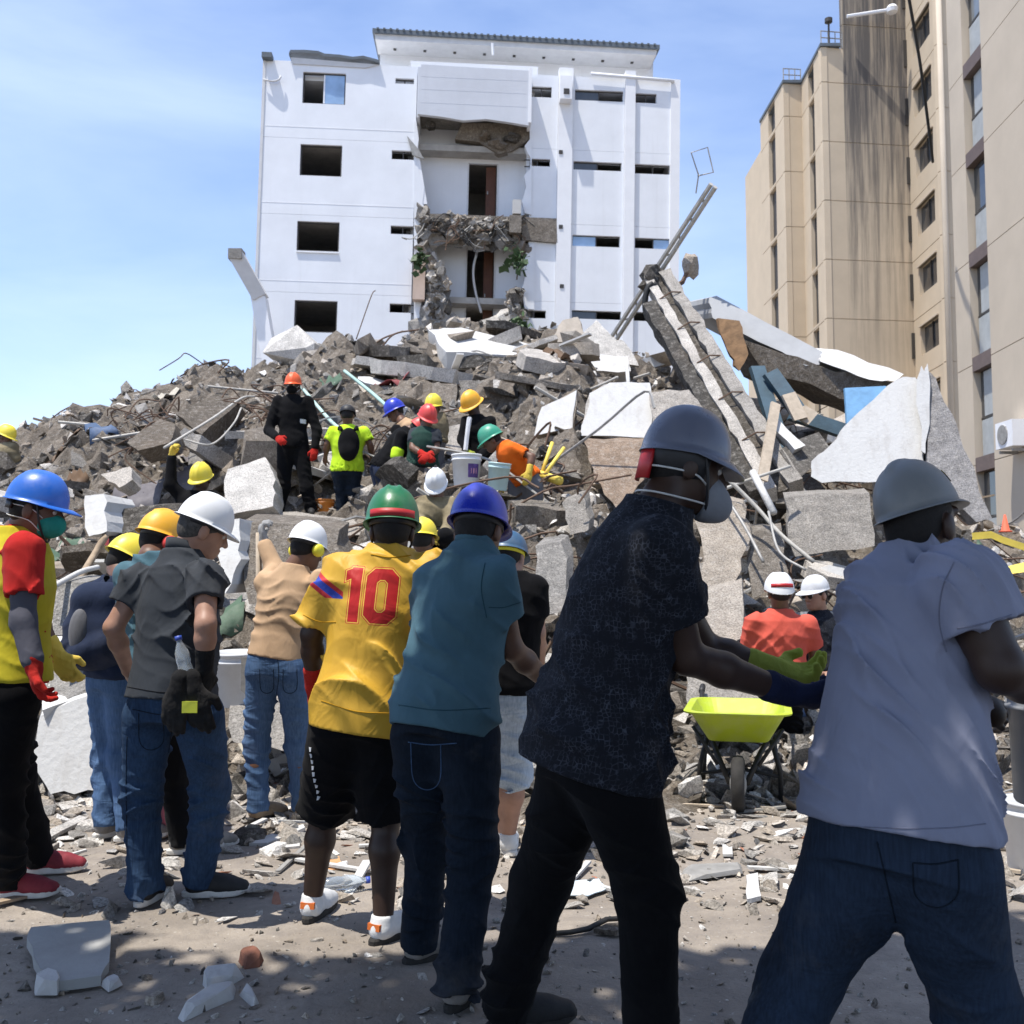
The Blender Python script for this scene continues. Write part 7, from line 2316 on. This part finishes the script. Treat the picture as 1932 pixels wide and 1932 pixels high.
V, F = field([(p_ell(at(658, 838, 11.98), (0.13, 0.1, 0.2)), 0), (p_ell(at(657, 852, 11.93), (0.1, 0.08, 0.11)), 0.04)], 0.015); new_obj('bag_body', mesh_np('bag_body', V - lo, F), K_black, bp)
for s_ in (-1, 1):
    mb = MB(); mb.tube([q - lo for q in curve_pts([at(657 + s_ * 12, 812, 11.95), at(657 + s_ * 16, 806, 12.05), at(657 + s_ * 18, 815, 12.2)], 4)], 0.022, 6); mb.build('strap', K_black, bp)
tag(bp, 'small black backpack on the neon yellow shirt', 'backpack')
r3 = person('stooping person in blue helmet and tan top behind the black jackets', 13.2,
    stand(752, 745, 905, 13.2, hd=(746, 778, 0.1), nk=(758, 795), pv=(800, 850, 0.1), sha=(752, 805, 0.2), shb=(770, 805, -0.15), hipa=(795, 862), hipb=(812, 862), ela=(745, 830), wra=(742, 850), elb=(770, 835), wrb=(760, 850), kna=(795, 885), knb=(815, 885)),
    dict(skin=S_brown, face=(265, 25), top=dict(mat=K_tan, sleeve=0.7, hem=-0.1), bottom=dict(mat=K_greyk), helmet=dict(mat=P_royal, shape=FULL, k=1.15), seed=45, shoes=dict(mat=X_black, sole=X_soled), **SM), RUB)
r4 = person('man in black jacket with lime armband bending forward, yellow glove', 11.9,
    dict(hd=(788, 812, 0.05), nk=(772, 812, 0.05), pv=(722, 880, 0.0), sha=(748, 812, 0.18), shb=(757, 822, -0.16), hipa=(715, 890, 0.1), hipb=(722, 892, -0.1),
         ela=(770, 850, 0.2), wra=(790, 880, 0.2), elb=(748, 862, -0.2), wrb=(764, 886, -0.2), kna=(720, 928, 0.0), knb=(736, 928, 0.0), fta=(718, 962, 90, 12.0), ftb=(738, 964, 90, 11.8)),
    dict(skin=S_brown, face=(90, 45), bulk=bulk(1.1, 1.1), top=dict(mat=K_black, sleeve=1.9, hem=-0.12), bottom=dict(mat=K_navy, ease=0.02), gloves=dict(b=G_yel, a=G_yel), shoes=dict(mat=X_black, sole=X_soled),
         helmet=dict(mat=P_red, shape=FULL), seed=47, **SM), RUB)
V, F = field([(p_cone(r4['elb'] * 0.75 + r4['shb'] * 0.25, r4['elb'] * 0.95 + r4['shb'] * 0.05, 0.077, 0.074), 0)], 0.012); new_obj('armband', mesh_np('armband', V - r4['loc'], F), K_neon, r4['root'])
r5 = person('man in red helmet and dark vest with red gloves, bowed over the bucket', 11.7,
    stand(800, 766, 962, 11.7, hd=(806, 790, 0.0), nk=(802, 808, 0.0), pv=(796, 878), sha=(782, 818, 0.05), shb=(822, 820, -0.05), ela=(778, 845, -0.1), wra=(800, 858, -0.25), elb=(824, 848, -0.1), wrb=(808, 860, -0.28), hipa=(786, 885), hipb=(806, 885)),
    dict(skin=S_brown, face=(150, 30), top=dict(mat=K_char, sleeve=0.6, hem=-0.08), vest=dict(mat=fabric('vest_dark_green', (0.02, 0.05, 0.04))), bottom=dict(mat=K_char), gloves=dict(a=G_red, b=G_red), shoes=dict(mat=X_black, sole=X_soled),
         helmet=dict(mat=P_red, shape=FULL, k=1.05), seed=49, **SM), RUB)
r6 = person('person in yellow helmet half hidden behind the red helmet', 13.0,
    stand(818, 758, 905, 13.0), dict(skin=S_brown, face=(200, 10), top=dict(mat=K_camo, sleeve=1.8), bottom=dict(mat=K_greyk), helmet=dict(mat=P_yellow, shape=FULL, k=1.1), shoes=dict(mat=X_black, sole=X_soled), seed=51, **SM), RUB)
r7 = person('person in amber helmet, black jacket and lime glove beside the bucket', 12.5,
    stand(905, 735, 925, 12.5, hd=(890, 765, 0), nk=(898, 785, 0), pv=(910, 862), sha=(880, 795, -0.05), shb=(925, 795, 0.05), ela=(872, 830, -0.1), wra=(882, 852, -0.3), elb=(930, 835), wrb=(905, 862, -0.25)),
    dict(skin=S_dark, face=(215, 35), top=dict(mat=K_black, sleeve=1.9, hem=-0.1), bottom=dict(mat=K_black), gloves=dict(a=G_lime, b=G_lime), helmet=dict(mat=P_amber, shape=dict(hgt=0.14, rim=0.03, visor=0.05), k=1.2), shoes=dict(mat=X_black, sole=X_soled), seed=53, **SM), RUB)
mb = MB(); mb.tube([q - r7['loc'] for q in curve_pts([at(886, 788, 12.25), at(882, 815, 12.2), at(878, 850, 12.15)], 4)], 0.03, 6); mb.build('towel', K_white, r7['root'])
r8 = person('man in green helmet and orange vest stooping left, grey shorts, yellow gloves', 11.3,
    dict(hd=(928, 832, 0.0), nk=(948, 838, 0.0), pv=(992, 905, 0.0), sha=(958, 842, 0.18), shb=(968, 846, -0.16), hipa=(978, 918, 0.06), hipb=(1005, 918, -0.06),
         ela=(940, 880, 0.15), wra=(938, 915, 0.05), elb=(1004, 862, -0.25), wrb=(998, 890, -0.3), kna=(975, 965, 0.0), knb=(1005, 962, 0.0), fta=(972, 1003, 270, 11.3), ftb=(1010, 1000, 260, 11.3)),
    dict(skin=S_brown, face=(272, 30), bulk=bulk(1.1, 1.1), top=dict(mat=K_orange, sleeve=0.7, hem=-0.06), bottom=dict(mat=K_greyk, ease=0.035, len=0.48), gloves=dict(a=G_yel, b=G_yel), shoes=dict(mat=X_black, sole=X_soled),
         helmet=dict(mat=P_teal, shape=FULL, k=1.15), seed=55, **SM), RUB)
r9 = person('man in yellow helmet reaching a yellow-gloved arm up at left', 10.0,
    dict(hd=(380, 905, 0.0), nk=(372, 928, 0.0), pv=(362, 1010, 0.0), sha=(345, 938, 0.0), shb=(402, 938, 0.0), hipa=(350, 1020, 0.0), hipb=(380, 1020, 0.0),
         ela=(322, 915, -0.05), wra=(324, 862, -0.05), elb=(415, 975, 0.05), wrb=(410, 1005, 0.1), kna=(352, 1060, 0), knb=(380, 1060, 0), fta=(352, 1100, 0, 10.0), ftb=(382, 1100, 0, 10.0)),
    dict(skin=S_dark, face=(190, 25), top=dict(mat=K_black, sleeve=1.95), bottom=dict(mat=K_black), gloves=dict(a=G_yel, b=G_yel), helmet=dict(mat=P_yellow, shape=FULL, k=1.05), seed=57, shoes=dict(mat=X_black, sole=X_soled), hands=dict(a=dict(fw=(0.05, 0, 1), nrm=(1, 0, 0), side=1, curl=1.0)), **SM), RUB)
r10 = person('person in yellow helmet low behind the number 10 shirt', 7.2,
    stand(798, 985, 1350, 7.2, hd=(798, 1018, 0.0)), dict(skin=S_brown, h=0.012, hs=0.009, face=(10, 8), top=dict(mat=K_char, sleeve=0.7), bottom=dict(mat=K_black), helmet=dict(mat=P_yellow, shape=dict(hgt=0.13, rim=0.016, visor=0.03, ridge=0.005), k=1.0), seed=59, shoes=dict(mat=X_black, sole=X_soled)), RUB)
r11 = person('crouching person in white helmet and khaki on the heap above the green helmet', 9.4,
    dict(hd=(823, 916, 0.0), nk=(822, 940, 0.0), pv=(812, 1005, 0.05), sha=(798, 950, 0.0), shb=(848, 950, 0.0), hipa=(800, 1015, 0.0), hipb=(828, 1015, 0.0), ela=(792, 985, -0.1), wra=(810, 1005, -0.3), elb=(850, 985, -0.1), wrb=(838, 1005, -0.3),
         kna=(795, 1012, -0.35), knb=(840, 1012, -0.35), fta=(800, 1048, 180, 9.3), ftb=(838, 1048, 180, 9.3)),
    dict(skin=S_brown, face=(185, 40), top=dict(mat=K_camo, sleeve=1.9), bottom=dict(mat=K_black), gloves=dict(a=G_yel, b=G_yel), helmet=dict(mat=P_white, shape=FULL), seed=61, shoes=dict(mat=X_black, sole=X_soled), h=0.014, hs=0.01), RUB)
r12 = person('far person in yellow helmet at the left end of the heap', 15.0,
    stand(10, 812, 960, 15.0, hd=(10, 825, 0.0)), dict(skin=S_brown, face=(90, 20), top=dict(mat=K_camo, sleeve=1.9), bottom=dict(mat=K_greyk), helmet=dict(mat=P_yellow, shape=FULL, k=1.2), seed=63, shoes=dict(mat=X_black, sole=X_soled), h=0.02, hs=0.014), RUB)
# ------------------------------------------------------------------ buckets, wheelbarrow, litter
P_bucket = plastic('bucket_white', (0.66, 0.67, 0.68), 0.4, 0.3)
P_bucketg = plastic('bucket_grey', (0.30, 0.31, 0.32), 0.35, 0.2)


def bucket(label, c, r, hgt, mat, tilt=(0, 0), patch=None, swing=40, patch_ang=-60, group=None):
    o = empty('bucket', c)
    A = Matrix.Rotation(tilt[0], 3, 'X') @ Matrix.Rotation(tilt[1], 3, 'Y')
    rb = r * 0.86
    mb = MB(); mb.lathe([(rb * 0.96, 0.0), (rb, 0.008), (r * 0.985, hgt * 0.8), (r * 1.05, hgt * 0.81), (r * 1.05, hgt * 0.84), (r, hgt * 0.85), (r * 1.01, hgt * 0.94), (r * 1.06, hgt * 0.95), (r * 1.06, hgt), (r * 0.99, hgt), (r * 0.96, hgt * 0.8), (rb * 0.92, 0.02)], (0, 0, 0), 32, A)
    mb.build('bucket_body', mat, o, True)
    sw = R(swing)
    mb = MB(); mb.tube([A @ Vector((r * 1.07 * math.cos(t), r * 1.07 * math.sin(t) * math.cos(sw), hgt * 0.9 + r * 1.07 * math.sin(t) * math.sin(sw))) for t in np.linspace(0, math.pi, 16)], 0.004, 6); mb.build('bail', M_steel, o, True)
    if patch:
        V, F = [], []
        a0 = R(patch_ang)
        for i in range(9):
            t = a0 + (i / 8 - 0.5) * 0.9
            for z in (hgt * 0.25, hgt * 0.68):
                rr_ = (rb + (r * 0.985 - rb) * z / (hgt * 0.8)) * 1.006
                V.append(A @ Vector((rr_ * math.cos(t), rr_ * math.sin(t), z)))
        F = [(2 * i, 2 * i + 2, 2 * i + 3, 2 * i + 1) for i in range(8)]
        mb = MB(); mb.add(V, F); mb.build('label', patch, o)
        V2 = []
        for i in range(5):
            t = a0 + (i / 4 - 0.5) * 0.45
            for z in (hgt * 0.36, hgt * 0.52):
                rr_ = (rb + (r * 0.985 - rb) * z / (hgt * 0.8)) * 1.012
                V2.append(A @ Vector((rr_ * math.cos(t), rr_ * math.sin(t), z + (0.03 if i % 2 else 0))))
        mb = MB(); mb.add(V2, [(2 * i, 2 * i + 2, 2 * i + 3, 2 * i + 1) for i in range(4)]); mb.build('label_print', surf('label_pink', (0.75, 0.35, 0.4), 0.6, 0.2, 20), o)
    tag(o, label, 'bucket', group)
    return o


bucket('white plastic bucket with purple label on the heap before the orange vest', at(880, 918, 11.0), 0.16, 0.35, P_bucket, (0, 0), surf('label_purple', (0.10, 0.05, 0.20), 0.6, 0.3, 20), 10, -55)
bucket('pale aqua bucket under the stooping orange vest', at(938, 925, 10.9), 0.12, 0.3, plastic('bucket_aqua', (0.45, 0.62, 0.62)), (0.1, 0.1), None, 10)
bucket('white bucket half full of plaster standing behind the tan shirt jeans', at(446, 1330, 6.9), 0.16, 0.36, P_bucket, (0.05, 0), None, 10)
bucket('grey bucket carried low at the right edge by the lavender T-shirt man', at(2006, 1520, 2.95), 0.15, 0.33, P_bucketg, (0, 0.05), None, 85)
bucket('white bucket on the ground at the far right edge', gnd(1958, 1645), 0.15, 0.34, P_bucket, (0, 0), surf('label_black', (0.02, 0.02, 0.02), 0.6, 0.2), 20, -110)
bucket('orange bucket by the boots of the neon yellow shirt', at(612, 980, 12.5), 0.12, 0.25, plastic('bucket_orange', (0.72, 0.24, 0.03)), (0, 0), None, 10)
bucket('rusty orange tub behind the legs of the neon yellow shirt', at(668, 982, 12.6), 0.12, 0.22, plastic('bucket_rust', (0.55, 0.16, 0.05)), (0, 0), None, 10)

# gas bottle (pink) between the legs of the grey T-shirt man
gb = empty('gas_cylinder', gnd(345, 1568)); A = Matrix.Rotation(0.12, 3, 'Y')
mb = MB(); mb.lathe([(0.10, 0.0), (0.13, 0.03), (0.145, 0.08), (0.145, 0.3), (0.12, 0.37), (0.05, 0.4), (0.03, 0.4)], (0, 0, 0), 24, A); mb.build('tank', plastic('pink_paint', (0.55, 0.12, 0.16), 0.4, 0.3), gb, True)
mb = MB(); mb.lathe([(0.07, 0.4), (0.07, 0.46), (0.05, 0.46), (0.05, 0.47), (0.02, 0.5)], (0, 0, 0), 16, A); mb.build('collar', P_bucket, gb, True)
tag(gb, 'dusty pink gas cylinder behind the jeans of the charcoal T-shirt man', 'gas cylinder')

# yellow tool handles beside the orange vest
for k, (a, b, lab) in enumerate((((1018, 895, 11.4), (1058, 908, 11.2), 'short thick yellow handle lying right of the orange vest'), ((1022, 893, 11.4), (1042, 835, 11.6), 'yellow rod leaning up right of the orange vest, left one'), ((1028, 895, 11.3), (1064, 845, 11.6), 'yellow rod leaning up right of the orange vest, right one'))):
    P, Q = at(*a), at(*b)
    mb = MB(); mb.tube([P - P, (Q - P) * 0.5, Q - P], 0.05 if k == 0 else 0.022, 8); o = mb.build('tool_handle', M_yellow, None, True); o.location = P; tag(o, lab, 'handle')

# ------------------------------------------------------------------ wheelbarrow, wheel towards the camera
wb0 = gnd(1394, 1530)
wbo = empty('wheelbarrow', wb0)
wbo.rotation_euler = (0, 0, R(-14))
tag(wbo, 'bright lime yellow wheelbarrow on a dark frame beside the lavender T-shirt', 'wheelbarrow')
P_lime = plastic('tray_lime', (0.40, 0.49, 0.02), 0.4, 0.3)
M_wbf = surf('barrow_frame', (0.02, 0.019, 0.018), 0.6, 0.4, 15)


def rrect(w, l, z, cx, cy, cr, n=6, skew=0.0):
    out = []
    for sx, sy, a0 in ((1, 1, 0), (-1, 1, 90), (-1, -1, 180), (1, -1, 270)):
        for i in range(n + 1):
            a = R(a0 + 90 * i / n)
            out.append((cx + sx * (w / 2 - cr) + cr * math.cos(a), cy + sy * (l / 2 - cr) + cr * math.sin(a), z))
    return out


rings = [rrect(0.36, 0.42, 0.40, 0, 0.30, 0.06), rrect(0.38, 0.44, 0.41, 0, 0.30, 0.07), rrect(0.57, 0.80, 0.585, 0, 0.30, 0.12), rrect(0.645, 0.88, 0.588, 0, 0.30, 0.13), rrect(0.65, 0.885, 0.598, 0, 0.30, 0.13), rrect(0.56, 0.79, 0.60, 0, 0.30, 0.12), rrect(0.365, 0.425, 0.42, 0, 0.30, 0.06)]
n = len(rings[0])
mb = MB(); V = [p for r_ in rings for p in r_]
F = [tuple(range(n - 1, -1, -1)), tuple(range(6 * n, 7 * n))] + [(l * n + i, l * n + (i + 1) % n, (l + 1) * n + (i + 1) % n, (l + 1) * n + i) for l in range(6) for i in range(n)]
mb.add(V, F); mb.build('tray', P_lime, wbo)
mb = MB(); M90 = Matrix.Rotation(math.pi / 2, 3, 'Y')
mb.lathe([(0.10, -0.03), (0.14, -0.04), (0.165, -0.028), (0.17, 0.0), (0.165, 0.028), (0.14, 0.04), (0.10, 0.03)], (0.0, -0.05, 0.17), 28, M90); wh = mb.build('wheel', X_soled, wbo, True)
mb = MB(); mb.lathe([(0.02, -0.05), (0.10, -0.028), (0.10, 0.028), (0.02, 0.05)], (0, -0.05, 0.17), 20, M90); mb.build('rim', M_steel, wh, True)
for s_ in (-1, 1):
    mb = MB(); mb.tube([(s_ * 0.05, -0.05, 0.17), (s_ * 0.13, 0.05, 0.34), (s_ * 0.2, 0.5, 0.39), (s_ * 0.27, 0.95, 0.55), (s_ * 0.28, 1.15, 0.6)], 0.017, 8); mb.build('rail', M_wbf, wbo, True)
    mb = MB(); mb.tube([(s_ * 0.20, 0.28, 0.39), (s_ * 0.25, 0.3, 0.2), (s_ * 0.255, 0.30, 0.01)], 0.016, 8); mb.tube([(s_ * 0.255, 0.3, 0.012), (s_ * 0.25, 0.62, 0.012)], 0.014, 6); mb.tube([(s_ * 0.25, 0.62, 0.012), (s_ * 0.22, 0.6, 0.38)], 0.014, 6); mb.build('leg', M_wbf, wbo, True)
    mb = MB(); mb.tube([(s_ * 0.28, 1.12, 0.595), (s_ * 0.28, 1.26, 0.62)], 0.022, 8); mb.build('grip', P_black, wbo, True)
    mb = MB(); mb.tube([(s_ * 0.25, 0.3, 0.16), (s_ * 0.03, 0.28, 0.20)], 0.012, 6); mb.build('brace', M_wbf, wbo, True)
    mb = MB(); mb.tube([(s_ * 0.27, -0.0, 0.5), (s_ * 0.12, -0.05, 0.28)], 0.012, 6); mb.build('tray_stay', M_wbf, wbo, True)

# ------------------------------------------------------------------ litter on the ground
def flat_piece(name, label, cat, pix, th, mat, seed=0, amp=0.006, n=3, tilt=0.0, z0=0.002):
    P = [gnd(px, py, 0.0) for px, py in pix]
    c = np.mean(P, 0)
    Q = [p - c for p in jag(P, amp, n, seed)]
    for q in Q: q[2] = z0 + tilt * q[1]
    mn = min(q[2] for q in Q)
    for q in Q: q[2] += z0 - mn
    mb = MB(); mb.prism(Q, (0, 0, th)); o = mb.build(name, mat, None); o.location = c
    tag(o, label, cat)
    return o


flat_piece('panel_piece', 'broken grey board propped flat in the shaded lower left corner', 'board', [(50, 1795), (58, 1775), (205, 1762), (208, 1772), (205, 1838), (190, 1862), (110, 1872), (75, 1850)], 0.035, surf('board_grey', (0.33, 0.33, 0.32), 0.9, 0.15, 4, 0.3), 1, 0.006, 3, 0.03)
for k, (pix, th, lab, mt) in enumerate((
        ([(65, 1862), (90, 1845), (118, 1862), (108, 1878), (66, 1878)], 0.05, 'small plaster corner leaning on the grey board', M_slabw),
        ([(190, 1860), (215, 1850), (232, 1858), (205, 1872)], 0.03, 'small pale chip right of the grey board', M_slabw),
        ([(382, 1860), (392, 1842), (420, 1838), (462, 1846), (440, 1860), (392, 1872)], 0.05, 'upper white plaster lump near the bottom edge', M_slabw),
        ([(335, 1922), (350, 1900), (420, 1872), (446, 1868), (442, 1888), (400, 1905), (345, 1930)], 0.045, 'long white plaster shard below the upper lump', M_slabw),
        ([(450, 1880), (465, 1872), (490, 1895), (478, 1905)], 0.035, 'small white plaster tile right of the long shard', M_slabw),
        ([(450, 1815), (470, 1805), (498, 1812), (490, 1825), (462, 1830)], 0.05, 'reddish brick fragment beside the plaster lumps', surf('brick_red', (0.20, 0.085, 0.055), 0.9, 0.3, 12, 0.5)),
        ([(272, 1895), (300, 1880), (312, 1885), (290, 1900)], 0.03, 'pale stone with a bent wire at the bottom left', M_slab),
        ([(430, 1582), (470, 1572), (505, 1580), (500, 1592), (455, 1598)], 0.07, 'dark rounded stone by the right shoe of the charcoal T-shirt man', M_rubd),
        ([(1286, 1655), (1290, 1640), (1398, 1632), (1402, 1648), (1300, 1662)], 0.03, 'grey ridged strip of metal lying right of the black trousers', M_steel),
        ([(1408, 1660), (1430, 1655), (1436, 1700), (1410, 1706)], 0.02, 'small white rectangular board near the lavender T-shirt man', M_slabw),
        ([(1055, 1690), (1075, 1665), (1130, 1660), (1146, 1678), (1110, 1692)], 0.004, 'crumpled pale blue paper sheet seen between the black trouser legs', surf('paper_blue', (0.55, 0.63, 0.68), 0.8, 0.12, 6)),
        ([(470, 1598), (500, 1585), (572, 1562), (576, 1568), (505, 1598)], 0.02, 'white batten lying behind the number 10 man', M_slabw),
        ([(500, 1602), (565, 1596), (566, 1602), (505, 1610)], 0.015, 'thin white strip under the white batten', M_slabw),
        ([(-10, 1600), (55, 1592), (62, 1612), (0, 1625)], 0.02, 'lilac plastic piece by the shoes at the left edge', surf('lilac', (0.42, 0.34, 0.58), 0.6, 0.1)),
        ([(66, 1585), (150, 1545), (165, 1550), (90, 1590)], 0.02, 'pale grey board among the litter at left', M_slab),
        ([(590, 1625), (640, 1618), (650, 1640), (600, 1650)], 0.006, 'orange printed card behind the white sneakers', surf('card_orange', (0.55, 0.30, 0.14), 0.8, 0.2, 10)),
        ([(1210, 1745), (1150, 1752), (1120, 1762), (1160, 1768)], 0.02, 'dark flat shard between the black trouser legs', M_rubd))):
    if th < 0.03:
        flat_piece('debris_piece', lab, 'debris', pix, th, mt, 10 + k, 0.008, 3, 0.0)
        continue
    P = [gnd(px, py) for px, py in pix]; c = np.mean(P, 0); r_ = random.Random(k)
    bm = bmesh.new()
    for q in jag(P, 0.012, 3, k):
        for z_, g in ((0.0, 1.0), (th * r_.uniform(0.5, 1.0), r_.uniform(0.6, 0.95))):
            bm.verts.new(((q[0] - c[0]) * g, (q[1] - c[1]) * g, z_))
    bmesh.ops.convex_hull(bm, input=bm.verts[:])
    bmesh.ops.delete(bm, geom=[v for v in bm.verts if not v.link_faces], context='VERTS')
    me = bpy.data.meshes.new('debris_piece'); bm.to_mesh(me); bm.free()
    tag(new_obj('debris_piece', me, mt, None, c), lab, 'debris')
mb = MB(); o0 = gnd(1030, 1765)
mb.tube([gnd(x, y) + np.array((0, 0, 0.012)) - o0 for x, y in ((1030, 1768), (1075, 1765), (1110, 1758), (1145, 1740), (1180, 1738), (1215, 1736))], 0.011, 6)
o = mb.build('cable', M_wire, None, True); o.location = o0; tag(o, 'black cable end lying between the black trouser legs', 'cable')


def on_ground(far):
    def fn(r_):
        y = r_.uniform(2.3, 7.2) if not far else 4.2 + 3.4 * r_.random() ** 0.6
        x = r_.uniform(-0.6, 0.6) * y
        return x, y, gz(x, y)
    return fn


gr = bpy.data.objects['ground']
tag(scatter(5500, on_ground(False), 0.004, 0.045, 201, 'gravel', M_rub, gr, pw=3.0), kind='stuff')
tag(scatter(3200, on_ground(True), 0.008, 0.19, 202, 'gravel', M_slab, gr, flat=0.7, pw=2.5), kind='stuff')
tag(scatter(1100, on_ground(True), 0.012, 0.16, 203, 'plaster_chips', M_rubw, gr, flat=0.5, pw=2.2), kind='stuff')
tag(scatter(500, on_ground(False), 0.01, 0.05, 204, 'plaster_chips', M_rubw, gr, flat=0.6, pw=3), kind='stuff')
tag(scatter(160, on_ground(True), 0.03, 0.1, 205, 'brick_bits', surf('brick_bits', (0.30, 0.14, 0.09), 0.9, 0.3, 12, 0.4), gr, flat=0.6), kind='stuff')
# splinters and laths near the foot of the heap
for k in range(90):
    r_ = random.Random(800 + k)
    y = 4.4 + 2.8 * r_.random() ** 0.7; x = r_.uniform(-0.55, 0.5) * y
    mb = MB(); mb.box((0, 0, 0), (r_.uniform(0.12, 0.45), r_.uniform(0.015, 0.05), 0.012))
    o = mb.build('splinter', r_.choice([M_wood, M_woodlt, M_slabw, M_slabw, M_steel]), gr)
    o.location = (x, y, gz(x, y) + 0.02); o.rotation_euler = (r_.gauss(0, 0.06), r_.gauss(0, 0.12), r_.uniform(0, 3.14))

# ------------------------------------------------------------------ unseen tree over the photographer, added to shade the foreground
tr = empty('tree', (-3.0, -3.2, 0))
tag(tr, 'broad unseen tree above and behind the viewpoint, added to shade the foreground', 'tree')
mb = MB(); mb.tube(curve_pts([(0, 0, 0), (0.1, 0.05, 2), (0.0, 0.2, 4.5), (0.2, 0.3, 6.5)], 5), 0.32, 10, 0.2); mb.build('trunk', M_bark, tr, True)
r_ = random.Random(6)
LV = []
for k in range(16):
    a = 2 * math.pi * k / 16 + r_.uniform(-0.2, 0.2); ln_ = r_.uniform(2.5, 6.0)
    e = (math.cos(a) * ln_ + 1.5, math.sin(a) * ln_ * 0.55, 6.5 + r_.uniform(-0.2, 1.2))
    mb = MB(); mb.tube(curve_pts([(0.1, 0.2, 4.2 + r_.random()), (e[0] * 0.5, e[1] * 0.5, 6.0), e], 4), 0.11, 6, 0.03); mb.build('limb', M_bark, tr, True)
YE = 3.0 + 3.2                                # crown's forward edge, tree axes
rs = np.random.RandomState(8)
N = 52000
cx = rs.uniform(-7.0, 12.0, N); cy = rs.uniform(-4.0, YE, N)
edge = YE - 0.30 * np.sin(cx * 1.3) - 0.2 * np.sin(cx * 2.9 + 1) - np.abs(rs.normal(0, 0.12, N)) - 0.1
keep = cy < edge
cx, cy = cx[keep], cy[keep]
cz = 6.4 + rs.uniform(-0.5, 0.9, len(cx)) + 0.4 * np.sin(cx * 0.8) - 0.5 * np.clip((cy - 2) / 3, 0, 1)
n = len(cx)
a = rs.normal(size=(n, 3)); a[:, 2] *= 0.5; a /= np.linalg.norm(a, axis=1)[:, None]
b = np.cross(a, rs.normal(size=(n, 3))); b /= np.linalg.norm(b, axis=1)[:, None]
sz = rs.uniform(0.10, 0.22, n)[:, None]
C = np.stack([cx, cy, cz], 1)
V = np.stack([C - a * sz, C - b * sz * 0.5, C + a * sz, C + b * sz * 0.5], 1).reshape(-1, 3)
F = np.arange(4 * n).reshape(-1, 4)
cr = new_obj('crown', mesh_np('crown', V, F, False), M_leaf, tr)
